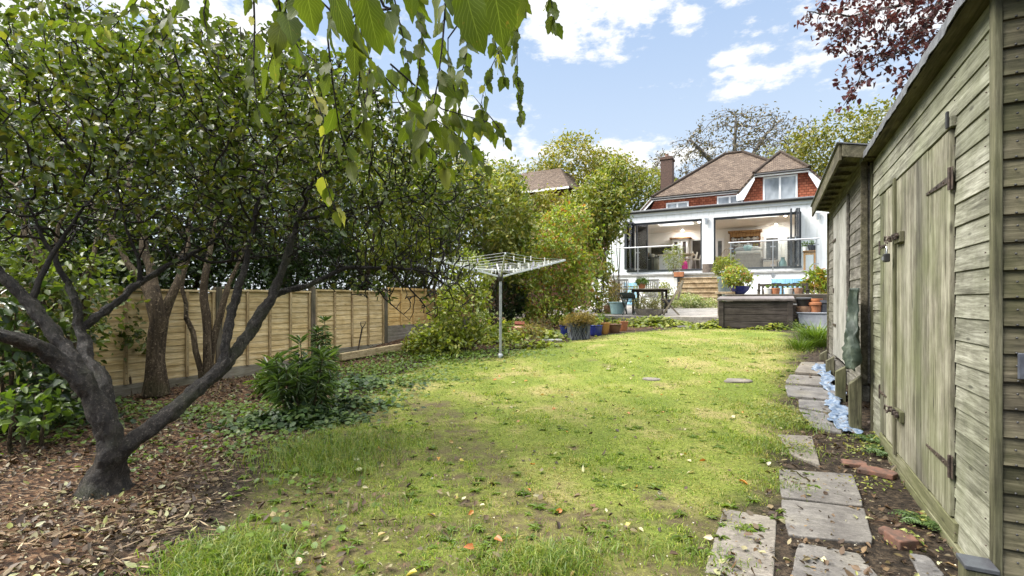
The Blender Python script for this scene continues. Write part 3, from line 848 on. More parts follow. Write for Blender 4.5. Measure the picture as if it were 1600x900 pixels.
def strap(par, yh, z, ln, sgn, w0=.034, w1=.014):
    m = MB(); X = SX-.0255
    m.prism([(X,yh,z-w0/2),(X,yh+sgn*ln,z-w1/2),(X,yh+sgn*ln,z+w1/2),(X,yh,z+w0/2)], (-.004,0,0))
    m.cyl((X-.004,yh-sgn*.006,z-.055),(X-.004,yh-sgn*.006,z+.055),.007,n=8)
    m.box((X-.003+.004,yh-sgn*.034 if sgn>0 else yh+.004,z-.055),(X+.004+.001,yh-.004 if sgn>0 else yh+.034,z+.055))
    for q in (.2,.5,.8): m.cyl((X-.003,yh+sgn*ln*q,z),(X-.008,yh+sgn*ln*q,z),.006,n=6)
    return m.build('hinge', M_iron, par, bevel=.001, seg=1)
strap(d1, DY0+.004, 1.79, .40, 1); strap(d1, DY0+.004, .40, .40, 1)
strap(d2, DY1-.004, 1.62, .22, -1, .03); strap(d2, DY1-.004, .48, .24, -1, .03)
# tower bolt / hasp on a small block, twice
def hasp(z, y):
    m = MB(); X = SX-.0255
    m.box((X-.024,y-.21,z-.035),(X,y-.03,z+.035)); b = m.build('latch_block', M_beamz, d1, bevel=.003)
    m = MB()
    m.cyl((X-.034,y-.20,z+.01),(X-.034,y+.055,z+.01),.008,n=8)
    for q in (-.17,-.09,.02): m.box((X-.046,y+q,z-.012),(X-.0245,y+q+.018,z+.028))
    m.tube([(X-.034,y-.03,z+.01),(X-.058,y-.035,z+.012),(X-.066,y-.035,z-.01)],.006,6)
    m.tube([(X-.04,y+.03,z+.02),(X-.06,y+.05,z+.03),(X-.06,y+.065,z+.0),(X-.045,y+.05,z-.02)],.006,6)
    m.build('bolt', M_iron, d1, True, bevel=.001)
hasp(1.62, DM-.03); hasp(.44, DM-.03)
m = MB(); X = SX-.075; y = DM+.005; z = 1.50
m.box((X-.022,y-.03,z-.03),(X+.012,y+.03,z+.028))
pl = m.build('padlock', M_black, shed, bevel=.006)
m = MB(); m.tube([(X-.006,y-.02,z+.025),(X-.006,y-.02,z+.06),(X-.006,y-.012,z+.075),(X-.006,y+.012,z+.075),(X-.006,y+.02,z+.06),(X-.006,y+.02,z+.025)],.005,8); m.build('shackle', M_steel, pl, True)
m = MB(); m.lathe((X-.0225,y,z-.004),[(.012,-.012),(.012,.012)],10); m.build('padlock_plate', M_steel, pl)
# hook bracket on the end wall
m = MB(); Y = SY0-.02
m.box((.835,Y-.012,.90),(.935,Y,1.00)); m.tube([(.865,Y-.01,.985),(.86,Y-.09,.975),(.858,Y-.13,.955)],.010,8); m.tube([(.865,Y-.01,.925),(.86,Y-.10,.905),(.868,Y-.15,.90)],.010,8)
tag(m.build('tool_bracket', plain('grey_plastic',(.09,.10,.12),(.05,.055,.07),.45,10,.1), bevel=.003), 'dark grey tool bracket screwed to the shed end wall at the right edge', 'bracket')
# post stub by the shed base
m = MB(); c = G(1496, 895); m.box((SX-.12,2.52,-.05),(SX-.025,2.62,.155)); 
o = m.build('post_stub', M_beamz, bevel=.005); tag(o, 'short mossy post stub with a slate cap at the near shed corner', 'post')
m = MB(); m.box((SX-.125,2.515,.157),(SX-.022,2.625,.175)); m.build('cap', plain('slate_cap',(.05,.055,.06),(.03,.03,.035),.7,12,.3), o, bevel=.003)

# ================================================================== far shed (raised on posts)
S2 = .735; A0, A1 = 5.36, 8.35; B0 = .47
shed2 = thing('garden_shed', 'grey weathered shed raised on short posts, with a pale narrow door and overhanging roof', 'shed', (S2, A0, 0))
m = MB(); E0, E1, EZ0, EZ1 = 6.28, 7.50, .52, 2.27
clad_front(m, S2, A0, E0-.05, B0, EZ1, .118); clad_front(m, S2, E1+.05, A1, B0, EZ1, .118); clad_front(m, S2, A0, A1, EZ1+.004, 2.50, .118)
m.build('front_wall', M_s2, shed2, bevel=.003, seg=1)
m = MB(); m.box((S2+.02,A0-.02,B0),(2.6,A0+.02,2.40)); m.box((S2+.02,A1-.02,B0),(2.6,A1+.02,2.40)); m.box((2.56,A0+.02,B0),(2.6,A1-.02,2.30)); m.box((S2+.02,A0+.02,B0),(2.56,A1-.02,B0+.03)); m.build('side_wall', M_s2, shed2)
m = MB(); m.box((S2-.03,A0-.03,B0-.02),(S2+.02,A0,2.45)); m.build('corner_trim', M_s2roof, shed2, bevel=.003); m = MB(); m.box((S2-.03,A1,B0-.02),(S2+.02,A1+.03,2.45)); m.build('corner_trim', M_s2roof, shed2, bevel=.003)
o = plank_door('door', E0, E1, 7, S2-.016, EZ0, EZ1-.02, M_s2door, shed2)
m = MB()
for y in (E0-.05, E1+.006): m.box((S2-.034,y,EZ0),(S2-.012,y+.044,EZ1))
m.box((S2-.034,E0-.05,EZ1+.002),(S2-.012,E1+.05,EZ1+.05)); m.build('door_frame', M_s2, shed2, bevel=.003)
for z in (.9, 1.95):
    m = MB(); m.box((S2-.045,E1-.30,z-.015),(S2-.037,E1,z+.015)); m.build('hinge', M_iron, o)
m = MB(); m.box((S2-.045,E1-.1,1.3),(S2-.036,E1-.02,1.36)); m.build('latch', M_iron, o)
rz2 = lambda x: 2.575-.22*(x-.52)
m = MB(); m.prism([(.52,A0-.19,rz2(.52)),(2.8,A0-.19,rz2(2.8)),(2.8,A0-.19,rz2(2.8)-.05),(.545,A0-.19,rz2(.545)-.05)], (0,A1-A0+.27,0))
r2 = m.build('roof', M_s2roof, shed2)
m = MB(); m.box((.522,A0-.195,2.43),(.544,A1+.085,2.565)); m.build('eaves_board', M_s2roof, r2, bevel=.003)
m = MB(); m.prism([(.545,A0-.212,rz2(.545)-.005),(2.8,A0-.212,rz2(2.8)-.005),(2.8,A0-.212,rz2(2.8)-.11),(.545,A0-.212,rz2(.545)-.11)], (0,.02,0)); m.build('verge_board', M_s2roof, r2, bevel=.003)
m = MB(); m.prism([(.505,A0-.22,rz2(.505)+.012),(2.82,A0-.22,rz2(2.82)+.012),(2.82,A0-.22,rz2(2.82)+.002),(.505,A0-.22,rz2(.505)+.002)], (0,A1-A0+.33,0)); m.build('felt', M_felt, r2)
for i in range(9):
    m = MB(); m.box((.56,A0-.15+i*.36,2.46),(S2-.03,A0-.11+i*.36,2.49)); m.build('rafter', M_s2roof, r2)
m = MB(); m.box((S2-.028,A0-.06,.315),(S2+.03,A1,B0-.022)); m.build('base_rail', M_s2, shed2, bevel=.004)
for y, h in ((5.24,.60),(6.28,.62),(7.35,.60),(8.25,.62)):
    g0 = GZ(S2,y); m = MB()
    m.prism([(S2-.125,y,g0-.1),(S2-.035,y,g0-.1),(S2-.035,y,g0+h-.12 if y<6 else .5),(S2-.125,y,g0+h-.20 if y<6 else .44)],(0,.085,0)); m.build('support_post', M_beamz, shed2, bevel=.004)
# tarp hanging between the sheds
t = NT('green_tarpaulin'); v = t.coord(); n1 = t.noise(v, 6, 5); 
wv = t.N('TexBrick', {'Vector': t.coord((60,60,60)), 'Scale': 1.0}).outputs['Fac']
M_tarp = t.done(t.bsdf(t.ramp(n1, [(.3, (.010,.018,.012)), (.52, (.022,.036,.025)), (.66, (.075,.095,.07))]), .6, t.noise(v, 40, 3), .25, .004, 0, .5))
V, Fc = [], []; nu, nv = 34, 40
from mathutils import noise as mnoise
for j in range(nv+1):
    q = j/nv; wd = .07+.24*min(1, q*1.35)**.8
    for i in range(nu+1):
        p_ = i/nu
        y = 5.20+wd*(p_-.25)+.02*math.sin(q*7)
        n1 = 1-abs(mnoise.fractal(Vector((p_*3.2+q*.8, q*1.1, 1.7)), .9, 2.0, 4))*1.9      # sharp ridges running down the cloth
        n2 = mnoise.fractal(Vector((p_*7, q*6, 4.2)), .9, 2.0, 3)
        z = 1.31-.66*q-.05*q*math.sin(p_*5+1)+.03*n2*q
        x = S2-.05-.055*math.sin(math.pi*min(1,max(0,p_)))-.075*n1*(.3+.7*q)-.02*n2
        V.append((x,y,z))
b = nu+1
Fc = [(j*b+i,j*b+i+1,(j+1)*b+i+1,(j+1)*b+i) for j in range(nv) for i in range(nu)]
m = MB(); m.add(V, Fc); m.v = [Vector((q.x, q.y, q.z)) for q in m.v]; o = m.build('tarpaulin', M_tarp, None, True); sm = o.modifiers.new('t','SOLIDIFY'); sm.thickness = .006
tag(o, 'crumpled dark green tarpaulin hanging in the gap between the two sheds', 'tarpaulin')
# blue plastic sheet on the ground
t = NT('blue_plastic'); v = t.pos(); n1 = t.noise(v, 14, 6, .7)
M_blue = t.done(t.bsdf(t.ramp(n1, [(.3, (.03,.05,.09)), (.47, (.075,.115,.18)), (.57, (.19,.225,.27)), (.61,(.07,.058,.045))]), .6, t.noise(v, 30, 4), .5, .006, 0, .5))
from mathutils import noise as mnoise
V = []; nu, nv = 14, 110
for j in range(nv+1):
    y = 5.05+2.75*j/nv; x0 = .515+.025*math.sin(y*3.1)+.025*math.sin(y*9)+.012*math.sin(y*31); x1 = x0+.15+.05*mnoise.noise(Vector((y*3,2.,0)))
    for i in range(nu+1):
        p_ = i/nu; x = x0+(x1-x0)*p_
        V.append((x,y+.02*math.sin(p_*9+y*7),GZ(x,y)+.032+.022*mnoise.fractal(Vector((x*14,y*5,.3)),.8,2.1,4)))
b = nu+1
m = MB(); m.add(V, [(j*b+i,j*b+i+1,(j+1)*b+i+1,(j+1)*b+i) for j in range(nv) for i in range(nu)])
o = m.build('plastic_sheet', M_blue, None, True); sm = o.modifiers.new('t','SOLIDIFY'); sm.thickness = .003
tag(o, 'crumpled pale blue plastic sheet lying along the far shed base', 'plastic sheet')
# loose bricks by the shed
M_brick = plain('old_brick', (.13,.062,.04), (.06,.036,.026), .9, 16, .6)
def brick(px, py, s, rz, lab, tilt=.1):
    c = G(px, py); m = MB()
    Mx = Matrix.Translation((c.x,c.y,c.z+.02)) @ Matrix.Rotation(rz,4,'Z') @ Matrix.Rotation(tilt,4,'X')
    vs = [(-s[0]/2,-s[1]/2,0),(s[0]*.4,-s[1]/2,0),(s[0]/2,s[1]*.1,0),(s[0]*.35,s[1]/2,0),(-s[0]*.45,s[1]/2,0)]
    m.prism([Mx @ Vector(q)-Vector((0,0,.02)) for q in vs], (0,0,s[2]))
    return tag(m.build('broken_brick', M_brick, bevel=.006), lab, 'brick')
brick(1409,852,(.12,.10,.05),.6,'broken orange brick lying on soil beside the fern like weed')
brick(1372,742,(.22,.11,.035),-.3,'flat red brick half buried by the shed door sill',.05)
brick(1335,728,(.16,.10,.03),.2,'flat brown brick at the path edge in front of the weeds',.05)
brick(1385,835,(.07,.05,.03),1.0,'small brown brick chip next to the broken orange brick')

# ================================================================== fence along the left side
FX = -7.15
M_f = boards('new_fence_boards', 'y', (.40,.28,.115), (.56,.42,.21), (.66,.53,.31), green=(.25,.22,.09), gamt=.1, isl=.18, scale=.8)
M_fz = boards('fence_battens', 'z', (.22,.15,.075), (.36,.26,.13), (.47,.36,.2), green=(.25,.22,.09), gamt=.15, isl=.2)
M_fo = boards('orange_fence_boards', 'y', (.42,.25,.085), (.58,.39,.15), (.68,.48,.22), green=(.3,.2,.05), gamt=.1, isl=.15)
M_grav = boards('gravel_board', 'y', (.13,.11,.085), (.22,.19,.15), (.31,.28,.23), green=(.16,.17,.07), gamt=.35, isl=.15)
M_post = boards('fence_post', 'z', (.05,.042,.033), (.12,.095,.07), (.19,.155,.115), green=(.12,.13,.05), gamt=.3, isl=.15)
posts = [2.78-1.83*2, 2.78-1.83, 2.78, 4.42, 6.05, 7.90, 9.73, 11.56]
posts[3] = 4.38; 
fen = thing('timber_fence', 'new pale lap panel fence with dark posts along the left side of the garden', 'fence', (FX, 2.78, 0))
for i in range(len(posts)-1):
    y0, y1 = posts[i]+.05, posts[i+1]-.05; zb = min(GZ(FX,y0),GZ(FX,y1)); zg = zb+.17
    zt = [1.33,1.33,1.335,1.35,1.385,1.44,1.48][i]
    if i >= 5: zg = zb+.35
    mt = M_fo if i >= 5 else M_f
    m = MB(); z = zg; k = 0
    while z < zt-.05:
        h = .088; e = random.uniform(-.003,.003)
        m.add([(FX+.012,y0,z),(FX+.012,y1,z+e),(FX+.004,y1,z+h+.016+e),(FX+.004,y0,z+h+.016),(FX-.004,y0,z),(FX-.004,y1,z+e),(FX-.010,y1,z+h+.016+e),(FX-.010,y0,z+h+.016)],
              [(0,1,2,3),(7,6,5,4),(0,4,5,1),(1,5,6,2),(2,6,7,3),(3,7,4,0)]); z += h
    p_ = m.build('lap_panel', mt, fen)
    for q in range(5):
        y = y0+.02+(y1-y0-.04)*q/4; m = MB(); m.box((FX+.0135,y-.02,zg),(FX+.038,y+.02,zt-.012)); nl = MB()
        for k in range(12):
            if zg+.05+k*.088 < zt-.03: nl.lathe((FX+.040,y,zg+.05+k*.088),[(.004,-.004),(.004,.004)],5)
        build2('batten', [(m, M_fz if i < 5 else M_fo), (nl, M_iron)], p_)
    m = MB(); m.box((FX-.03,y0-.01,zt-.010),(FX+.042,y1+.01,zt+.018)); m.build('capping_rail', mt, p_, bevel=.003)
    m = MB(); m.box((FX-.02,y0,zb-.05),(FX+.022,y1,zg-.004)); m.build('gravel_board', M_grav, fen, bevel=.004)
for y in posts:
    m = MB(); m.box((FX-.045,y-.045,GZ(FX,y)-.1),(FX+.050,y+.045,1.40 if y < 6 else 1.46)); m.build('post', M_post, fen, bevel=.005)
# sleeper edging and planter by the fence
a, b = P(532,549,8.5), P(642,527,9.5)
for q_ in (a, b): q_.z = GZ(q_.x,q_.y)+.06
M_sleeper = boards('sleeper_edge', 'y', (.20,.15,.08), (.36,.28,.16), (.50,.41,.26), gamt=.1, isl=.1)
m = MB(); m.bar(a+Vector((0,0,.03)), b+Vector((0,0,.03)), .10, .12); tag(m.build('timber_edging', M_sleeper, bevel=.006), 'pale sleeper laid as bed edging below the fence near the spade', 'edging')
# spade
c = P(557,556,8.8); c.z = GZ(c.x,c.y); top = P(566,512,8.75)
sp = thing('garden_spade', 'spade with a dark D handle standing in the bed in front of the fence', 'spade', tuple(c))
m = MB(); m.tube([c+Vector((0,0,-.02)), c.lerp(top,.5), top], [.014,.014,.013], 8); m.build('shaft', plain('ash_shaft',(.05,.03,.02),(.03,.02,.014),.6,12,.2,stretch=(1,1,.2)), sp, True)
ax = (top-c).normalized(); s_ = Vector((CT,ST,0))
m = MB(); m.tube([top, top+ax*.04-s_*.03, top+ax*.10-s_*.048, top+ax*.105+s_*.048, top+ax*.04+s_*.03, top], .009, 6); m.build('handle', M_black, sp, True)
m = MB(); m.prism([c+s_*-.085+Vector((0,0,.06)), c+s_*.085+Vector((0,0,.06)), c+s_*.085-Vector((0,0,.08)), c-Vector((0,0,.12)), c+s_*-.085-Vector((0,0,.08))], Vector((-ST,CT,0))*.004); m.build('blade', M_steel, sp)
# ================================================================== house
t = NT('white_render'); v = t.coord()
M_white = t.done(t.bsdf(t.mix(t.ramp(t.noise(t.coord((2.2,2.2,.16)), 3.0, 6, .7), [(.50, 0), (.66, .5)]), t.ramp(t.noise(v, 1.3, 6, .7), [(.4, (.74,.75,.76)), (.6, (.82,.83,.84))]), (.50,.51,.47)), .85, t.noise(v, 60, 4), .25, .004, 0, .2))
M_trim = plain('white_upvc', (.82,.82,.82), (.76,.76,.76), .35, 3, .02)
M_cream = plain('interior_paint', (.86,.84,.79), (.83,.81,.76), .8, 2, .02)
M_dgrey = plain('anthracite_frame', (.045,.048,.055), (.035,.037,.042), .45, 8, .05, .2)
M_lead = plain('lead_grey_roofing', (.30,.315,.34), (.21,.22,.245), .7, 5, .2)
def tilemat(name, c1, c2, c3, sx, sz, bump=.6, rot=(0,0,0)):
    t = NT(name); c = t.N('TexCoord')
    # uv laid along the eaves (u) and down the slope (v)
    br = t.N('TexBrick', {'Vector': c.outputs['UV'], 'Scale': 1.0, 'Mortar Size': .012, 'Mortar Smooth': .3, 'Brick Width': sx, 'Row Height': sz, 'Color1': (0,0,0,1), 'Color2': (1,1,1,1), 'Mortar': (.5,.5,.5,1)}, offset=.5)
    n = t.noise(t.coord(), 2.2, 7, .7)
    f = t.math('ADD', t.math('MULTIPLY', t.N('SeparateColor', {0: br.outputs['Color']}).outputs[0], .45), t.math('MULTIPLY', n, .6))
    col = t.ramp(f, [(.2, c1), (.5, c2), (.85, c3)])
    lich = t.ramp(t.noise(t.coord(), 16, 4, .7), [(.6, 0), (.68, .6)])
    col = t.mix(lich, col, (.34,.28,.18))
    gap = br.outputs['Fac']
    col = t.mix(t.math('MULTIPLY', gap, .75), col, tuple(q*.3 for q in c1))
    sv = t.N('SeparateXYZ', {0: c.outputs['UV']}); saw = t.math('FRACT', t.math('DIVIDE', sv.outputs[1], sz))
    h = t.math('SUBTRACT', t.math('MULTIPLY', saw, -1.0), gap)
    return t.done(t.bsdf(col, .85, h, bump, .03, 0, .2))
t = NT('skylight_panel'); M_skyp = t.done(t.N('BsdfTranslucent', {'Color': (.95,.96,.97)}))
M_roof = tilemat('roof_tiles', (.052,.036,.027), (.095,.067,.049), (.155,.117,.087), .17, .11)
M_hang = tilemat('tile_hanging', (.20,.055,.03), (.32,.095,.05), (.42,.15,.085), .17, .115)
M_hbrick = tilemat('house_brick', (.16,.07,.045), (.25,.12,.075), (.32,.18,.12), .22, .075, .4)
def uvpanel(name, polys, mat, parent, thick=0.0):
    """each polygon gets UVs in metres: u along its first edge's horizontal, v up the slope"""
    me = bpy.data.meshes.new(name); off = WLOC[parent.name]
    V, Fs, UV = [], [], []
    for po in polys:
        po = [Vector(q) for q in po]; n = (po[1]-po[0]).cross(po[2]-po[0]).normalized()
        u = Vector((0,0,1)).cross(n); u = u.normalized() if u.length > 1e-4 else Vector((1,0,0)); vv = n.cross(u)
        b = len(V); V += [tuple(q-off) for q in po]; Fs.append(tuple(range(b, b+len(po)))); UV += [(q.dot(u), q.dot(vv)) for q in po]
    me.from_pydata(V, [], Fs); uvl = me.uv_layers.new(name='UVMap')
    for l in me.loops: uvl.data[l.index].uv = UV[l.vertex_index]
    o = link(name, me, mat, parent)
    if thick: m = o.modifiers.new('t','SOLIDIFY'); m.thickness = thick; m.offset = -1
    return o
HYF = 23.0; XL, XR = -6.97, 2.35; FLZ, HDZ, TOPZ = 2.55, 4.80, 5.26
LX0, LX1, RX0, RX1 = -5.99, -2.69, -2.22, 1.06
MY = 26.0; RB = 28.2
house = thing('brick_house', 'tile hung house with brown hipped roof and a white flat roofed garden extension', 'house', (-2.3, HYF, .62))
m = MB()
m.box((XL,HYF,.4),(LX0,HYF+.3,TOPZ)); m.box((LX1,HYF,.4),(RX0,HYF+.3,TOPZ)); m.box((RX1,HYF,.4),(XR,HYF+.3,TOPZ))
m.box((LX0,HYF,HDZ),(LX1,HYF+.3,TOPZ)); m.box((RX0,HYF,HDZ),(RX1,HYF+.3,TOPZ))
m.box((LX0,HYF,.4),(LX1,HYF+.3,FLZ-.02)); m.box((RX0,HYF,.4),(RX1,HYF+.3,FLZ-.02))
m.box((XL,HYF+.3,.4),(XL+.3,RB,TOPZ)); m.box((XR-.3,HYF+.3,.4),(XR,RB,TOPZ))
m.build('extension_wall', M_white, house)
# room behind the doors
m = MB(); m.box((XL+.3,RB,FLZ),(XR-.3,RB+.1,TOPZ-.15)); m.box((XL+.302,HYF+.3,FLZ),(XL+.33,RB,5.0)); m.box((XR-.33,HYF+.3,FLZ),(XR-.302,RB,5.0)); m.box((-2.52,HYF+.31,FLZ),(-2.42,25.2,5.0)); m.build('inner_wall', M_cream, house)
m = MB(); m.box((XL+.3,HYF+.3,FLZ-.1),(XR-.3,RB,FLZ)); m.build('inner_floor', boards('oak_floor','y',(.25,.16,.09),(.36,.25,.15),(.45,.33,.2),gamt=0), house)
def slab_holes(m, x0,x1,y0,y1,z0,z1,holes):
    xs_ = sorted({x0,x1,*[h[0] for h in holes],*[h[1] for h in holes]}); ys_ = sorted({y0,y1,*[h[2] for h in holes],*[h[3] for h in holes]})
    for i in range(len(xs_)-1):
        for j in range(len(ys_)-1):
            cx, cy_ = (xs_[i]+xs_[i+1])/2, (ys_[j]+ys_[j+1])/2
            if any(h[0]<cx<h[1] and h[2]<cy_<h[3] for h in holes): continue
            m.box((xs_[i],ys_[j],z0),(xs_[i+1],ys_[j+1],z1))
SKY = [(-5.0,-3.35,23.9,25.8),(-1.45,.30,23.75,25.1)]
m = MB(); slab_holes(m, XL+.3,XR-.3,HYF+.302,RB,4.98,5.05,SKY); m.build('ceiling', M_cream, house)
m = MB(); slab_holes(m, XL-.12,XR+.12,HYF-.16,RB,TOPZ+.006,TOPZ+.09,SKY); m.build('extension_roof', M_lead, house)
for x0,x1,y0,y1 in SKY:
    m = MB()
    for lo,hi in (((x0-.05,y0-.05),(x1+.05,y0)),((x0-.05,y1),(x1+.05,y1+.05)),((x0-.05,y0),(x0,y1)),((x1,y0),(x1+.05,y1))): m.box((*lo,5.052),(*hi,5.5))
    m.build('skylight_kerb', M_trim, house)
for x0,x1,y0,y1 in SKY:
    m = MB(); m.add([(x0+.002,y0+.002,5.0),(x1-.002,y0+.002,5.0),(x1-.002,y1-.002,5.12),(x0+.002,y1-.002,5.12)],[(0,1,2,3)]); m.build('skylight_panel', M_skyp, house)
m = MB(); m.box((XL-.10,HYF-.05,TOPZ-.17),(XR+.1,HYF-.002,TOPZ+.004)); m.build('fascia', M_trim, house)
m = MB(); m.tube([(XL-.15,HYF-.12,TOPZ+.02),(XR+.15,HYF-.12,TOPZ+.02)], .065, 10); m.build('gutter', M_black, house, True)
m = MB(); m.tube([(XR-.04,HYF-.06,TOPZ-.05),(XR-.04,HYF-.06,2.4)], .035, 8); m.build('downpipe', M_trim, house, True)
# recessed downlights, their glow added to brighten the rooms
t = NT('added_downlight_glow'); e_ = t.N('Emission', {'Color': (1,.97,.92), 'Strength': 520.0}); M_added_glow = t.done(e_)
for k, (x, y) in enumerate(((-3.05,25.0),(-4.2,27.6),(.55,25.0),(.2,27.6))):
    m = MB(); m.lathe((x,y,4.955),[(.075,.0),(.08,.01),(.08,.022)],18); d_ = m.build('added_downlight', M_trim, house, True)
    m = MB(); m.lathe((x,y,4.948),[(.04,0),(.04,.005)],18); m.build('lamp', M_added_glow, d_)
# door frames and folded leaves
for x0, x1, nm in ((LX0,LX1,'l'),(RX0,RX1,'r')):
    m = MB(); m.box((x0+.002,HYF+.05,HDZ-.09),(x1-.002,HYF+.15,HDZ-.002)); m.box((x0+.002,HYF+.05,FLZ+.062),(x0+.07,HYF+.15,HDZ-.092)); m.box((x1-.07,HYF+.05,FLZ+.062),(x1-.002,HYF+.15,HDZ-.092)); m.box((x0-.02,HYF-.03,FLZ-.018),(x1+.02,HYF+.16,FLZ+.06))
    m.build('door_frame', M_dgrey, house, bevel=.004)
M_glass = glassmat('clear_glass', (.94,.97,.96), 0)
M_gdark = glassmat('window_glass', (.35,.39,.42), .16)
def leaf(x, y, ang, wd=.82):
    z0, z1 = FLZ+.07, HDZ+.02
    Mx = Matrix.Translation((x,y,0)) @ Matrix.Rotation(ang,4,'Z')
    m = MB()
    for lo, hi in (((0,-.03,z0),(.07,.03,z1)),((wd-.07,-.03,z0),(wd,.03,z1)),((.07,-.03,z0),(wd-.07,.03,z0+.08)),((.07,-.03,z1-.08),(wd-.07,.03,z1))): m.box(lo, hi, M=Mx)
    d = m.build('folding_door', M_dgrey, house, bevel=.003)
    m = MB(); m.box((.07,-.008,z0+.08),(wd-.07,.008,z1-.08), M=Mx); m.build('pane', M_glass, d)
    m = MB(); m.box((wd-.05,-.075,FLZ+1.0),(wd-.02,-.031,FLZ+1.16), M=Mx); m.build('handle', M_steel, d)
for i, (x, a) in enumerate(((LX0+.05,-86),(LX0+.17,-91),(LX0+.32,-88))): leaf(x, HYF+.06, R(a), .84)
leaf(LX0+.40, HYF+.10, R(62), .8)
for i, (x, a) in enumerate(((RX1-.06,-93),(RX1-.20,-88),(RX1-.36,-91))): leaf(x, HYF+.06, R(a), .84)
# deck, its rendered front wall and the hatches under it
DY = 21.0; DZ = 2.32; STX0, STX1 = -3.28, -1.45
m = MB()
m.box((XL-.1,DY,.5),(STX0-.02,HYF-.002,DZ-.08)); m.box((STX1+.02,DY,.5),(XR+.1,HYF-.002,DZ-.08)); m.box((STX0-.02,DY+.02,.5),(STX1+.02,HYF-.002,DZ-.082))
m.build('terrace_wall', M_white, house)
m = MB(); m.box((XL-.13,DY-.05,DZ-.076),(XR+.13,HYF-.004,DZ)); m.build('terrace_deck', plain('deck_edge_grey',(.33,.33,.32),(.24,.24,.235),.8,9,.3), house, bevel=.006)
M_bluep = boards('blue_painted_wood', 'z', (.18,.38,.55), (.27,.52,.72), (.36,.62,.80), gamt=0, isl=.1, knots=False)
for x0, x1, z0, z1, lab in ((-5.62,-5.0,1.05,1.98,''),(.0,1.02,1.28,2.02,'')):
    h = MB(); nb = int((x1-x0)/.13)
    for i in range(nb): h.box((x0+(x1-x0)*i/nb+.003,DY-.035,z0),(x0+(x1-x0)*(i+1)/nb-.003,DY-.005,z1))
    o = h.build('blue_hatch', M_bluep, house, bevel=.003); q = MB()
    for sx in (x0+.01, x1-.33): q.box((sx,DY-.042,z1-.20),(sx+.32,DY-.036,z1-.155)); q.box((sx,DY-.042,z0+.12),(sx+.32,DY-.036,z0+.16))
    q.build('hinge', M_black, o)
    q = MB(); q.box((x0-.05,DY-.028,z1+.002),(x1+.05,DY-.002,z1+.05)); q.build('frame', M_trim, o)
# upper storey
EX0, EX1, EZ = -5.25, 1.9, 6.52
def tile_wall(x0,x1,y,z0,z1): return [(x0,y,z0),(x1,y,z0),(x1,y,z1),(x0,y,z1)]
m = MB(); m.box((EX0+.05,MY+.02,TOPZ),(EX1,31.8,EZ-.02)); m.build('upper_wall_core', M_hbrick, house)
uvpanel('tile_hung_wall', [tile_wall(EX0-.02,-1.2,MY,TOPZ-.05,EZ), [(EX0-.62,MY,TOPZ-.05),(EX0-.02,MY,TOPZ-.05),(EX0-.02,MY,EZ-.04)]], M_hang, house)
ry, rzz = 29.1, 9.15
e0, e1, yf, yb = EX0-.18, EX1+.2, MY-.22, 32.2
uvpanel('roof', [[(e0,yf,EZ),(e1,yf,EZ),(-1.35,ry,rzz),(-2.25,ry,rzz)], [(e1,yf,EZ),(e1,yb,EZ),(-1.35,ry,rzz)], [(e1,yb,EZ),(e0,yb,EZ),(-2.25,ry,rzz),(-1.35,ry,rzz)], [(e0,yb,EZ),(e0,yf,EZ),(-2.25,ry,rzz)],
   [(e0,yf,EZ-.01),(e0,yb,EZ-.01),(e0-.75,yb,EZ-.80),(e0-.75,yf,EZ-.80)]], M_roof, house, .10)
m = MB()
for a, b in (((e0,yf,EZ),(-2.25,ry,rzz)),((e1,yf,EZ),(-1.35,ry,rzz)),((-2.25,ry,rzz),(-1.35,ry,rzz))): 
    a, b = Vector(a), Vector(b); n = int((b-a).length/.3)
    for i in range(n):
        p, q = a.lerp(b,i/n), a.lerp(b,(i+1.08)/n); m.tube([p+Vector((0,0,.0)), q+Vector((0,0,.015))], [.10,.085], 8)
m.build('ridge_tiles', M_roof, house, True)
m = MB(); m.box((e0,yf+.02,EZ-.20),(-1.0,yf+.045,EZ-.10)); m.bar((e0-.02,yf+.03,EZ-.14),(e0-.78,yf+.03,EZ-.94),.03,.20); m.build('eaves_board', M_trim, house)
m = MB(); m.tube([(e0,yf-.05,EZ-.12),(-1.05,yf-.05,EZ-.12)],.055,8); m.tube([(-1.1,yf-.04,EZ-.14),(-1.05,yf+.1,EZ-.5),(-1.05,yf+.12,TOPZ)],.035,8); m.build('roof_gutter', M_black, house, True)
# right-hand half-hipped wing
WY = 25.2; wx0, wx1 = -1.12, 1.87; wc = (wx0+wx1)/2; wz = 6.98; pk = 8.22
gl, gr = -.74, 1.49
uvpanel('tile_hung_wall', [[(wx0,WY,TOPZ-.05),(wx1,WY,TOPZ-.05),(wx1,WY,6.42),(gr,WY,wz-.05),(gl,WY,wz-.05),(wx0,WY,6.42)]], M_hang, house)
m = MB(); m.prism([(wx0+.02,WY+.02,TOPZ-.05),(wx1-.02,WY+.02,TOPZ-.05),(wx1-.02,WY+.02,6.3),(wx0+.02,WY+.02,6.3)],(0,3.5,0)); m.build('wing_wall_core', M_hbrick, house)
sl_ = (pk-6.15)/(wc-(wx0-.30)); hz_ = lambda x: pk-abs(x-wc)*sl_
yf2 = WY-.30; ht = 26.5
hl, hr = wc-(pk-wz)/sl_, wc+(pk-wz)/sl_
uvpanel('wing_roof', [[(hl,yf2,wz),(hr,yf2,wz),(wc,ht,pk)], [(wx0-.30,yf2,6.15),(hl,yf2,wz),(wc,ht,pk),(wc,30,pk),(wx0-.30,30,6.15)], [(hr,yf2,wz),(wx1+.30,yf2,6.15),(wx1+.30,30,6.15),(wc,30,pk),(wc,ht,pk)]], M_roof, house, .09)
m = MB()
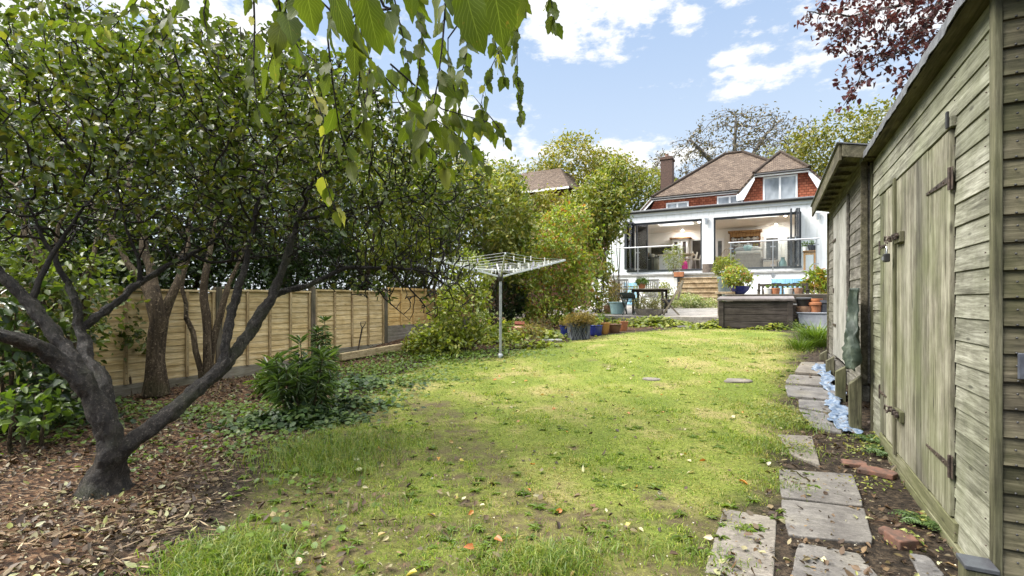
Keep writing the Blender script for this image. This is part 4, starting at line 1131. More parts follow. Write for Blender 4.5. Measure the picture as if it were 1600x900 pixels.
for a, b in (((hl,yf2,wz),(wc,ht,pk)),((hr,yf2,wz),(wc,ht,pk)),((wc,ht,pk),(wc,28.4,pk))):
    a, b = Vector(a), Vector(b); n = max(2,int((b-a).length/.3))
    for i in range(n): m.tube([a.lerp(b,i/n), a.lerp(b,(i+1.08)/n)+Vector((0,0,.015))], [.085,.07], 8)
m.build('ridge_tiles', M_roof, house, True)
m = MB(); m.box((hl-.02,yf2+.02,wz-.19),(hr+.02,yf2+.05,wz-.09))
for sx, a in ((-1,hl),(1,hr)):
    ex = wx0-.30 if sx < 0 else wx1+.30
    m.prism([(a-sx*.02,yf2+.015,wz-.10),(ex,yf2+.015,6.06),(ex,yf2+.015,5.80),(ex-sx*.30,yf2+.015,5.82),(a-sx*.03,yf2+.015,wz-.30)],(0,.03,0))
m.build('bargeboard', M_trim, house)
m = MB(); m.tube([(hl,yf2-.05,wz-.10),(hr,yf2-.05,wz-.10)],.05,8); m.build('wing_gutter', M_black, house, True)
def window(x0,x1,z0,z1,y,n=2,f=.07):
    m = MB(); m.box((x0,y-.05,z0),(x1,y+.01,z0+f)); m.box((x0,y-.05,z1-f),(x1,y+.01,z1)); m.box((x0,y-.05,z0+f),(x0+f,y+.01,z1-f)); m.box((x1-f,y-.05,z0+f),(x1,y+.01,z1-f))
    for i in range(1,n):
        c = x0+(x1-x0)*i/n; m.box((c-f*.6,y-.05,z0+f),(c+f*.6,y+.01,z1-f))
    w_ = m.build('window', M_trim, house, bevel=.005)
    m = MB(); m.box((x0+f,y-.022,z0+f),(x1-f,y-.012,z1-f)); m.build('pane', M_wpane, w_)
    m = MB(); m.box((x0-.05,y-.09,z0-.05),(x1+.05,y+.005,z0-.004)); m.build('sill', M_trim, w_, bevel=.005)
t = NT('window_pane'); n1 = t.noise(t.coord((1,1,.6)), 1.4, 3)
M_wpane = t.done(t.bsdf(t.ramp(n1,[(.35,(.16,.18,.19)),(.65,(.42,.45,.48))]), .06, None, spec=.8))
window(-.34,1.02,5.68,6.80,WY); window(-4.75,-3.66,TOPZ+.02,6.18,MY); window(-2.35,-.95-.25,5.45,6.28,MY)
# chimney
ch = onY(1042.5,250,27.8); cz = 9.0
m = MB(); m.box((ch.x-.30,27.5,6.4),(ch.x+.30,28.2,cz-.16)); m.box((ch.x-.34,27.46,cz-.158),(ch.x+.34,28.24,cz-.06)); m.box((ch.x-.30,27.5,cz-.058),(ch.x+.30,28.2,cz)); c_ = m.build('chimney', plain('chimney_brick',(.11,.065,.05),(.06,.038,.03),.9,14,.5), house)
m = MB()
for q in (27.68, 28.02): m.lathe((ch.x,q,cz),[(.10,0),(.09,.12),(.10,.13),(.10,.16),(.07,.16)],12)
m.build('chimney_pot', plain('chimney_pot_clay',(.24,.13,.09),(.15,.09,.07),.85,9,.2), c_, True)
# wall lamps
for px, py, lab in ((1104,346,'steel up and down wall lamp on the white pillar between the two door openings'),(1278,338,'small grey wall light on white render under the far shed eaves')):
    p = onY(px, py, HYF-.01); l_ = thing('wall_lamp', lab, 'wall lamp', tuple(p))
    m = MB(); m.box((p.x-.05,HYF-.03,p.z-.06),(p.x+.05,HYF-.002,p.z+.06)); m.build('backplate', M_steel, l_, bevel=.004)
    m = MB(); m.cyl((p.x,HYF-.10,p.z-.14),(p.x,HYF-.10,p.z+.10),.055,n=14); m.box((p.x-.10,HYF-.14,p.z+.10),(p.x+.10,HYF-.03,p.z+.12)); m.box((p.x-.02,HYF-.1,p.z-.02),(p.x+.02,HYF-.03,p.z+.02)); m.build('lamp_body', M_steel, l_, True)
# garden steps
M_step = stonemat('sandstone_steps', (.22,.155,.085), (.36,.27,.16), (.48,.38,.25), 4)
m = MB(); nr = 7; rs = (DZ-.97)/nr
for i in range(nr):
    z1 = .97+rs*(i+1)-.004*(i==nr-1); y0 = DY-.05-.30*(nr-1-i)
    m.box((STX0+.02,y0+.03,.6),(STX1-.02,min(y0+.40,DY-.052) if i<nr-1 else DY-.051,z1-.05)) if i<nr-1 else None
    if i < nr-1: m.box((STX0,y0,z1-.048),(STX1,min(y0+.34,DY-.052),z1))
tag(m.build('garden_steps', M_step, bevel=.012), 'flight of worn sandstone steps climbing from patio to terrace', 'steps')
# balustrades
def balustrade(x0, x1, lab, mids):
    b = thing('glass_balustrade', lab, 'balustrade', (x0, DY, DZ)); Y_ = DY-.01; zr = 3.46
    m = MB(); m.tube([(x0-.04,Y_,zr),(x1+.04,Y_,zr)],.026,10); m.build('handrail', M_steel, b, True)
    for x in [x0+.05]+mids+[x1-.05]:
        m = MB(); m.tube([(x,Y_,DZ-.25),(x,Y_,zr-.02)],.022,10); m.box((x-.05,Y_-.035,DZ-.24),(x+.05,Y_-.045+.07,DZ-.04))
        for z in (DZ+.22, zr-.22): m.box((x-.085,Y_-.02,z-.02),(x+.085,Y_+.02,z+.02))
        m.build('post', M_steel, b, True)
    e = [x0+.05]+mids+[x1-.05]
    for i in range(len(e)-1):
        m = MB(); m.box((e[i]+.06,Y_-.005,DZ+.08),(e[i+1]-.06,Y_+.005,zr-.06)); m.build('glass_panel', M_glass, b)
balustrade(-6.47, STX0, 'glass balustrade to the left of the stone steps, before the kitchen', [-5.0])
balustrade(STX1, 1.49, 'glass balustrade to the right of the stone steps, in front of the sofa', [.05])

# ------------------------------------------------------------------ what stands inside
M_oak = boards('honey_oak', 'z', (.22,.12,.05), (.36,.21,.09), (.46,.29,.14), gamt=0, isl=.15, knots=False)
M_dwood = boards('dark_dresser_wood', 'z', (.10,.05,.02), (.20,.105,.045), (.28,.16,.075), gamt=0, isl=.15, knots=False)
M_cab = plain('painted_cabinet', (.72,.70,.64), (.68,.66,.60), .5, 4, .03)
M_linen = plain('beige_linen', (.50,.45,.38), (.40,.36,.30), .95, 10, .3)
def isl(px, Y): return onY(px, 400, Y).x
Y = 24.9; x0, x1 = isl(1030,Y), isl(1066,Y)
o = thing('kitchen_island', 'white kitchen island with pale worktop inside the left opening', 'kitchen island', (x0,Y,FLZ))
m = MB(); m.box((x0,Y,FLZ),(x1,Y+1.1,FLZ+.88)); m.build('cabinet', M_trim, o, bevel=.006)
m = MB(); m.box((x0-.06,Y-.06,FLZ+.882),(x1+.5,Y+1.2,FLZ+.93)); m.build('worktop', plain('oak_worktop',(.55,.48,.38),(.45,.38,.28),.5,6,.1), o, bevel=.006)
c = (isl(1049,Y+.4), Y+.4, FLZ+.931); m = MB(); m.lathe(c,[(.10,0),(.22,.12),(.25,.19),(.235,.19),(.10,.03)],18); tag(m.build('fruit_bowl', M_trim, None, True),'large white bowl on the kitchen island','bowl')
c = (isl(1041,Y+.3), Y+.3, FLZ+.931); m = MB(); m.lathe(c,[(.08,0),(.13,.05),(.14,.16),(.12,.2),(.05,.22)],14); tag(m.build('kettle', plain('steel_kettle',(.4,.4,.4),(.3,.3,.3),.3,5,.05,.7), None, True),'small round grey kettle beside the white bowl','kettle')
for i, (px, lab) in enumerate(((1074,'white bar stool nearest the island end'),(1081,'white bar stool in the middle of the row'),(1088,'white bar stool nearest the dark doorway'))):
    Y2 = 25.1+.35*i; x = isl(px,Y2); s_ = thing('bar_stool', lab, 'bar stool', (x,Y2,FLZ), 'bar stools along the kitchen island')
    m = MB(); m.box((x-.19,Y2-.18,FLZ+.66),(x+.19,Y2+.18,FLZ+.70)); m.build('seat', M_cab, s_, bevel=.01)
    m = MB(); m.prism([(x+.15,Y2-.17,FLZ+.70),(x+.19,Y2-.17,FLZ+.70),(x+.27,Y2-.17,FLZ+1.02),(x+.24,Y2-.17,FLZ+1.02)],(0,.34,0)); m.build('backrest', M_cab, s_, bevel=.005)
    for sx in (-1,1):
        for sy in (-1,1):
            m = MB(); m.tube([(x+sx*.15,Y2+sy*.14,FLZ+.66),(x+sx*.19,Y2+sy*.18,FLZ)],.014,6); m.build('leg', M_steel, s_)
x = isl(1070,24.8); m = MB(); m.blob((x,24.8,FLZ+.28),(.14,.12,.30),14,10); tag(m.build('pink_cushion', plain('pink_fabric',(.62,.06,.28),(.5,.04,.22),.9,8,.2), None, True),'bright pink cushion leaning at the end of the kitchen island','cushion')
# wall units, cooker range, dark recess, doorway
Y = RB-.4; o = thing('wall_cabinet', 'cream wall cabinet with two glazed doors and dark cornice in the kitchen', 'cabinet', (isl(1051,Y),Y,FLZ+.9))
xa, xb = isl(1049.5,Y), isl(1076,Y); m = MB(); m.box((xa,Y,FLZ+.80),(xb,RB-.01,FLZ+1.98)); m.build('carcass', M_cab, o, bevel=.005)
m = MB(); m.box((xa-.1,Y-.08,FLZ+1.985),(xb+.1,RB-.01,FLZ+2.07)); m.build('cornice', M_dwood, o)
for q in range(2):
    a = xa+(xb-xa)*q/2+.04; b = a+(xb-xa)/2-.08; m = MB(); z0, z1 = FLZ+.86, FLZ+1.92
    for lo, hi in (((a,z0),(a+.09,z1)),((b-.09,z0),(b,z1)),((a+.09,z0),(b-.09,z0+.09)),((a+.09,z1-.09),(b-.09,z1))): m.box((lo[0],Y-.03,lo[1]),(hi[0],Y-.002,hi[1]))
    d_ = m.build('door', M_trim, o, bevel=.003); m = MB(); m.box((a+.09,Y-.014,z0+.09),(b-.09,Y-.006,z1-.09)); m.build('pane', plain('dark_cabinet_glass',(.10,.07,.055),(.04,.03,.03),.08,5,.0,spec=.8), d_)
xa, xb = isl(1018,RB), isl(1049,RB); m = MB(); m.box((xa,RB-.10,FLZ+1.03),(xb,RB-.012,FLZ+1.62)); tag(m.build('television', plain('dark_screen',(.03,.028,.027),(.015,.015,.015),.15,4,.0), bevel=.01),'wide dark screen on the kitchen wall beside the glazed cabinet','television')
o = thing('base_cabinet', 'grey green kitchen base cabinets with crockery along the left wall', 'kitchen units', (-6,25.6,FLZ)); m = MB(); xa, xb = isl(1001,25.6), isl(1029,26.4); m.box((xa,26.2,FLZ),(xb,26.9,FLZ+.88)); m.build('carcass', plain('sage_paint',(.36,.35,.29),(.30,.29,.24),.6,4,.05), o, bevel=.006)
m = MB(); m.box((xa-.05,26.15,FLZ+.882),(xb+.05,26.95,FLZ+.92)); m.build('worktop', plain('granite_top',(.14,.13,.12),(.08,.075,.07),.3,20,.05), o)
for i in range(7):
    x = xa+.15+(xb-xa-.3)*i/6; m = MB(); r_ = random.uniform(.05,.09); h_ = random.uniform(.12,.30); m.lathe((x,26.4+random.uniform(0,.3),FLZ+.921),[(r_*.7,0),(r_,h_*.4),(r_*.9,h_*.8),(r_*.4,h_)],12)
    tag(m.build('kitchen_jar', plain('jar_glaze%d'%i, random.choice([(.6,.58,.52),(.35,.22,.12),(.15,.14,.13),(.5,.45,.35)]), None, .3, 5, .05), None, True), 'jar or pot standing among others on the granite worktop', 'jar', 'jars on the kitchen worktop')
m = MB(); x = isl(1003,25.4); m.box((XL+.335,24.4,FLZ),(XL+.95,26.1,FLZ+2.05)); 
o = thing('tall_cupboard','tall cream cupboard against the kitchen side wall behind the folded doors','cupboard',(XL+.6,25.2,FLZ)); m.build('carcass', M_cab, o, bevel=.006)
m = MB()
for y in (24.45,25.3): m.box((XL+.952,y,FLZ+.1),(XL+.975,y+.78,FLZ+2.0))
m.build('door', M_trim, o, bevel=.004)
xa, xb = isl(1082,RB), isl(1099,RB)
m = MB(); m.box((xa-.06,RB-.05,FLZ),(xa,RB-.003,FLZ+1.9)); m.box((xb,RB-.05,FLZ),(xb+.06,RB-.003,FLZ+1.9)); m.box((xa-.06,RB-.05,FLZ+1.902),(xb+.06,RB-.003,FLZ+1.97)); dk = m.build('inner_doorway', M_trim, house)
m = MB(); m.box((xa,RB-.012,FLZ+.01),(xb,RB-.004,FLZ+1.9)); m.build('dark_hall', plain('dark_hall',(.07,.06,.045),(.03,.025,.02),.6,2,.0), dk)
# range in dark at left of island
m = MB(); x = isl(1010,25.9)
o = thing('range_cooker','black range cooker beside the kitchen island','cooker',(x,25.4,FLZ)); m.box((x-.35,25.45,FLZ+.08),(x+.35,26.1,FLZ+.9)); m.build('body', M_black, o, bevel=.008)
m = MB(); 
for q in (-.17,.17): m.box((x+q-.14,25.42,FLZ+.2),(x+q+.14,25.448,FLZ+.68))
m.build('oven_door', M_dgrey, o, bevel=.005); m = MB(); m.cyl((x-.3,25.39,FLZ+.74),(x+.3,25.39,FLZ+.74),.012,n=8); m.build('rail', M_steel, o)
# dining / sitting side
Y = RB-.42; xa, xb = isl(1140,Y), isl(1188,Y); o = thing('wooden_dresser','dark wooden plate dresser crowded with crockery at the back of the right hand room','dresser',(xa,Y,FLZ))
m = MB(); m.box((xa,Y-.25,FLZ),(xb,RB-.01,FLZ+.85)); m.box((xa,Y+.1,FLZ+.852),(xa+.05,RB-.01,FLZ+2.15)); m.box((xb-.05,Y+.1,FLZ+.852),(xb,RB-.01,FLZ+2.15)); m.box((xa+.052,RB-.06,FLZ+.852),(xb-.052,RB-.012,FLZ+2.1)); m.build('carcass', M_dwood, o, bevel=.004)
m = MB()
for z in (1.12,1.42,1.72): m.box((xa+.052,Y+.12,FLZ+z),(xb-.052,RB-.062,FLZ+z+.03))
m.build('shelf', M_dwood, o); m = MB(); m.box((xa-.08,Y+.02,FLZ+2.152),(xb+.08,RB-.01,FLZ+2.25)); m.box((xa+.052,Y+.1,FLZ+1.93),(xb-.052,Y+.13,FLZ+2.15)); m.build('cornice', M_oak, o)
pc = [M_trim, M_cab, plain('grey_glaze',(.4,.42,.42),None,.3), plain('yellow_glaze',(.8,.62,.05),None,.4), plain('blue_glaze',(.25,.35,.5),None,.3)]
for z in (1.15,1.45,.882,1.75):
    for i in range(9):
        x = xa+.14+(xb-xa-.28)*i/8; k = 3 if (z==1.45 and i>6) else random.choice([0,0,1,2,1,4]); m = MB()
        if random.random() < .55: m.lathe((x,Y+.26,FLZ+z+.0005),[(.035,0),(.055,.03),(.06,.11),(.052,.11),(.03,.02)],12)
        else: m.lathe((x,Y+.24,FLZ+z+.0005),[(.05,0),(.085,.06),(.09,.12),(.075,.13),(.02,.18)],12)
        tag(m.build('crockery', pc[k], None, True), 'cup or jug among the crockery on the dark dresser', 'crockery', 'crockery on the dresser shelves')
# sofa, seen from behind
Y = 24.6; xa, xb = isl(1150,Y), isl(1188,Y); o = thing('linen_sofa','beige linen sofa with its back to the garden, piled with cushions','sofa',(xa,Y,FLZ))
m = MB(); m.box((xa,Y,FLZ+.04),(xb,Y+.30,FLZ+.74)); m.tube([(xa-.02,Y+.13,FLZ+.76),(xb+.02,Y+.13,FLZ+.76)],.15,14); m.build('backrest', M_linen, o, True, bevel=.03)
m = MB(); m.box((xa,Y+.302,FLZ+.06),(xb,Y+1.0,FLZ+.42)); m.build('seat', M_linen, o, bevel=.03)
for q in (xa-.1, xb-.04):
    m = MB(); m.box((q,Y+.05,FLZ+.06),(q+.14,Y+1.0,FLZ+.62)); m.build('arm', M_linen, o, bevel=.05)
for i, (px, z, c, lab) in enumerate(((1157,.94,(.45,.43,.40),'grey cushion on the left end of the sofa back'),(1168,.99,(.45,.62,.60),'pale turquoise cushion in the middle of the sofa back'),(1180,.93,(.62,.59,.53),'cream cushion on the right end of the sofa back'))):
    x = isl(px,Y); m = MB(); m.blob((x,Y+.25,FLZ+z+.03),(.27,.13,.16),14,8,.03); tag(m.build('sofa_cushion', plain('cushion%d'%i,c,None,.95,9,.3), None, True), lab, 'cushion')
Y = 24.3; xa, xb = isl(1192,Y), isl(1214,Y); o = thing('upholstered_footstool','beige footstool heaped with folded blankets near the right folded doors','footstool',(xa,Y,FLZ))
m = MB(); m.box((xa,Y,FLZ+.05),(xb,Y+.5,FLZ+.36)); m.build('body', M_linen, o, bevel=.02)
for q in (xa+.04,xb-.04):
    m = MB(); m.cyl((q,Y+.06,FLZ),(q,Y+.06,FLZ+.05),.02); m.build('leg', M_oak, o)
for i, (dx, z, lab) in enumerate(((.05,.40,'pale folded blanket at the bottom of the pile on the footstool'),(-.03,.47,'black and white blanket on top of the pile on the footstool'))):
    m = MB(); x = (xa+xb)/2+dx; m.box((x-.30,Y+.03,FLZ+z-.038),(x+.30,Y+.45,FLZ+z+.03)); tag(m.build('folded_blanket', plain('blanket%d'%i,((.6,.57,.52),(.35,.33,.32))[i],((.5,.47,.42),(.05,.05,.05))[i],.95,14,.5), bevel=.025), lab, 'blanket')
x = isl(1223,24.5); m = MB(); m.lathe((x,24.5,FLZ),[(.12,0),(.16,.15),(.15,.32),(.09,.42),(.07,.5),(.09,.54),(.05,.54)],16); tag(m.build('floor_vase', plain('teal_vase',(.25,.42,.42),(.18,.32,.33),.35,5,.05), None, True),'pale teal vase on the floor by the right folded doors','vase')
# windsor chair and small cabinet
Y = 24.2; x = isl(1136,Y); o = thing('windsor_chair','pale wooden spindle back chair just inside the right opening','chair',(x,Y,FLZ))
m = MB(); m.lathe((x,Y,FLZ+.43),[(.20,0),(.22,.02),(.20,.045)],18); m.build('seat', M_oak, o, True)
M_pale = boards('pale_beech','z',(.42,.32,.2),(.55,.45,.3),(.62,.52,.37),gamt=0,knots=False)
m = MB()
for i in range(7):
    q = (i-3)/3; m.tube([(x+q*.15,Y-.17,FLZ+.47),(x+q*.20,Y-.26,FLZ+.92-.10*q*q)],.009,6)
m.tube([(x-.22*math.cos(a),Y-.18-.09*math.sin(a),FLZ+.48+.48*math.sin(a)) for a in np.linspace(0,math.pi,15)],.014,8); m.build('backrest', M_pale, o, True)
for sx in (-1,1):
    for sy in (-1,1):
        m = MB(); m.tube([(x+sx*.13,Y+sy*.12,FLZ+.44),(x+sx*.20,Y+sy*.18,FLZ)],[.016,.012],8); m.build('leg', M_pale, o, True)
Y = 25.4; xa, xb = isl(1117,Y), isl(1132,Y); o = thing('pine_chest','small honey coloured pine cabinet behind the spindle back chair','cabinet',(xa,Y,FLZ)); m = MB(); m.box((xa,Y,FLZ+.04),(xb,Y+.4,FLZ+.74)); m.build('carcass', M_oak, o, bevel=.006)
m = MB()
for q in range(3): m.box((xa+.03,Y-.022,FLZ+.08+q*.22),(xb-.03,Y-.002,FLZ+.27+q*.22))
m.build('drawer', M_oak, o, bevel=.004)
# glazed inner doors on the back wall
for px0, px1 in ((1193,1220),(1226,1250),(1118,1132)):
    xa, xb = isl(px0,RB), isl(px1,RB); m = MB(); z1 = FLZ+1.95
    m.box((xa,RB-.06,FLZ),(xa+.12,RB-.004,z1)); m.box((xb-.12,RB-.06,FLZ),(xb,RB-.004,z1)); m.box((xa+.12,RB-.06,z1-.14),(xb-.12,RB-.004,z1)); m.box((xa+.12,RB-.06,FLZ),(xb-.12,RB-.004,FLZ+.3)); d_ = m.build('inner_door', M_trim, house, bevel=.004)
    m = MB(); m.box((xa+.12,RB-.03,FLZ+.3),(xb-.12,RB-.02,z1-.14)); m.build('pane', plain('inner_glass',(.13,.13,.125),(.06,.06,.06),.1,3,.0,spec=.6), d_)
# things on the terrace
p = onY(1105,420,DY+.9); x = p.x; m = MB(); m.lathe((x,DY+1.2,DZ),[(.19,0),(.22,.02),(.23,.42),(.20,.42),(.18,.05)],18); tag(m.build('brown_planter', plain('brown_zinc',(.13,.10,.08),(.08,.062,.05),.6,10,.2), None, True),'dark brown round planter at the foot of the white pillar','planter')
Y = DY+.75; xa, xb = onY(1256,400,Y).x, onY(1275,400,Y).x; o = thing('plant_stand','rough wooden plant table on the terrace behind the right balustrade','table',(xa,Y,DZ))
m = MB(); m.box((xa-.03,Y-.03,DZ+.74),(xb+.03,Y+.33,DZ+.78)); m.build('tabletop', M_dwood, o, bevel=.004)
for q in (xa,xb-.06):
    for w_ in (Y,Y+.26): m = MB(); m.box((q,w_,DZ),(q+.06,w_+.05,DZ+.74)); m.build('leg', M_oak, o, bevel=.003)
m = MB(); m.box((xa+.061,Y+.005,DZ+.62),(xb-.061,Y+.03,DZ+.74)); m.build('apron', M_oak, o)
# ================================================================== vegetation
M_barkA = bark('gnarled_bark', (.012,.009,.007), (.046,.035,.027), (.18,.155,.125), 30, 1.0, .3, .55, .5)
M_twig = bark('dark_twigs', (.010,.008,.007), (.022,.018,.015), (.05,.042,.035), 20, .5)
M_barkB = bark('brown_bark', (.035,.023,.013), (.12,.085,.05), (.27,.205,.13), 13, 1.0, .2, .85, .3, .16)
M_barkG = bark('grey_bark', (.05,.047,.042), (.11,.10,.09), (.19,.175,.155), 5, .6)
LEAF_A = leafmat('fruit_tree_leaves', [(0.027,0.042,0.008),(0.045,0.066,0.012),(0.066,0.097,0.015),(0.083,0.117,0.017),(0.035,0.053,0.012),(0.104,0.133,0.022),(0.055,0.080,0.015),(0.152,0.155,0.025),(0.070,0.066,0.019)], trans=.34, rough=.34, spec=.5)
LEAF_H = leafmat('hedge_leaves', [(0.031,0.048,0.011),(0.057,0.081,0.015),(0.088,0.125,0.022),(0.122,0.166,0.031),(0.043,0.060,0.015),(0.171,0.190,0.032)], trans=.34, rough=.42)
LEAF_D = leafmat('dark_evergreen_leaves', [(0.016,0.031,0.009),(0.026,0.049,0.013),(0.042,0.073,0.018),(0.065,0.111,0.022),(0.021,0.039,0.011)], trans=.18, rough=.32, spec=.5)
LEAF_L = leafmat('light_shrub_leaves', [(0.092,0.130,0.019),(0.135,0.176,0.026),(0.183,0.218,0.033),(0.245,0.258,0.043),(0.110,0.145,0.028),(0.294,0.280,0.057)], trans=.36, rough=.42)
LEAF_M = leafmat('mixed_shrub_leaves', [(0.070,0.111,0.020),(0.116,0.156,0.027),(0.167,0.201,0.035),(0.218,0.228,0.043),(0.257,0.221,0.048),(0.096,0.130,0.029),(0.310,0.286,0.088)], trans=.32)
LEAF_Y = leafmat('yellow_orange_leaves', [(0.120,0.185,0.030),(0.184,0.258,0.035),(0.258,0.319,0.045),(0.331,0.350,0.050),(0.092,0.154,0.030),(0.276,0.309,0.050),(0.331,0.206,0.060),(0.147,0.216,0.035),(0.202,0.268,0.045),(0.368,0.144,0.050),(0.110,0.175,0.030)], trans=.34)
LEAF_O = leafmat('olive_gold_leaves', [(0.123,0.149,0.024),(0.185,0.196,0.031),(0.247,0.230,0.037),(0.296,0.230,0.042),(0.105,0.135,0.024)], trans=.3)
LEAF_G = leafmat('far_green_leaves', [(0.068,0.087,0.018),(0.113,0.127,0.023),(0.169,0.166,0.030),(0.225,0.190,0.040),(0.090,0.108,0.022)], trans=.3)
LEAF_B = leafmat('brown_sparse_leaves', [(.08,.075,.03),(.12,.10,.04),(.16,.12,.05),(.07,.06,.035),(.13,.08,.04)], trans=.2)
LEAF_P = leafmat('purple_leaves', [(0.044,0.016,0.021),(0.072,0.025,0.030),(0.104,0.040,0.043),(0.136,0.057,0.052),(0.056,0.034,0.028),(0.040,0.023,0.033)], trans=.35, tcol=(1.4,.9,.8))
LEAF_I = leafmat('ivy_leaves', [(.016,.034,.014),(.028,.055,.02),(.045,.085,.026),(.065,.115,.03),(.10,.15,.035),(.03,.05,.025)], trans=.18, rough=.55, spec=.25)
LEAF_W = leafmat('weed_leaves', [(0.056,0.100,0.016),(0.088,0.144,0.021),(0.120,0.176,0.029),(0.072,0.112,0.024)], trans=.35)

def ell(px, py, d, r): return (P(px, py, d), r)
def grow_tree(name, label, cat, base, seeds, ells, natt, step, infl, kill, tip, mat_b, leaf, leaf_sel, per, L, W=.55, ex=2.3, group=None, droop=.2, upn=.8, spread=.5, off=.02, jit=.25, grav=0.0, sides=5, shell=.3, shape='ovate', iters=60, trunk_split=.03, b_rough=False):
    o = thing(name, label, cat, tuple(base), group)
    att, _ = in_ellipsoids(ells, natt, shell)
    pos, par, sd = colonize(seeds, att, step, infl, kill, iters, jit, grav)
    r = pipe(pos, par, sd, tip, ex)
    big = r > trunk_split
    if trunk_split < .03 and cat == 'tree':      # knots and old pruning scars
        for k_ in np.where(big)[0]:
            if rng.random() < .10: r[k_] *= 1.22
    V, C, F, d = skeleton_np(pos, par, r, 12, big, .10); to = np_mesh('trunk', V, C, F, mat_b, o, True)
    if b_rough:
        md = to.modifiers.new('smooth', 'SUBSURF'); md.levels = md.render_levels = 2
        for sc_, st_ in ((.055, .030), (.018, .012)):
            tx_ = bpy.data.textures.new('bark_relief', 'CLOUDS'); tx_.noise_scale = sc_; tx_.noise_depth = 3
            md = to.modifiers.new('bark_relief', 'DISPLACE'); md.texture = tx_; md.strength = st_; md.mid_level = .5; md.texture_coords = 'LOCAL'
    V, C, F, d = skeleton_np(pos, par, r, sides, ~big, .06)
    np_mesh('branches', V, C, F, M_twig if mat_b is M_barkA else mat_b, o, True)
    sel = leaf_sel(pos, r)
    m = twig_leaves(pos, d, r, sel, per, L, W, spread, droop, upn, off, shape)
    np_mesh('crown', *m, leaf, o)
    print(name, len(pos), 'nodes', len(m[1])//2, 'leaves')
    return o, pos, r, d

# ---- the gnarled fruit tree on the left
b0 = G(165, 768)
KL = .76
L_ = lambda *q: ([P(*k[:3]) for k in q], [k[3]*KL for k in q])
seeds = [
 ([b0-Vector((0,0,.06)), b0+Vector((0,0,.03)), b0+Vector((.01,0,.12)), P(176,708,3.13)], [.205,.145,.094,.080]),
 L_((176,708,3.13,.105),(165,655,3.10,.082),(128,592,3.05,.074),(92,566,3.0,.066),(62,543,2.92,.056),(0,523,2.75,.046),(-90,500,2.6,.03)),
 L_((128,592,3.05,.07),(98,540,3.1,.055),(45,470,3.1,.046),(0,425,3.05,.038),(-70,340,2.95,.02)),
 L_((170,668,3.12,.07),(166,600,3.22,.058),(140,562,3.3,.05),(125,512,3.4,.042),(118,470,3.4,.036),(96,425,3.42,.026),(70,372,3.45,.017),(44,320,3.45,.010)),
 L_((125,512,3.4,.04),(165,485,3.5,.036),(205,452,3.65,.034),(245,424,3.8,.030),(300,398,4.05,.024),(338,372,4.2,.016),(370,320,4.3,.010)),
 L_((215,448,3.66,.022),(217,405,3.7,.017),(196,360,3.7,.012),(185,300,3.75,.008)),
 L_((176,708,3.13,.10),(206,690,3.18,.078),(250,658,3.28,.072),(300,618,3.42,.067),(350,572,3.58,.062),(386,524,3.72,.056),(425,466,3.86,.046),(448,405,4.0,.038),(466,345,4.12,.028),(492,270,4.25,.016)),
 L_((352,568,3.58,.05),(358,510,3.62,.042),(372,450,3.66,.036),(388,395,3.72,.028),(402,325,3.85,.018),(420,250,3.95,.010)),
 L_((386,524,3.72,.04),(408,478,3.85,.034),(440,455,4.0,.032),(488,444,4.12,.030),(540,418,4.25,.026),(615,418,4.4,.020),(670,425,4.5,.013),(705,450,4.55,.008)),
 L_((600,418,4.38,.014),(640,450,4.4,.010),(672,488,4.4,.006)),
 L_((560,418,4.28,.014),(600,465,4.3,.009),(640,500,4.3,.005)),
 L_((670,425,4.5,.012),(715,440,4.5,.008),(742,478,4.5,.004)),
 L_((300,398,4.05,.02),(330,412,4.1,.017),(380,405,4.15,.014),(440,398,4.3,.011)),
 L_((466,345,4.12,.022),(520,335,4.3,.018),(590,320,4.5,.014),(660,300,4.7,.009)),
 L_((45,470,3.1,.03),(70,420,3.2,.022),(110,350,3.35,.016),(150,300,3.5,.010)),
]
ells = [ell(420,235,4.4,(1.55,1.35,.92)), ell(140,240,3.8,(1.25,1.15,.85)), ell(600,290,4.7,(.85,1.0,.72)), ell(655,395,4.55,(.50,.55,.34)), ell(260,130,4.3,(1.2,1.1,.48)), ell(-60,250,3.3,(.7,.8,.7)), ell(500,370,4.3,(.8,.7,.30)), ell(470,140,4.4,(.8,.8,.35)), ell(690,310,4.9,(.5,.8,.85)), (*ell(600,430,4.4,(.65,.5,.25)),.55), (*ell(675,430,4.5,(.45,.5,.42)),.6), (*ell(330,345,4.1,(1.2,.7,.4)),.9), (*ell(480,360,4.3,(.9,.7,.35)),.8)]
def selA(pos, r):
    dep = -pos[:,0]*ST+pos[:,1]*CT; py = HY-(pos[:,2]-CH)*FPX/np.maximum(dep,.1)
    up = np.clip((400-py)/220, .07, .9)*.8
    return (r < .0095) & (rng.random(len(r)) < up)
tr, posA, rA, dA = grow_tree('fruit_tree', 'gnarled spreading fruit tree with forked dark trunk in the leaf strewn bed', 'tree', b0, seeds, ells, 12500, .075, .75, .108, .0042, M_barkA, LEAF_A, selA, 7, .058, .62, 2.75, jit=.42, off=.024, sides=5, trunk_split=.022, b_rough=True)
# a carpet of extra leaves near the upper and outer twigs, clumped like short spurs
for ch in tr.children:
    if ch.name.startswith('crown'): ch.name = 'crown'

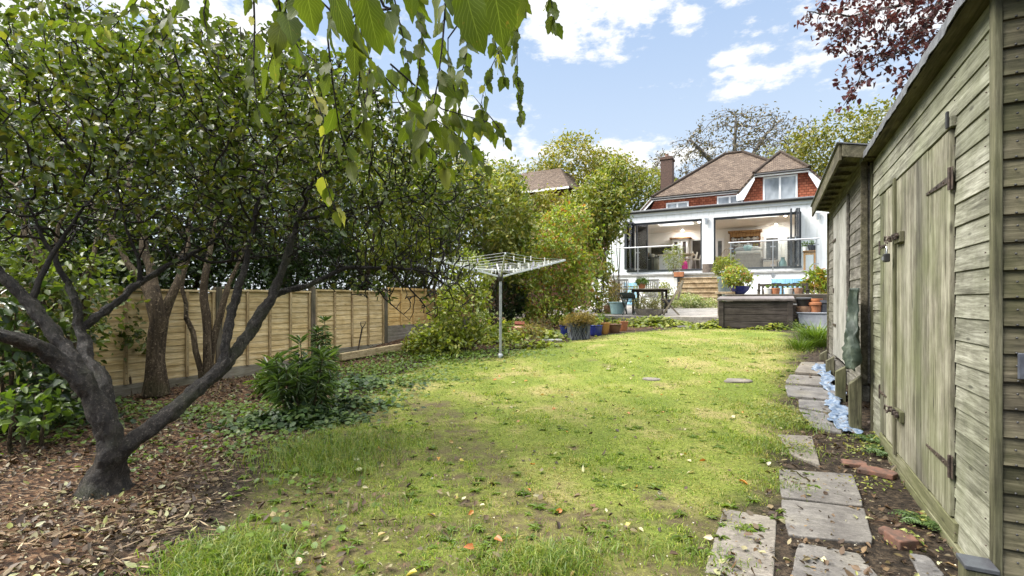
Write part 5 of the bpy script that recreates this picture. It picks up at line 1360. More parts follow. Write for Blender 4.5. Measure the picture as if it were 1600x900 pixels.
# ---- trees and evergreens along and behind the fence
KL = 1.0
def ftree(label, base, trunks, ells, natt, leaf, per, L, mat=M_barkB, sel=.7, step=.22, group='trees along the fence', name='boundary_tree', upn=.7, droop=.25):
    return grow_tree(name, label, 'tree', base, trunks, ells, natt, step, 1.8, step*1.5, .006, mat, leaf, lambda p, r: (r < .016) & (rng.random(len(r)) < sel), per, L, .55, 2.4, group, droop, upn, .6, .11, sides=4, jit=.35)
b = G(243,612)
ftree('thick ridged brown trunk tree growing close against the pale fence', b, [
  L_((243,616,6.1,.15),(243,560,6.1,.10),(246,500,6.1,.10),(240,470,6.1,.10),(236,440,6.15,.06),(225,370,6.3,.04),(200,280,6.6,.02)),
  L_((246,500,6.1,.08),(275,450,6.2,.045),(292,380,6.4,.03),(310,280,6.7,.018)),
  L_((240,480,6.1,.07),(215,430,6.15,.04),(160,350,6.2,.03),(120,270,6.4,.018))],
  [ell(250,250,6.8,(1.7,1.2,1.25)), ell(230,130,7.2,(1.5,1.2,.8))], 1300, LEAF_H, 5, .075)
b = G(318,600)
ftree('twin stemmed slender tree leaning over the fence beside the thick ridged trunk', b, [
  L_((318,603,6.5,.07),(326,540,6.5,.05),(318,470,6.55,.05),(322,430,6.6,.04),(335,350,6.8,.025),(350,270,7.0,.014)),
  L_((335,600,6.6,.06),(330,545,6.55,.045),(350,470,6.6,.04),(368,420,6.7,.03),(400,340,6.9,.02),(430,260,7.2,.012)),
  L_((290,598,6.4,.04),(300,520,6.4,.032),(284,450,6.45,.028),(296,380,6.5,.02))],
  [ell(400,260,7.4,(1.5,1.2,1.3)), ell(480,220,8.2,(1.4,1.2,1.1))], 1100, LEAF_H, 5, .075)
b = G(95,600)
ftree('brown stemmed bushy tree at the left edge behind the fruit tree', b, [
  L_((120,590,5.2,.05),(135,500,5.2,.035),(140,420,5.2,.028),(160,340,5.4,.018)),
  L_((60,590,5.2,.05),(80,500,5.2,.035),(50,400,5.3,.028),(30,300,5.5,.016)),
  L_((95,595,5.2,.045),(100,480,5.3,.03),(85,380,5.3,.024),(110,300,5.4,.014)),
  L_((40,595,5.0,.035),(45,480,5.1,.028),(70,400,5.1,.02),(20,330,5.2,.012))],
  [ell(60,300,5.8,(1.4,1.1,1.2)), ell(20,170,6.2,(1.4,1.2,.9)), ell(40,430,5.3,(.7,.6,.5))], 1200, LEAF_H, 5, .08)
# dense mass beyond the fence: one evergreen screen per tree
def bush(name, label, cat, base, ells, nclump, per, cr, L, leaf, W=.55, shell=.55, group=None, gap=0.0, stems=5, droop=0.0, upn=.6, simple=False, shape='ovate', mat=M_barkB, sr=.018, flat=1.0):
    o = thing(name, label, cat, tuple(base), group)
    V = crown_leaves(ells, nclump, per, cr, L, W, shell, droop, upn, shape, simple, gap, flat=flat)
    m = MB(); base = Vector(base)
    for i in range(stems):
        e = ells[i % len(ells)]; top = Vector(e[0])+Vector((random.uniform(-.5,.5)*e[1][0],random.uniform(-.5,.5)*e[1][1],random.uniform(-.2,.6)*e[1][2]))
        p0 = base+Vector((random.uniform(-.12,.12),random.uniform(-.12,.12),-.03)); mid = p0.lerp(top,.5)+Vector((random.gauss(0,.1),random.gauss(0,.1),0))*max(e[1])
        m.tube([p0, p0.lerp(mid,.5)+Vector((random.gauss(0,.03),random.gauss(0,.03),0)), mid, top], [sr,sr*.85,sr*.65,sr*.25], 6)
    if stems: m.build('stems', mat, o, True)
    np_mesh('crown' if cat == 'tree' else 'foliage', *V, leaf, o)
    return o
def ground_at(p, dz=0): return Vector((p.x, p.y, GZ(p.x,p.y)+dz))
def scr(px, py, d, r, label, leaf=LEAF_D, n=520, per=16, L=.10, cr=.28, group='evergreens beyond the fence', cat='tree', name='evergreen_tree', gap=.12, extra=()):
    es = [ell(px,py,d,r)]+[ell(*q) for q in extra]
    return bush(name, label, cat, ground_at(es[0][0]), es, n, per, cr, L, leaf, group=group, gap=gap, stems=4, sr=.06)
for k_, (yy, lab) in enumerate(((1.0,'low laurel right behind the leftmost fence panel'),(3.0,'low dark hedge plant behind the fence next to the thick ridged trunk'),(5.0,'low dark hedge plant behind the fence where the fruit tree limb crosses it'),(7.0,'low hedge plant behind the fence above the spade'),(9.4,'low hedge plant behind the orange fence panels'))):
    c_ = Vector((FX-.95, yy, 1.5)); bush('hedge_plant', lab, 'hedge', (FX-.95,yy,GZ(FX,yy)), [(c_,(.6,1.15,.95)),(c_+Vector((-.2,.4,.5)),(.6,.9,.6))], 300, 15, .2, .085, LEAF_D if k_ < 4 else LEAF_H, group='hedge behind the fence', stems=4)
scr(60,330,7.6,(1.6,1.3,1.5),'dark evergreen beyond the fence behind the brown stemmed bushy tree', n=520)
scr(260,340,8.6,(1.7,1.4,1.35),'dark evergreen beyond the fence behind the thick ridged trunk', n=520)
scr(430,330,9.6,(1.6,1.4,1.3),'dark evergreen beyond the fence behind the leaning right limb of the fruit tree', n=460)
scr(150,150,9.0,(2.2,1.6,1.3),'pale green leafy tree filling the upper left beyond the fence', LEAF_H, 480, 14, .11, name='leafy_tree')
scr(560,330,11.2,(1.5,1.3,1.4),'light green tree beyond the fence above the spade', LEAF_L, 420, 14, .11, name='leafy_tree')
scr(430,205,11.5,(2.4,1.6,1.6),'tall light green tree beyond the fence over the middle panels', LEAF_L, 480, 14, .12, name='leafy_tree')
scr(650,330,13.0,(1.4,1.2,1.5),'yellowish green tree beyond the orange fence panel', LEAF_L, 420, 14, .11, name='leafy_tree', extra=((690,390,12.0,(.9,.9,.8)),))

# ---- shrubs between the fence and the house
def shrub(px, py, d, r, label, leaf, n, per, cr, L, gap=.1, extra=(), stems=6, name='garden_shrub', cat='shrub', upn=.6, W=.55, shape='ovate', droop=.1, mat=M_barkB, sr=.02, base=None, flat=1.0):
    es = [ell(px,py,d,r)]+[ell(*q) for q in extra]
    return bush(name, label, cat, ground_at(es[0][0]) if base is None else base, es, n, per, cr, L, leaf, W, gap=gap, stems=stems, upn=upn, shape=shape, droop=droop, mat=mat, sr=sr, flat=flat)
shrub(722,485,9.0,(.55,.55,.52),'bright green bush spreading beside the clothes dryer post', LEAF_L, 300, 12, .12, .085, .05, extra=((690,535,8.8,(.62,.5,.30)),(770,520,8.9,(.45,.4,.24)),(735,430,9.3,(.42,.4,.4))))
shrub(672,542,9.2,(.5,.4,.22),'low bramble mound at the end of the sleeper edging', LEAF_M, 180, 12, .10, .07, .1, stems=3)
shrub(70,500,4.9,(.75,.45,.62),'leafy dark suckers screening the fence at the left edge', LEAF_H, 190, 12, .16, .075, .18, stems=9, extra=((20,430,5.1,(.6,.4,.5)),(130,440,5.3,(.5,.4,.4))))
shrub(205,520,6.3,(.30,.2,.30),'thin leafy shoots in front of the fence beside the thick ridged trunk', LEAF_H, 40, 9, .13, .075, .1, stems=4)
shrub(770,345,12.2,(1.05,.9,1.15),'tall loose shrub behind the clothes dryer', LEAF_M, 620, 12, .20, .115, .10, extra=((735,300,12.6,(.6,.6,.8)),(800,400,12.0,(.6,.6,.7))), stems=10)
shrub(690,330,11.5,(.6,.6,1.0),'thin leafy shrub behind the drooping fruit tree twigs', LEAF_H, 220, 11, .18, .09, .22, stems=7)
shrub(858,405,13.2,(.85,.8,.75),'dense shrub with yellow and orange leaves behind the pot row', LEAF_Y, 620, 13, .17, .10, .03, extra=((900,450,13.0,(.55,.5,.62)),(920,400,13.6,(.35,.4,.7)),(840,465,12.8,(.5,.5,.5)),(885,350,13.8,(.8,.7,.5)),(900,485,12.7,(.6,.4,.3)),(850,490,12.6,(.5,.4,.3))), stems=5)
shrub(935,330,15.2,(.85,.9,1.15),'tall airy green shrub with arching shoots to the left of the house', LEAF_M, 620, 12, .20, .125, .08, extra=((955,290,15.6,(.45,.6,.75)),(930,370,15.4,(.5,.6,.8)),(925,440,15.0,(.6,.5,.8))), stems=8, sr=.022)
shrub(835,368,16.5,(1.3,1.0,.7),'grey green shrub in front of the neighbouring tiled roof', LEAF_M, 420, 12, .24, .125, .1, extra=((780,290,17,(.9,.8,.8)),), stems=8)
scr(895,258,39,(2.7,2.4,2.3),'olive gold tree rounding above the neighbouring tiled roof', LEAF_O, 620, 13, .25, .46, group=None, name='rounded_tree', gap=.03, extra=((955,280,39,(2.5,2.2,2.0)),(850,285,40,(1.8,1.8,1.5))))
bush('climbing_ivy', 'dark ivy mass in the gap behind the clothes dryer post', 'ivy', G(795,500), [ell(795,465,12.9,(.5,.25,.62))], 190, 14, .12, .08, LEAF_D, stems=3)
shrub(782,312,17.5,(.7,.7,.7),'loose olive shrub at the left of the neighbouring tiled roof', LEAF_M, 320, 12, .22, .12, .1, stems=6)
shrub(858,322,17.2,(1.1,.7,.42),'olive shrub just below the eaves of the neighbouring house', LEAF_O, 320, 12, .2, .12, .05, stems=5, extra=((925,335,17.0,(.7,.6,.9)),))
shrub(962,280,16.0,(.42,.45,.8),'slender green shrub brushing the left end of the white extension', LEAF_M, 260, 11, .18, .12, .1, stems=6, extra=((935,350,15.6,(.4,.5,.9)),))
# thin whippy shoots above the olive tree and left of the house
def shoots(px, py, d, n, h, label, mat):
    m = MB(); b = P(px,py,d)
    for i in range(n):
        p = b+Vector((random.gauss(0,.35),random.gauss(0,.3),-.3)); m.tube([p, p+Vector((random.gauss(.05,.08),random.gauss(0,.05),h*.5)), p+Vector((random.gauss(.14,.12),random.gauss(0,.1),h*random.uniform(.7,1.1)))], [.014,.010,.004], 4)
    return m
# ---- trees behind the house
D = 44.; bb = P(1150,470,D); bb = Vector((bb.x,bb.y,.6))
o = grow_tree('bare_tree', 'large half bare tree with spreading grey branches behind the hipped roof', 'tree', bb, [
   ([bb, bb+Vector((0,0,4)), P(1150,300,D), P(1110,250,D), P(1080,220,D)], [.6,.5,.42,.22,.12]),
   ([P(1150,300,D), P(1170,250,D+1), P(1200,205,D+1)], [.36,.22,.12]),
   ([P(1150,300,D), P(1148,240,D-1), P(1150,190,D-1)], [.3,.18,.1]),
   ([P(1150,330,D), P(1090,290,D+1), P(1040,275,D+1), P(1015,268,D+1)], [.3,.22,.15,.08]),
   ([P(1150,310,D), P(1210,270,D), P(1245,230,D)], [.3,.18,.1])],
   [ell(1150,235,D,(5.2,4.5,3.9)), ell(1070,265,D+1,(3.6,3.5,3.0)), ell(1215,225,D,(3.4,3.4,2.6)), ell(1020,285,D+1,(2.0,2.5,2.2))], 4200, .34, 3.2, .46, .020, M_barkG, LEAF_B,
   lambda p, r: (r < .06) & (rng.random(len(r)) < .75), 2, .24, .6, 2.35, off=.18, jit=.3, sides=4, trunk_split=.12, shell=.5)
scr(1335,232,36,(4.6,3.5,2.9),'broad yellow green tree crowning the skyline behind the far shed', LEAF_G, 900, 13, .26, .50, group=None, name='broad_tree', gap=.05, extra=((1255,250,37,(2.6,2.5,1.9)),(1400,215,35,(3.0,2.5,2.4)),(1330,300,36,(5,3,3))))
scr(1010,300,38,(2.4,2,1.6),'greenish tree low behind the house to the left of the chimney', LEAF_M, 300, 12, .24, .4, group=None, name='background_tree', gap=.2)
scr(600,330,30,(5,3,4.5),'hazy green tree far behind the orange fence panel', LEAF_G, 420, 13, .28, .6, group=None, name='background_tree', gap=.1)
scr(730,330,34,(4.5,3,3.6),'far green tree behind the tall loose shrub', LEAF_G, 360, 13, .28, .6, group=None, name='background_tree', gap=.1)
# ---- copper leaved tree overhanging the near shed
pb = Vector((4.6,6.6,GZ(4.6,6.6)))
o = grow_tree('copper_tree', 'purple leaved tree reaching over the sheds from the right', 'tree', pb, [
   ([pb, pb+Vector((0,0,1.6)), pb+Vector((-.1,-.1,3.2)), P(1560,-60,6.0), P(1480,-20,6.0), P(1400,10,6.1), P(1330,25,6.2), P(1262,18,6.2)], [.2,.17,.14,.05,.035,.022,.013,.006]),
   ([P(1480,-20,6.0), P(1440,50,6.0), P(1400,85,6.0), P(1350,110,6.0), P(1318,165,6.0)], [.03,.02,.014,.009,.005]),
   ([P(1560,-60,6.0), P(1520,40,5.8), P(1470,90,5.8), P(1430,130,5.8), P(1410,165,5.8)], [.04,.025,.016,.009,.005])],
   [ell(1400,30,6.0,(.85,.7,.40)), ell(1320,25,6.2,(.5,.5,.22)), ell(1490,20,5.8,(.8,.7,.5)), ell(1335,120,6.0,(.22,.3,.35)), ell(1440,110,5.8,(.38,.4,.32)), ell(1540,-60,5.8,(1.0,.8,.5)), ell(1275,25,6.2,(.35,.3,.16)), ell(1340,60,6.1,(.35,.3,.2)), ell(1480,90,5.7,(.4,.4,.4))], 1350, .075, .6, .10, .0022, M_barkG, LEAF_P,
   lambda p, r: (r < .007) & (rng.random(len(r)) < .8), 5, .068, .62, 2.3, off=.03, jit=.35, sides=4, droop=.35, trunk_split=.02)

# ---- overhanging branch close to the camera: toothed, veined leaves
def fine_leaves(items, mat, parent, nt=9):
    V, C, F, AC, AL = [], [], [], [], []; o = 0
    ts = np.linspace(0, 1, nt)
    for pos, ax, no, L, W, curl, fold in items:
        ax = np.array(ax)/np.linalg.norm(ax); sd = np.cross(ax, no); sd /= np.linalg.norm(sd)+1e-9; up = np.cross(sd, ax)
        prof = np.sin(np.pi*np.clip(ts,0,1)**.72)**.85*(1-.25*ts)
        rows = []
        for i, t_ in enumerate(ts):
            w = W*.5*prof[i]*L*(1+.10*(1 if i % 2 else -1)*(0<i<nt-1))
            c = np.array(pos)+ax*L*t_*(1-.08*t_)-up*curl*L*t_*t_
            wv = .03*L*math.sin(t_*9+L*400)
            rows.append((c-sd*w+up*(fold*w+wv), c-sd*w*.5+up*fold*w*.45, c, c+sd*w*.5+up*fold*w*.45, c+sd*w+up*(fold*w-wv)))
        for i, rw in enumerate(rows):
            for k, q in enumerate(rw): V.append(q); AC.append((k-2)/2); AL.append(ts[i])
        for i in range(nt-1):
            for k in range(4): F += [o+i*5+k, o+i*5+k+1, o+(i+1)*5+k+1, o+(i+1)*5+k]; C.append(4)
        o += 5*nt
    return np_mesh('crown', np.array(V), C, F, mat, parent, True, {'across': AC, 'along': AL})
LEAF_F = leafmat('hanging_leaves', [(0.047,0.069,0.010),(0.061,0.085,0.012),(0.077,0.102,0.015),(0.041,0.058,0.011),(0.094,0.110,0.019),(0.055,0.072,0.019)], trans=.45, rough=.55, spec=.22, veins=True, var=.2)
LEAF_FY = leafmat('hanging_yellow_leaves', [(0.195,0.203,0.038),(0.255,0.247,0.053),(0.150,0.165,0.034),(0.300,0.270,0.090)], trans=.4, rough=.45, veins=True, var=.2)
fb = thing('hanging_branch', 'drooping branch with large toothed leaves hanging close in front of the sky', 'tree', tuple(P(600,-250,1.0)))
strands = [ # points, leaf length, leaves per metre
 ([(560,-80,.9),(600,10,.95),(610,14,.95),(560,18,1.0),(540,40,1.05),(590,110,1.2),(650,165,1.35),(700,200,1.5),(742,232,1.6)], .062, 26),
 ([(540,40,1.05),(470,-30,1.0)], .07, 30),
 ([(395,-40,1.25),(398,40,1.3),(396,110,1.3),(402,170,1.32)], .055, 22),
 ([(430,-40,1.2),(440,30,1.25),(470,80,1.3),(500,100,1.3)], .06, 26),
 ([(520,-20,1.2),(512,60,1.25),(520,130,1.25),(530,200,1.3),(548,262,1.35)], .062, 20),
 ([(700,-40,1.3),(692,60,1.3),(684,130,1.3),(670,190,1.32),(655,235,1.35)], .066, 26),
 ([(815,-40,1.95),(808,40,1.95),(808,110,2.0),(812,180,2.0)], .055, 34),
 ([(850,-50,1.9),(862,5,1.9),(866,35,1.9)], .058, 46),
 ([(760,-30,1.9),(772,60,1.95),(790,120,2.0)], .055, 34),
 ([(700,100,1.9),(720,180,1.95),(742,235,2.0),(760,258,2.0)], .058, 34),
 ([(330,-40,1.5),(318,20,1.5),(325,60,1.5)], .055, 32),
 ([(480,120,1.5),(510,200,1.5),(500,260,1.5),(525,330,1.52)], .055, 22),
 ([(640,-40,1.5),(660,60,1.5),(650,150,1.52),(640,200,1.55)], .062, 34),
 ([(740,-20,1.7),(728,90,1.7),(712,150,1.75),(700,215,1.8)], .062, 36),
 ([(455,-30,1.1),(440,40,1.12),(418,110,1.15)], .065, 28),
 ([(560,-30,1.3),(565,60,1.3),(560,140,1.32),(570,190,1.35)], .066, 30),
 ([(790,-40,1.8),(800,40,1.85),(760,120,1.9),(750,170,1.95)], .060, 36),
 ([(610,100,1.5),(690,170,1.7),(760,190,1.9),(790,215,2.0)], .058, 34),
 ([(640,160,1.6),(660,215,1.6),(700,262,1.7)], .066, 30),
 ([(300,-40,1.6),(280,10,1.6),(240,40,1.65)], .06, 30),
 ([(100,-50,2.2),(60,10,2.2),(10,20,2.2)], .055, 30),
 ([(250,-50,2.0),(200,20,2.0),(150,40,2.0),(90,30,2.1)], .055, 24),
 ([(610,-30,1.6),(630,60,1.6),(640,110,1.65)], .06, 34),
 ([(580,90,1.6),(570,170,1.6),(575,210,1.6)], .055, 22),
 ([(780,200,2.0),(740,150,2.0)], .05, 30),
]
m = MB(); it, ity = [], []
for pts, L0, dens in strands:
    w3 = [P(*q) for q in pts]
    m.tube(w3, [.0030-.0021*i/(len(w3)-1) for i in range(len(w3))], 6)
    tot = 0
    for i in range(len(w3)-1):
        seg = (w3[i+1]-w3[i]).length; k = max(1, int(seg*dens*1.5))
        for j in range(k):
            p = w3[i].lerp(w3[i+1], (j+random.random()*.6)/k); t_ = (w3[i+1]-w3[i]).normalized(); s_ = 1 if (j % 2) else -1
            out = t_.orthogonal().normalized(); out.rotate(Matrix.Rotation(random.uniform(0,6.28),3,t_))
            ax = (out*.55+t_*.35+Vector((0,0,-.85))+Vector((random.gauss(0,.15),random.gauss(0,.15),0))).normalized()
            no = (Vector((random.gauss(0,.7),random.gauss(-.5,.7),.5))).normalized(); L = L0*random.uniform(.65,1.4)
            q = p+ax*.012; m.tube([p, q+ax*.002], .0009, 4)
            (ity if (pts[0][0] == 480 and random.random() < .8) or random.random() < .04 else it).append((tuple(q), tuple(ax), tuple(no), L, random.uniform(.52,.68), random.uniform(0,.3), random.uniform(.05,.3)))
    # a leaf at the very tip
    it.append((tuple(w3[-1]), tuple(((w3[-1]-w3[-2]).normalized()+Vector((0,0,-.8))).normalized()), (random.gauss(0,.5),-1,.3), L0, .6, .1, .15))
view = Vector((-ST,CT,0))
for px, py, qx, qy, d, W, n_ in ((726,-22,752,96,.74,.72,(-.2,-1,.35)),(770,-30,790,84,.78,.70,(.5,-1,.3)),(690,-30,672,58,.80,.62,(-.6,-1,.3)),(572,-8,592,94,.86,.60,(.3,-1,.2)),(478,-22,492,62,.85,.66,(.5,-.8,.3)),(505,-10,470,40,.9,.55,(-.9,-.6,.3)),(520,-16,556,84,.95,.42,(.9,-.6,.2)),(645,-20,640,42,.9,.6,(.2,-1,.2)),(810,-12,806,52,1.0,.6,(.3,-1,.3)),(545,10,528,66,1.0,.45,(-.8,-.5,.2))):
    a, b = P(px,py,d), P(qx,qy,d*1.04); it.append((tuple(a), tuple((b-a).normalized()), n_, (b-a).length, W, .12, .14)); m.tube([a+Vector((0,0,.05)), a], .0013, 5)
m.tube([P(560,-260,.9), P(600,-120,.9), P(700,-60,.8), P(830,-60,1.2), P(900,-80,1.9)], [.012,.010,.008,.006,.005], 8)
m.tube([P(560,-260,.9), P(420,-90,1.1), P(250,-60,1.8)], [.010,.007,.005], 8)
m.tube([P(830,-60,1.2), P(780,-50,1.8), P(700,60,1.9), P(700,100,1.9)], [.006,.005,.003,.002], 6)
m.build('branches', M_twig, fb, True)
c1 = fine_leaves(it, LEAF_F, fb); c2 = fine_leaves(ity, LEAF_FY, fb); c2.name = 'yellowed_leaves'; c2['label'] = 'yellowed leaves'
print('fine leaves', len(it), len(ity))

# ---- bed plants
def spiky(base, label, n, h, L, W, leaf, cat='plant', name='spiky_plant', spread=.35):
    """upright stems with whorls of narrow leaves"""
    o = thing(name, label, cat, tuple(base)); m = MB(); P_, A_, N_, LL = [], [], [], []
    for i in range(n):
        an = random.uniform(0,6.28); r = spread*math.sqrt(random.random()); hh = h*random.uniform(.55,1.0)*(1-.35*(r/spread)**2)
        b = Vector(base)+Vector((math.cos(an)*r*.5,math.sin(an)*r*.5,-.02)); tp = Vector(base)+Vector((math.cos(an)*r,math.sin(an)*r,hh))
        m.tube([b, b.lerp(tp,.5)+Vector((random.gauss(0,.02),random.gauss(0,.02),.03)), tp],[.009,.007,.004],5)
        for k in range(46):
            f = 1-.62*random.random()**1.4; p = b.lerp(tp, f); a2 = random.uniform(0,6.28)
            P_.append(p); A_.append(Vector((math.cos(a2),math.sin(a2),(.9 if f>.93 else .1-.75*(1-f))))); N_.append((random.gauss(0,.2),random.gauss(0,.2),1)); LL.append(L*random.uniform(.7,1.15))
    m.build('stems', M_barkB, o, True)
    V = leaves_np(np.array([tuple(p) for p in P_]), np.array([tuple(p) for p in A_]), np.array(N_), np.array(LL), W, fold=.04, curl=.22, shape='lance'); np_mesh('foliage', *V, leaf, o)
    return o
LEAF_S = leafmat('spurge_leaves', [(.035,.065,.022),(.055,.095,.03),(.085,.135,.04),(.04,.07,.03),(.11,.16,.045)], trans=.28, rough=.4)
spiky(G(475,650), 'bushy spurge with whorls of narrow drooping leaves in the bed', 22, .80, .15, .16, LEAF_S, spread=.42)
spiky(G(507,600), 'taller dark green leafy shoot right behind the narrow leaved spurge', 8, 1.02, .13, .20, LEAF_S, spread=.14)
spiky(G(425,620), 'small pale spurge clump to the left of the bushy spurge', 8, .50, .13, .17, LEAF_W, spread=.2)
# ground covers (uncountable)
def cover(name, label, spots, leaf, L, hmax=.10, W=.85, shape='round'):
    ps = []
    for px, py, rx, ry, n in spots:
        c = G(px, py); q = rng.normal(size=(n,2))*np.array([rx, ry]); ps.append(np.stack([c.x+q[:,0]*CT-q[:,1]*ST, c.y+q[:,0]*ST+q[:,1]*CT, np.full(n, 1.0)*np.exp(-(q**2/np.array([rx,ry])**2).sum(1)/2)], 1))
    p = np.concatenate(ps); n = len(p); z = gz(p[:,0],p[:,1])+.015+hmax*p[:,2]*rng.random(n)
    ax = np.concatenate([rng.normal(size=(n,2)), rng.normal(size=(n,1))*.25-.1], 1); no = nrm(np.stack([rng.normal(size=n)*.4, rng.normal(size=n)*.4-.15, np.ones(n)], 1))
    V = leaves_np(np.stack([p[:,0],p[:,1],z],1), ax, no, L*(.5+.8*rng.random(n)), W, fold=.06, curl=.15, shape=shape)
    tag(np_mesh(name, *V, leaf), label, 'ground cover', kind='stuff')
cover('ivy_ground_cover', 'dark ivy carpeting the ground below the spurge and fence', [(470,660,.30,.16,1300),(430,665,.25,.12,500),(540,640,.3,.14,500),(40,640,.5,.3,1500),(100,660,.35,.2,500),(20,590,.5,.3,1000),(560,610,.4,.2,500),(520,600,.5,.25,500)], LEAF_I, .058, .16)
cover('bed_weeds', 'bright green weeds and seedlings scattered over the bed edge', [(400,640,.4,.3,420),(380,690,.3,.2,120),(300,650,.3,.2,120),(230,640,.3,.15,120),(320,700,.5,.35,120),(560,600,.6,.35,420),(620,580,.7,.35,900),(690,560,.8,.3,1100),(760,555,.6,.2,600),(600,555,.5,.2,500),(560,580,.5,.3,500),(650,595,.5,.2,350),(440,700,.3,.2,150),(210,720,.06,.05,24),(240,650,.5,.3,150),(60,690,.3,.15,150),(345,650,.4,.2,200),(480,760,.2,.15,70),(350,880,.2,.12,60),(440,850,.25,.15,50),(600,620,.3,.2,200)], LEAF_W, .042, .07)
cover('path_weeds', 'low weeds creeping round the path slabs and shed base', [(1215,655,.13,.10,260),(1245,700,.08,.08,120),(1350,705,.12,.08,130),(1375,690,.10,.10,90),(1255,665,.06,.05,80),(1420,850,.05,.05,60),(1360,760,.10,.08,70),(1205,640,.1,.1,140),(1445,820,.06,.06,40),(1330,690,.08,.05,50),(1215,600,.2,.1,120),(1230,548,.2,.15,200)], LEAF_M, .026, .06, .5, 'lance')
cover('patio_edge_weeds', 'leafy strawberry like weeds along the lawn edge below patio and storage box', [(1020,508,.55,.2,1300),(985,495,.5,.25,1300),(900,495,.7,.3,1100),(950,500,.6,.3,1000),(1130,512,.5,.12,700),(1180,510,.6,.10,500),(1240,515,.5,.15,450),(860,505,.9,.25,1300),(800,520,.6,.3,1300),(830,530,.5,.2,700),(870,500,.7,.35,900),(750,535,.5,.2,500),(830,545,.3,.10,160),(930,505,.6,.2,600)], LEAF_L, .085, .24)
# fern-like weed and grass clump by the sheds
def tuft(base, label, n, L, leaf, W=.03, name='grass_clump', cat='plant', arch=.6, spread=.1):
    o = thing(name, label, cat, tuple(base)); V, C, F = [], [], []; b0_ = Vector(base)
    for i in range(n):
        a = random.uniform(0,6.28); l = L*random.uniform(.55,1.1); dr = Vector((math.cos(a),math.sin(a),0)); sd = Vector((-dr.y,dr.x,0)); p = b0_+dr*random.uniform(0,spread)-Vector((0,0,.01)); ar = arch*random.uniform(.4,1.2); o_ = len(V)
        for k in range(6):
            t_ = k/5; c = p+dr*l*ar*t_**1.5+Vector((0,0,l*(t_-.45*ar*t_**2.6))); w_ = l*W*(1-t_)**.7+.0004
            V += [tuple(c-sd*w_), tuple(c+sd*w_)]
        for k in range(5): F += [o_+2*k, o_+2*k+1, o_+2*k+3, o_+2*k+2]; C.append(4)
    np_mesh('foliage', np.array(V), C, F, leaf, o); return o
tuft(G(1275,540), 'arching green grass clump in front of the trough beside the far shed', 420, .55, LEAF_W, .014, arch=1.0, spread=.22)
tuft(G(1250,545), 'smaller grassy clump at the lawn corner by the far shed', 220, .35, LEAF_W, .014, arch=1.1, spread=.2)
tuft(G(848,502), 'yellow strap leaved clump behind the pots', 90, .62, leafmat('yellow_straps',[(.3,.32,.04),(.38,.36,.06),(.22,.27,.04)],trans=.35), .022, arch=.55, spread=.08)
LEAF_FERN = leafmat('fern_weed_leaves', [(.05,.09,.03),(.08,.13,.04),(.11,.16,.06)], trans=.3)
def fern(base, label, n, L):
    o = thing('fern_weed', label, 'plant', tuple(base)); P_, A_, N_, LL = [], [], [], []; m = MB()
    for i in range(n):
        a = random.uniform(0,6.28); dr = Vector((math.cos(a),math.sin(a),0)); sd = Vector((-dr.y,dr.x,0)); l = L*random.uniform(.6,1.1); pts = []
        for k in range(9):
            t_ = k/8; c = Vector(base)+dr*l*t_*.8+Vector((0,0,l*(.55*t_-.45*t_*t_)+.01)); pts.append(c)
            if k > 1:
                for s_ in (-1,1): P_.append(tuple(c)); A_.append(tuple(sd*s_+dr*.5)); N_.append((random.gauss(0,.2),random.gauss(0,.2),1)); LL.append(l*.34*(1-t_*.75))
        m.tube(pts, .0012, 4)
    m.build('stems', LEAF_FERN, o); np_mesh('foliage', *leaves_np(np.array(P_), np.array(A_), np.array(N_), np.array(LL), .4, shape='lance'), LEAF_FERN, o)
fern(G(1440,820), 'feathery fern like weed against the near shed base beam', 22, .16)
fern(G(1385,712), 'feathery weed where the near shed meets the path', 26, .20)
fern(G(1360,690), 'grey green feathery weed below the shed support post', 22, .18)
shrub(25,610,4.4,(.45,.4,.42),'laurel like bush with glossy leaves at the left edge', LEAF_D, 90, 10, .12, .10, .05, stems=4, name='laurel_bush', extra=((0,500,4.2,(.3,.3,.3)),))
shrub(45,640,4.0,(.25,.25,.16),'small pale leaved seedling bush at the left edge in front of the laurel', LEAF_W, 26, 7, .09, .075, 0, stems=3, name='seedling_bush')
# ================================================================== patio and its things
def gp(px, py, Y):  # point on a patio row
    return onY(px, py, Y)
M_paveP = stonemat('patio_stone', (.19,.17,.15), (.28,.255,.225), (.37,.34,.30), 3)
def pz(y): return .78+(min(max(y,13.3),19.4)-13.3)*.2/6.1
m = MB(); m.prism([(-6.9,13.4,.3),(-.75,13.4,.3),(-.75,13.4,pz(13.4)),(-6.9,13.4,pz(13.4))],(0,0,0)) if 0 else None
vs = []
for y in (13.4, 19.4, 20.98): vs += [(-6.9,y,.3),(-.75 if y<14 else 2.4,y,.3),(-.75 if y<14 else 2.4,y,pz(y)),(-6.9,y,pz(y))]
m.add(vs, [(0,1,2,3),(0,3,7,4),(3,2,6,7),(2,1,5,6),(4,7,11,8),(7,6,10,11),(6,5,9,10),(8,11,10,9)])
o = m.build('patio', M_paveP); tag(o, kind='structure')
# dark retaining wall behind the storage box
M_dark = boards('dark_sleepers', 'x', (.022,.018,.014), (.055,.045,.036), (.11,.09,.07), green=(.06,.06,.03), gamt=.2, isl=.25)
m = MB()
for i in range(4): m.box((-.86+.01*(i%2),13.35,.42+.235*i),(2.4,13.52,.42+.235*(i+1)-.006))
tag(m.build('retaining_wall', M_dark, bevel=.008), 'low dark sleeper wall behind the storage box', 'wall')
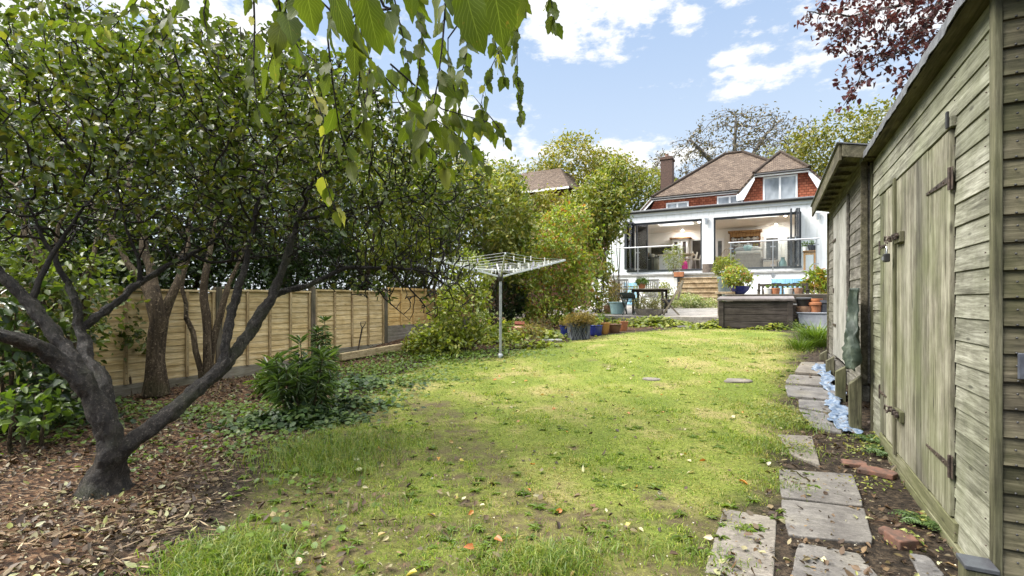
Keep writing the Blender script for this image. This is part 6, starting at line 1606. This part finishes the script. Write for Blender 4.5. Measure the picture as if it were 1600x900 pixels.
# storage box
M_box = boards('brown_resin_boards', 'x', (.022,.017,.014), (.042,.034,.029), (.075,.063,.055), gamt=0, isl=.12, knots=False, rough=.5)
a = onY(1123,505,12.6); b = onY(1240,506,12.9)
bx0, bx1, by0, by1 = a.x, b.x-.02, 12.55, 13.25; bz = GZ((bx0+bx1)/2,12.6)-.03; bt = 1.2-1*12.6*0+ (470-466)/772*11.5*0 + 1.24
bt = 1.255
o = thing('storage_box', 'dark brown plank sided garden storage box at the end of the lawn', 'storage box', (bx0,by0,bz))
m = MB(); n = 4; hh = (bt-.06-bz-.05)/n
for i in range(n): m.box((bx0+.10,by0+.025,bz+.05+i*hh),(bx1-.10,by0+.06,bz+.05+(i+1)*hh-.010))
m.box((bx0+.05,by0+.06,bz+.04),(bx1-.05,by1-.03,bt-.07)); m.build('body', M_box, o, bevel=.006)
for x in (bx0, bx1-.11):
    for y in (by0, by1-.1):
        m = MB(); m.box((x,y,bz-.08),(x+.11,y+.1,bt-.062)); m.build('leg', M_box, o, bevel=.01)
m = MB()
for i in range(4): m.prism([(bx0-.03,by0-.03+.19*i,bt-.055+.016*i),(bx0-.03,by0+.155+.19*i,bt-.055+.016*i+.014),(bx0-.03,by0+.155+.19*i,bt+.016*i+.012),(bx0-.03,by0-.03+.19*i,bt+.016*i-.002)],(bx1-bx0+.06,0,0))
m.build('lid', plain('lid_resin',(.14,.12,.115),(.085,.072,.068),.5,10,.15), o, bevel=.008)
# pots ------------------------------------------------------------
M_terra = plain('terracotta', (.46,.18,.075), (.33,.13,.06), .8, 7, .15)
M_terra2 = plain('weathered_terracotta', (.40,.24,.15), (.26,.14,.085), .85, 9, .25)
M_glaze = plain('amber_glazed_clay', (.42,.21,.06), (.30,.14,.045), .35, 5, .1)
M_blue2 = plain('cobalt_glaze', (.02,.035,.22), (.012,.02,.12), .15, 5, .05, spec=.7)
M_soilp = plain('potting_soil', (.05,.035,.025), (.02,.015,.01), .95, 30, .8)
M_slate = plain('slate_pot', (.04,.043,.056), (.022,.025,.034), .75, 9, .2)
def pot(name, label, base, r, h, mat, taper=.72, rim=.1, soil=True, n=22, group=None, sx=1, parent=None):
    o = thing(name, label, 'pot', tuple(base), group) if parent is None else parent
    m = MB(); rt = r*taper
    m.lathe(base, [(rt*.92,0),(rt,.012),(r*.97,h*(1-rim)),(r*1.05,h*(1-rim)+.006),(r*1.06,h-.008),(r*1.03,h),(r*.93,h-.004),(r*.90,h*.86)], n, sx)
    m.build('body', mat, o, True)
    if soil:
        m = MB(); m.lathe(Vector(base)+Vector((0,0,h*.86)), [(r*.895,-.002),(r*.8,.012),(r*.3,.02)], 14, sx); m.build('soil', M_soilp, o, True)
    return o
def potplant(o, c, r, h, n, L, leaf, W=.5, per=8, shape='ovate', droop=.1):
    e = [(Vector(c)+Vector((0,0,h*.55)), (r,r,h*.5))]
    V = crown_leaves(e, n, per, r*.28, L, W, .4, droop, .6, shape); np_mesh('foliage', *V, leaf, o)
    m = MB()
    for i in range(5): m.tube([Vector(c), Vector(c)+Vector((random.gauss(0,r*.4),random.gauss(0,r*.4),h*random.uniform(.5,.9)))],[.008,.004],5)
    m.build('stems', M_barkB, o)
LEAF_TAN = leafmat('dry_fine_stems', [(.22,.15,.06),(.28,.20,.08),(.17,.15,.05),(.33,.25,.12)], trans=.3)
def row(px, py): return G(px, py)
c = row(884,526); o = pot('plant_pot','round cobalt blue pot at the left end of the pot row',c,.13,.24,M_blue2,.8); potplant(o,c+Vector((0,0,.2)),.14,.16,30,.06,LEAF_TAN,.12,10,'lance')
for px, py, lab, rz in ((898,531,'slate grey pot with a pale lattice pattern, the left one of the pair',.2),(913,530,'slate grey lattice pattern pot turned sideways, right one of the pair',-.5)):
    c = row(px,py); o = thing('lattice_planter', lab, 'planter', tuple(c)); h = .34; q = .125 if rz>0 else .10
    m = MB(); Mx = Matrix.Translation(c) @ Matrix.Rotation(TH+rz,4,'Z'); w0, w1 = q*.85, q
    m.add([Mx @ Vector(k) for k in ((-w0,-w0,-.02),(w0,-w0,-.02),(w0,w0,-.02),(-w0,w0,-.02),(-w1,-w1,h),(w1,-w1,h),(w1,w1,h),(-w1,w1,h))],[(0,3,2,1),(0,1,5,4),(1,2,6,5),(2,3,7,6),(3,0,4,7),(4,5,6,7)]); m.build('body', M_slate, o, bevel=.012)
    m = MB()
    for f in range(4):
        R4 = Mx @ Matrix.Rotation(f*math.pi/2,4,'Z')
        for s_ in (-1,1):
            for k in np.linspace(-.8,.8,4):
                a0 = Vector((k*w1,-(w0+(w1-w0)*.5)-.003,h*.5)); dz = .16; dx = s_*.075
                pA = Vector((max(-w1*.92,min(w1*.92,k*w1-dx)),-(w0+.002)-.002,h*.5-dz)); pB = Vector((max(-w1*.92,min(w1*.92,k*w1+dx)),-(w1+.002)-.002,h*.5+dz)); m.tube([R4 @ pA, R4 @ pB],.0024,4)
    m.build('lattice', plain('lattice_pale',(.28,.30,.32),None,.7,8,.1), o)
    potplant(o,c+Vector((0,0,.3)),.19,.17,60,.075,LEAF_TAN,.10,12,'lance')
c = row(931,524); o = pot('plant_pot','glossy dark blue pot with a clay rim next to the amber pot',c,.145,.22,M_blue2,.85); potplant(o,c+Vector((0,0,.18)),.1,.14,16,.05,LEAF_M)
c = row(943,522); o = pot('plant_pot','tall amber glazed clay pot in the pot row',c,.14,.25,M_glaze,.72); potplant(o,c+Vector((0,0,.2)),.12,.16,16,.05,LEAF_W)
c = row(959,520); o = pot('plant_pot','wide dull brown bowl pot next to the amber pot',c,.17,.20,plain('brown_clay',(.22,.11,.06),(.14,.07,.045),.6,8,.15),.7); potplant(o,c+Vector((0,0,.16)),.12,.10,10,.05,LEAF_M)
c = row(973,517); o = pot('plant_pot','tilted orange terracotta pot at the right end of the pot row',c,.13,.22,M_terra,.7); potplant(o,c+Vector((0,0,.18)),.1,.12,8,.05,LEAF_M)
c = row(832,536); o = pot('plant_saucer','low terracotta saucer of dry heather in the bed',c,.16,.07,M_terra2,.8); potplant(o,c+Vector((0,0,.05)),.24,.30,60,.05,LEAF_TAN,.25,10)
c = row(845,520); o = thing('heather_clump','brownish heather clump between the brick heap and the blue pot','plant',tuple(c)); potplant(o,c,.26,.32,70,.05,leafmat('heather',[(.16,.11,.05),(.22,.13,.08),(.13,.13,.04),(.26,.2,.1)],trans=.2),.3,10)
# heap of bricks in the bed: each brick its own thing
M_redb = plain('red_brick', (.36,.12,.075), (.22,.075,.05), .9, 18, .4); M_tanb = plain('tan_brick', (.45,.28,.17), (.32,.19,.12), .9, 18, .4)
c0 = G(812,522)
blab = ['red brick at the top of the heap','red brick leaning on the left of the heap','tan brick lying at the foot of the heap','red brick at the right of the heap','tan brick below the top brick of the heap','dark red brick at the back of the heap','red brick half under the tan ones in the heap','broken red brick at the front left of the heap']
for i, (dx, dy, dz, rz) in enumerate(((0,0,.24,.4),(-.2,.0,.12,1.1),(.12,-.14,.04,.2),(.2,.05,.12,-.6),(.02,-.06,.14,.9),(.0,.18,.13,0),(-.06,-.02,.04,.5),(-.2,-.12,.03,1.5))):
    m = MB(); Mx = Matrix.Translation(c0+Vector((dx,dy,dz))) @ Matrix.Rotation(rz,4,'Z') @ Matrix.Rotation(random.uniform(-.4,.4),4,'X'); m.box((-.11,-.052,-.033),(.11,.052,.033), M=Mx)
    tag(m.build('loose_brick', M_tanb if i in (2,4) else M_redb, bevel=.006), blab[i], 'brick', 'bricks heaped in the bed')
m = MB(); c = G(862,532); m.box((c.x-.22,c.y-.1,c.z-.01),(c.x+.2,c.y+.1,c.z+.03),.5); tag(m.build('flat_stone', stonemat('pale_stone',(.4,.4,.38),(.52,.52,.5),(.6,.6,.58)), bevel=.012), 'pale flat stone on the soil in front of the blue pots', 'stone')
# rotary clothes dryer ------------------------------------------------
rb = G(782,559); rh = 1.2+(470-432)/772*8.25
dr = thing('rotary_dryer','grey rotary clothes dryer with pegs on its lines, standing at the lawn edge','clothes dryer',tuple(rb))
M_gal = plain('galvanised_steel', (.40,.42,.43), (.28,.29,.30), .45, 12, .1, .6)
M_arm = plain('pale_aluminium', (.62,.64,.64), (.5,.52,.52), .4, 10, .05, .4)
top = Vector((rb.x,rb.y,rh))
m = MB(); m.tube([rb-Vector((0,0,.1)), top+Vector((0,0,.12))],.024,12); m.build('pole', M_gal, dr, True)
m = MB(); m.lathe(rb,[(.045,-.02),(.045,.05),(.03,.07)],12); m.build('ground_socket', M_gal, dr, True)
m = MB(); m.lathe(top,[(.035,-.08),(.045,-.06),(.045,.04),(.03,.06)],12); m.build('hub', M_black, dr, True)
dirs = [Vector((math.cos(TH+a),math.sin(TH+a),0)) for a in (R(5),R(95),R(185),R(275))]
AL, RISE = 1.10, .28
tips = []
for dv in dirs:
    e = top+dv*AL+Vector((0,0,RISE)); tips.append(e); m = MB(); m.bar(top+dv*.03, e, .022, .030); m.build('arm', M_arm, dr, bevel=.003)
    m = MB(); m.tube([top+Vector((0,0,.10)), top+dv*AL*.42+Vector((0,0,RISE*.42+.01))],.007,6); m.build('strut', M_arm, dr)
m = MB()
for k in range(7):
    f = .30+.69*k/6; ring = [top+d_*AL*f+Vector((0,0,RISE*f+.016)) for d_ in dirs]
    for i in range(4):
        a, b = ring[i], ring[(i+1)%4]; m.tube([a, a.lerp(b,.5)-Vector((0,0,.015+.02*f)), b],.0028,4)
m.build('lines', plain('clothes_line',(.62,.64,.62),None,.6,8,.0), dr)
M_peg = plain('white_peg',(.75,.75,.72),None,.5); M_peg2 = plain('lilac_peg',(.52,.5,.68),None,.5)
for q in range(44):
    i = random.choice([0,0,3,3,2,1]); f = .30+.69*random.randrange(1,7)/6; a = top+dirs[i]*AL*f+Vector((0,0,RISE*f+.016)); b = top+dirs[(i+1)%4]*AL*f+Vector((0,0,RISE*f+.016)); u = random.uniform(.05,.95)
    p = a.lerp(b,u)-Vector((0,0,(.015+.02*f)*(1-abs(2*u-1)))); dd = (b-a).normalized(); m = MB(); m.bar(p+Vector((0,0,.018))+dd*.002, p-Vector((0,0,.055)), .012, .014); m.build('peg', M_peg if random.random()<.8 else M_peg2, dr)
# patio table and chairs ------------------------------------------------
M_oldw = boards('weathered_teak', 'z', (.10,.085,.065), (.20,.17,.13), (.31,.27,.21), gamt=.12, isl=.2, knots=False)
M_oldx = boards('weathered_teak_top', 'x', (.12,.10,.08), (.23,.20,.16), (.34,.30,.25), gamt=.1, isl=.2, knots=False)
M_grn = plain('dark_green_metal', (.03,.045,.04), (.02,.03,.027), .5, 8, .1)
TY = 14.5; a = onY(981,450,TY); b = onY(1042,450,TY); tz = pz(TY)+.74
o = thing('patio_table','long weathered wooden table on dark legs on the patio','table',((a.x+b.x)/2,TY,pz(TY)))
m = MB()
for i in range(5): m.box((a.x,TY-.05+i*.15,tz-.03),(b.x,TY+.092+i*.15,tz))
m.build('tabletop', M_oldx, o, bevel=.004)
for x in (a.x+.12,b.x-.16):
    for y in (TY,TY+.6): m = MB(); m.box((x,y,pz(y)),(x+.06,y+.06,tz-.031)); m.build('leg', M_dark, o, bevel=.004)
m = MB(); m.box((a.x+.1,TY+.02,tz-.10),(b.x-.1,TY+.05,tz-.032)); m.box((a.x+.1,TY+.6,tz-.10),(b.x-.1,TY+.63,tz-.032)); m.build('apron', M_dark, o)
def slat_chair(px, Y, rz, label, mat, h=.92, w=.46, arms=False):
    c = onY(px, 470, Y); c = Vector((c.x, Y, pz(Y))); o = thing('slatted_chair', label, 'chair', tuple(c), 'chairs round the patio table'); Mx = Matrix.Translation(c) @ Matrix.Rotation(rz,4,'Z')
    T = lambda x,y,z: Mx @ Vector((x,y,z))
    m = MB()
    for i in range(6): m.bar(T(-w/2+.02,-.19+i*.075,.44),T(w/2-.02,-.19+i*.075,.44),.06,.018)
    m.build('seat', mat, o)
    m = MB()
    for i in range(6): x = -w/2+.06+(w-.12)*i/5; m.bar(T(x,.205,.50),T(x,.30,h-.02),.045,.014,(0,1,0))
    m.bar(T(-w/2,.20,.48),T(w/2,.20,.48),.03,.05); m.bar(T(-w/2,.305,h),T(w/2,.305,h),.03,.06); m.build('backrest', mat, o)
    for sx in (-1,1):
        m = MB(); m.bar(T(sx*w/2,-.20,0),T(sx*w/2,.31,h),.035,.03,(1,0,0)) if not arms else m.bar(T(sx*w/2,.24,0),T(sx*w/2,.31,h),.04,.04,(1,0,0)); m.build('leg', mat, o)
        m = MB(); m.bar(T(sx*(w/2-.035),.22,0),T(sx*(w/2-.035),-.18,.45),.035,.03,(1,0,0)) if not arms else m.bar(T(sx*w/2,-.20,0),T(sx*w/2,-.20,.66),.04,.04,(1,0,0)); m.build('leg', mat, o)
        if arms: m = MB(); m.bar(T(sx*w/2,-.24,.67),T(sx*w/2,.27,.67),.06,.025); m.build('armrest', mat, o)
    return o
M_greyw = boards('grey_slats', 'z', (.25,.23,.20), (.38,.36,.32), (.50,.48,.44), gamt=.05, isl=.15, knots=False)
slat_chair(968,15.8,0.1,'pale grey slatted folding chair behind the left end of the patio table',M_greyw,1.02)
slat_chair(1014,16.0,-.1,'grey slatted folding chair behind the middle of the patio table',M_greyw,1.0)
slat_chair(1048,14.1,-1.35,'brown folding wooden chair at the right end of the patio table',M_oldw,.92)
slat_chair(986,14.0,3.0,'dark green metal folding chair in front of the patio table',M_grn,.60,.40)
# bench behind the retaining wall
BY = 15.6; xa, xb = onY(1186,445,BY).x, onY(1261,445,BY).x; z0 = pz(BY); o = thing('garden_bench','dark wooden slat back bench in front of the blue hatch','bench',((xa+xb)/2,BY,z0))
zt = 1.2+(470-443.5)/772*(BY/ (((1222-800)/772)*ST+CT)); 
m = MB(); m.bar((xa-.03,BY,zt-.03),(xb+.03,BY,zt-.03),.05,.07); m.bar((xa,BY,z0+.50),(xb,BY,z0+.50),.04,.05)
for i in range(9): x = xa+.10+(xb-xa-.2)*i/8; m.bar((x,BY,z0+.50),(x,BY,zt-.06),.055,.02,(0,1,0))
m.build('backrest', M_dark, o)
for x in (xa,xb):
    m = MB(); m.box((x-.03,BY-.03,z0),(x+.03,BY+.03,zt+.02)); m.build('leg', M_dark, o, bevel=.004); m = MB(); m.box((x-.03,BY-.50,z0),(x+.03,BY-.44,z0+.62)); m.build('leg', M_dark, o, bevel=.004); m = MB(); m.box((x-.04,BY-.52,z0+.622),(x+.04,BY-.03,z0+.655)); m.build('armrest', M_dark, o, bevel=.004)
m = MB()
for i in range(5): m.box((xa+.035,BY-.48+i*.095,z0+.40),(xb-.035,BY-.40+i*.095,z0+.43))
m.build('seat', M_dark, o)
for px, k, lab in ((1212,M_terra,'small terracotta pot on the dark bench'),(1232,M_cab,'pale pot on the middle of the dark bench'),(1247,M_terra2,'tan pot at the right end of the dark bench'),(1200,M_cab,'whitish pot at the left end of the dark bench')):
    x = onY(px,450,BY-.2).x; o = pot('plant_pot', lab, (x,BY-.22,z0+.432), .11, .26, k, .75); potplant(o,(x,BY-.22,z0+.65),.09,.12,6,.05,LEAF_W)
# blue bowl on a low table
wy = 13.62; x = onY(1155,455,wy).x
m = MB(); xa, xb = onY(1122,470,13.75).x, onY(1148,470,13.75).x
o = thing('rustic_block_table','low table of pale timber slabs beside the blue bowl','table',((xa+xb)/2,13.6,.8)); zt = 1.2+(470-455.5)/772*12.2
m.box((xa-.05,13.56,zt-.06),(xb+.02,13.95,zt)); m.build('tabletop', M_step, o, bevel=.008)
for q in (xa,xb-.08): m = MB(); m.box((q,13.6,.76),(q+.08,13.9,zt-.061)); m.build('leg', M_oldw, o, bevel=.006)
bz2 = 1.365; m = MB(); m.box((x-.32,13.54,bz2-.03),(1.9,13.95,bz2-.002)); m.box((x-.28,13.6,.75),(x-.2,13.9,bz2-.031)); m.box((1.75,13.6,.75),(1.83,13.9,bz2-.031)); tag(m.build('plank_bench', M_oldx, bevel=.005), 'long plank staging behind the retaining wall carrying the blue bowl', 'staging')
c = Vector((x,13.74,bz2)); o = thing('bowl_planter','glossy cobalt blue bowl planter with yellow green foliage','planter',tuple(c)); m = MB(); m.lathe(c,[(.10,0),(.12,.012),(.21,.10),(.25,.19),(.26,.205),(.235,.2),(.2,.15)],24); m.build('body', M_blue2, o, True)
m = MB(); m.lathe(c+Vector((0,0,.15)),[(.215,0),(.1,.03)],14); m.build('soil', M_soilp, o)
potplant(o,c+Vector((-.05,0,.15)),.33,.52,120,.08,LEAF_Y,.45,9)
# pots on the patio near steps
c = onY(1133,440,19.3); p0 = Vector((c.x,20.3,1.55)); o = thing('tall_planter','blue grey glazed planter on the steps edge','planter',(c.x,19.6,pz(19.6)))
x = onY(1133,430,19.6).x; m = MB(); m.lathe((x,19.6,pz(19.6)),[(.16,0),(.18,.02),(.27,1.02),(.29,1.04),(.29,1.10),(.25,1.10),(.24,1.0)],22); m.build('body', plain('blue_grey_glaze',(.20,.25,.27),(.14,.18,.2),.4,6,.1), o, True)
potplant(o,(x,19.6,pz(19.6)+1.02),.42,.75,90,.12,LEAF_L,.3,8,'lance')
x0_, x1_ = onY(1051,425,20.5).x, onY(1067,425,20.5).x
o = thing('window_box','orange terracotta trough beside the top of the steps','planter',((x0_+x1_)/2,20.5,DZ)); m = MB(); zc = 2.16
m.box((x0_,20.72,DZ+.002),(x1_,20.93,DZ+.001+.0)) if 0 else m.prism([(x0_+.03,20.66,zc),(x1_-.03,20.66,zc),(x1_,20.66,zc+.20),(x0_,20.66,zc+.20)],(0,.24,0)); m.build('body', M_terra, o, bevel=.01)
m = MB(); m.box((x0_+.02,20.60,zc-.03),(x1_-.02,20.948,zc-.004)); m.box(((x0_+x1_)/2-.04,20.62,pz(19.4)),((x0_+x1_)/2+.04,20.70,zc-.031)); m.build('bracket', M_black, o)
potplant(o,((x0_+x1_)/2-.2,20.78,zc+.2),.40,1.1,80,.09,LEAF_L,.28,7,'lance')
for px, py, Y, r, h, mt, lab, ph, pr, lf in (
 (1040,452,17.5,.17,.34,M_slate,'dark slate pot between the table and the steps',.5,.3,LEAF_M),
 (1003,447,TY+.3,.11,.14,M_terra,'small terracotta pot of herbs on the patio table',.16,.16,LEAF_W),
 (965,480,14.2,.24,.36,plain('teal_tub',(.24,.36,.37),(.17,.28,.30),.6,6,.1),'faded teal tub with dry stems at the left of the patio',.55,.28,LEAF_TAN),
 (950,470,14.6,.14,.24,M_terra2,'weathered clay pot beside the teal tub',.5,.25,LEAF_Y)):
    x = onY(px,py,Y).x; zb = pz(Y) if px != 1003 else tz+.001; o = pot('plant_pot', lab, (x,Y,zb), r, h, mt, .78); potplant(o,(x,Y,zb+h*.85),pr,ph,50,.07,lf,.3,8,'lance')
x = onY(1014,484,13.85).x; o = thing('stone_trough','shallow pale stone bowl of bushy thyme at the patio edge','planter',(x,13.85,pz(13.85))); m = MB(); m.lathe((x,13.85,pz(13.85)),[(.3,0),(.33,.02),(.40,.16),(.41,.18),(.37,.18),(.35,.12)],22,1,.7); m.build('body', M_paveP, o, True)
V = crown_leaves([((x-.08,13.85,pz(13.85)+.30),(.36,.26,.17)),((x+.2,13.85,pz(13.85)+.24),(.2,.2,.12))],160,12,.09,.045,leaf_W:=.3,.5,0,.7); np_mesh('foliage', *V, leafmat('thyme',[(.14,.15,.04),(.2,.19,.06),(.1,.11,.03),(.27,.22,.09)],trans=.2), o)
# white edged ground plants along the steps
x = onY(1075,470,18.5).x; o = thing('variegated_plant','white edged low plants spilling along the foot of the stone steps','plant',(x,18.4,pz(18.4)))
V = crown_leaves([((x-.1,18.4,pz(18.4)+.2),(.7,.35,.24)),((x+.9,18.6,pz(18.6)+.12),(.7,.25,.15))],260,12,.12,.075,.45,.4,0,.7); np_mesh('foliage', *V, leafmat('variegated',[(.42,.43,.26),(.55,.55,.40),(.25,.3,.12),(.16,.22,.06),(.35,.37,.2)],trans=.3), o)
shrub(1000,460,18.8,(.5,.35,.35),'pale grey leaved shrub behind the patio chairs', leafmat('grey_shrub',[(.25,.27,.16),(.33,.33,.2),(.18,.2,.1)],trans=.3), 110, 9, .12, .08, .1, stems=5, base=(onY(1015,460,18.8).x,18.8,pz(18.8)), extra=((1030,455,18.8,(.35,.3,.4)),))
shrub(1278,455,16.0,(.38,.35,.62),'phormium like plant with orange and yellow straps beside the far shed', LEAF_Y, 120, 9, .14, .22, .05, W=.14, shape='lance', stems=4, base=(onY(1278,470,16).x,16.0,pz(16)), droop=-.3)
shrub(955,455,16.5,(.25,.25,.5),'dry pale climber on the left of the patio', LEAF_TAN, 60, 9, .12, .08, .1, stems=5, base=(onY(955,470,16.5).x,16.5,pz(16.5)))
shrub(953,405,21.5,(.22,.2,.42),'small potted bush on the terrace behind the left end of the balustrade', LEAF_L, 60, 9, .1, .08, .1, stems=4, base=(onY(955,430,21.6).x,21.6,DZ))
Y = DY+.9
for px, lab, mt, r, h in ((1258,'small white pot with green sprig on the terrace plant table',M_trim,.09,.16),(1269,'round grey pot on the terrace plant table',M_slate,.15,.22)):
    x = onY(px,395,Y).x; o = pot('plant_pot', lab, (x,Y,DZ+.781), r, h, mt, .8); potplant(o,(x,Y,DZ+.78+h*.85),.10,.18,14,.06,LEAF_W)
# trough with stacked pots by the shed
ty = 12.75; xa, xb = onY(1246,500,ty).x, 1.75; z0 = GZ(xa,ty)-.03
o = thing('grey_trough','long lead grey trough beside the storage box','trough',(xa,ty,z0)); zt = 1.2+(470-490)/772*11.05; m = MB()
m.prism([(xa+.06,ty,z0),(xb,ty,z0),(xb,ty,zt),(xa,ty,zt)],(0,.3,0)); m.build('body', M_lead, o, bevel=.012); m = MB(); m.box((xa-.02,ty-.02,zt+.001),(xb+.02,ty+.32,zt+.03)); m.build('rim', M_lead, o, bevel=.008)
def spot_(px): return Vector((onY(px,485,ty+.15).x, ty+.15, zt+.031))
c = spot_(1256); m = MB(); m.lathe(c,[(.13,0),(.15,.05),(.165,.13),(.14,.13)],18); tag(m.build('plant_pot', M_terra2, None, True), 'tan clay bowl at the bottom of the dark stack on the trough', 'pot')
m = MB(); m.lathe(c+Vector((0,0,.132)),[(.12,0),(.155,.14),(.17,.15),(.17,.18),(.14,.2)],18); tag(m.build('plant_pot', M_black, None, True), 'black plastic pot upturned on the tan clay bowl on the trough', 'pot')
c = spot_(1274); m = MB(); m.lathe(c,[(.11,0),(.145,.16),(.165,.165),(.17,.22),(.15,.225),(.13,.12)],20); tag(m.build('plant_pot', M_terra, None, True), 'bright terracotta pot standing on the grey trough', 'pot')
c = spot_(1274)+Vector((0,0,.226)); m = MB(); m.lathe(c,[(.12,0),(.14,.05),(.14,.08),(.12,.08)],20); tag(m.build('plant_pot', M_terra, None, True), 'shallow terracotta pot nested on the bright terracotta pot', 'pot')
c = spot_(1292); m = MB(); m.lathe(c,[(.12,0),(.16,.2),(.18,.21),(.18,.27),(.15,.27)],18); tag(m.build('plant_pot', M_slate, None, True), 'dark slate coloured pot on the trough next to the shed', 'pot')
# neighbours
nb = thing('neighbour_house','neighbouring house with brown tiled roof half hidden by shrubs','house',tuple(ground_at(P(860,470,34))))
q = P(872,288,34); zr = P(850,246,34).z; ze = P(866,294,34).z
m = MB(); m.box((q.x-6,q.y,.6),(q.x+.6,q.y+8,ze-.02)); m.build('wall', M_hbrick, nb)
uvpanel('roof', [[(q.x-6.3,q.y-.3,ze),(q.x+.9,q.y-.3,ze),(q.x-.9,q.y+2.6,zr),(q.x-4,q.y+2.6,zr)],[(q.x+.9,q.y-.3,ze),(q.x+.9,q.y+8,ze),(q.x-.9,q.y+5,zr),(q.x-.9,q.y+2.6,zr)],[(q.x-6.3,q.y+8,ze),(q.x-6.3,q.y-.3,ze),(q.x-4,q.y+2.6,zr),(q.x-4,q.y+5,zr)],[(q.x+.9,q.y+8,ze),(q.x-6.3,q.y+8,ze),(q.x-4,q.y+5,zr),(q.x-.9,q.y+5,zr)],[(q.x-4,q.y+2.6,zr),(q.x-.9,q.y+2.6,zr),(q.x-.9,q.y+5,zr),(q.x-4,q.y+5,zr)]], M_roof, nb, .1)
m = MB(); m.box((q.x-6.3,q.y-.34,ze-.16),(q.x+.92,q.y-.305,ze-.02)); m.build('fascia', M_trim, nb)
m = MB(); ax_, bx_ = onY(915,400,23.4).x, XL-.12; m.box((ax_,23.4,.5),(bx_,23.6,4.4)); uv = None; tag(m.build('brick_wall', plain('neighbour_brick',(.27,.15,.10),(.18,.095,.065),.9,16,.5)), 'reddish brick garden wall behind the shrubs at the left of the house', 'wall')
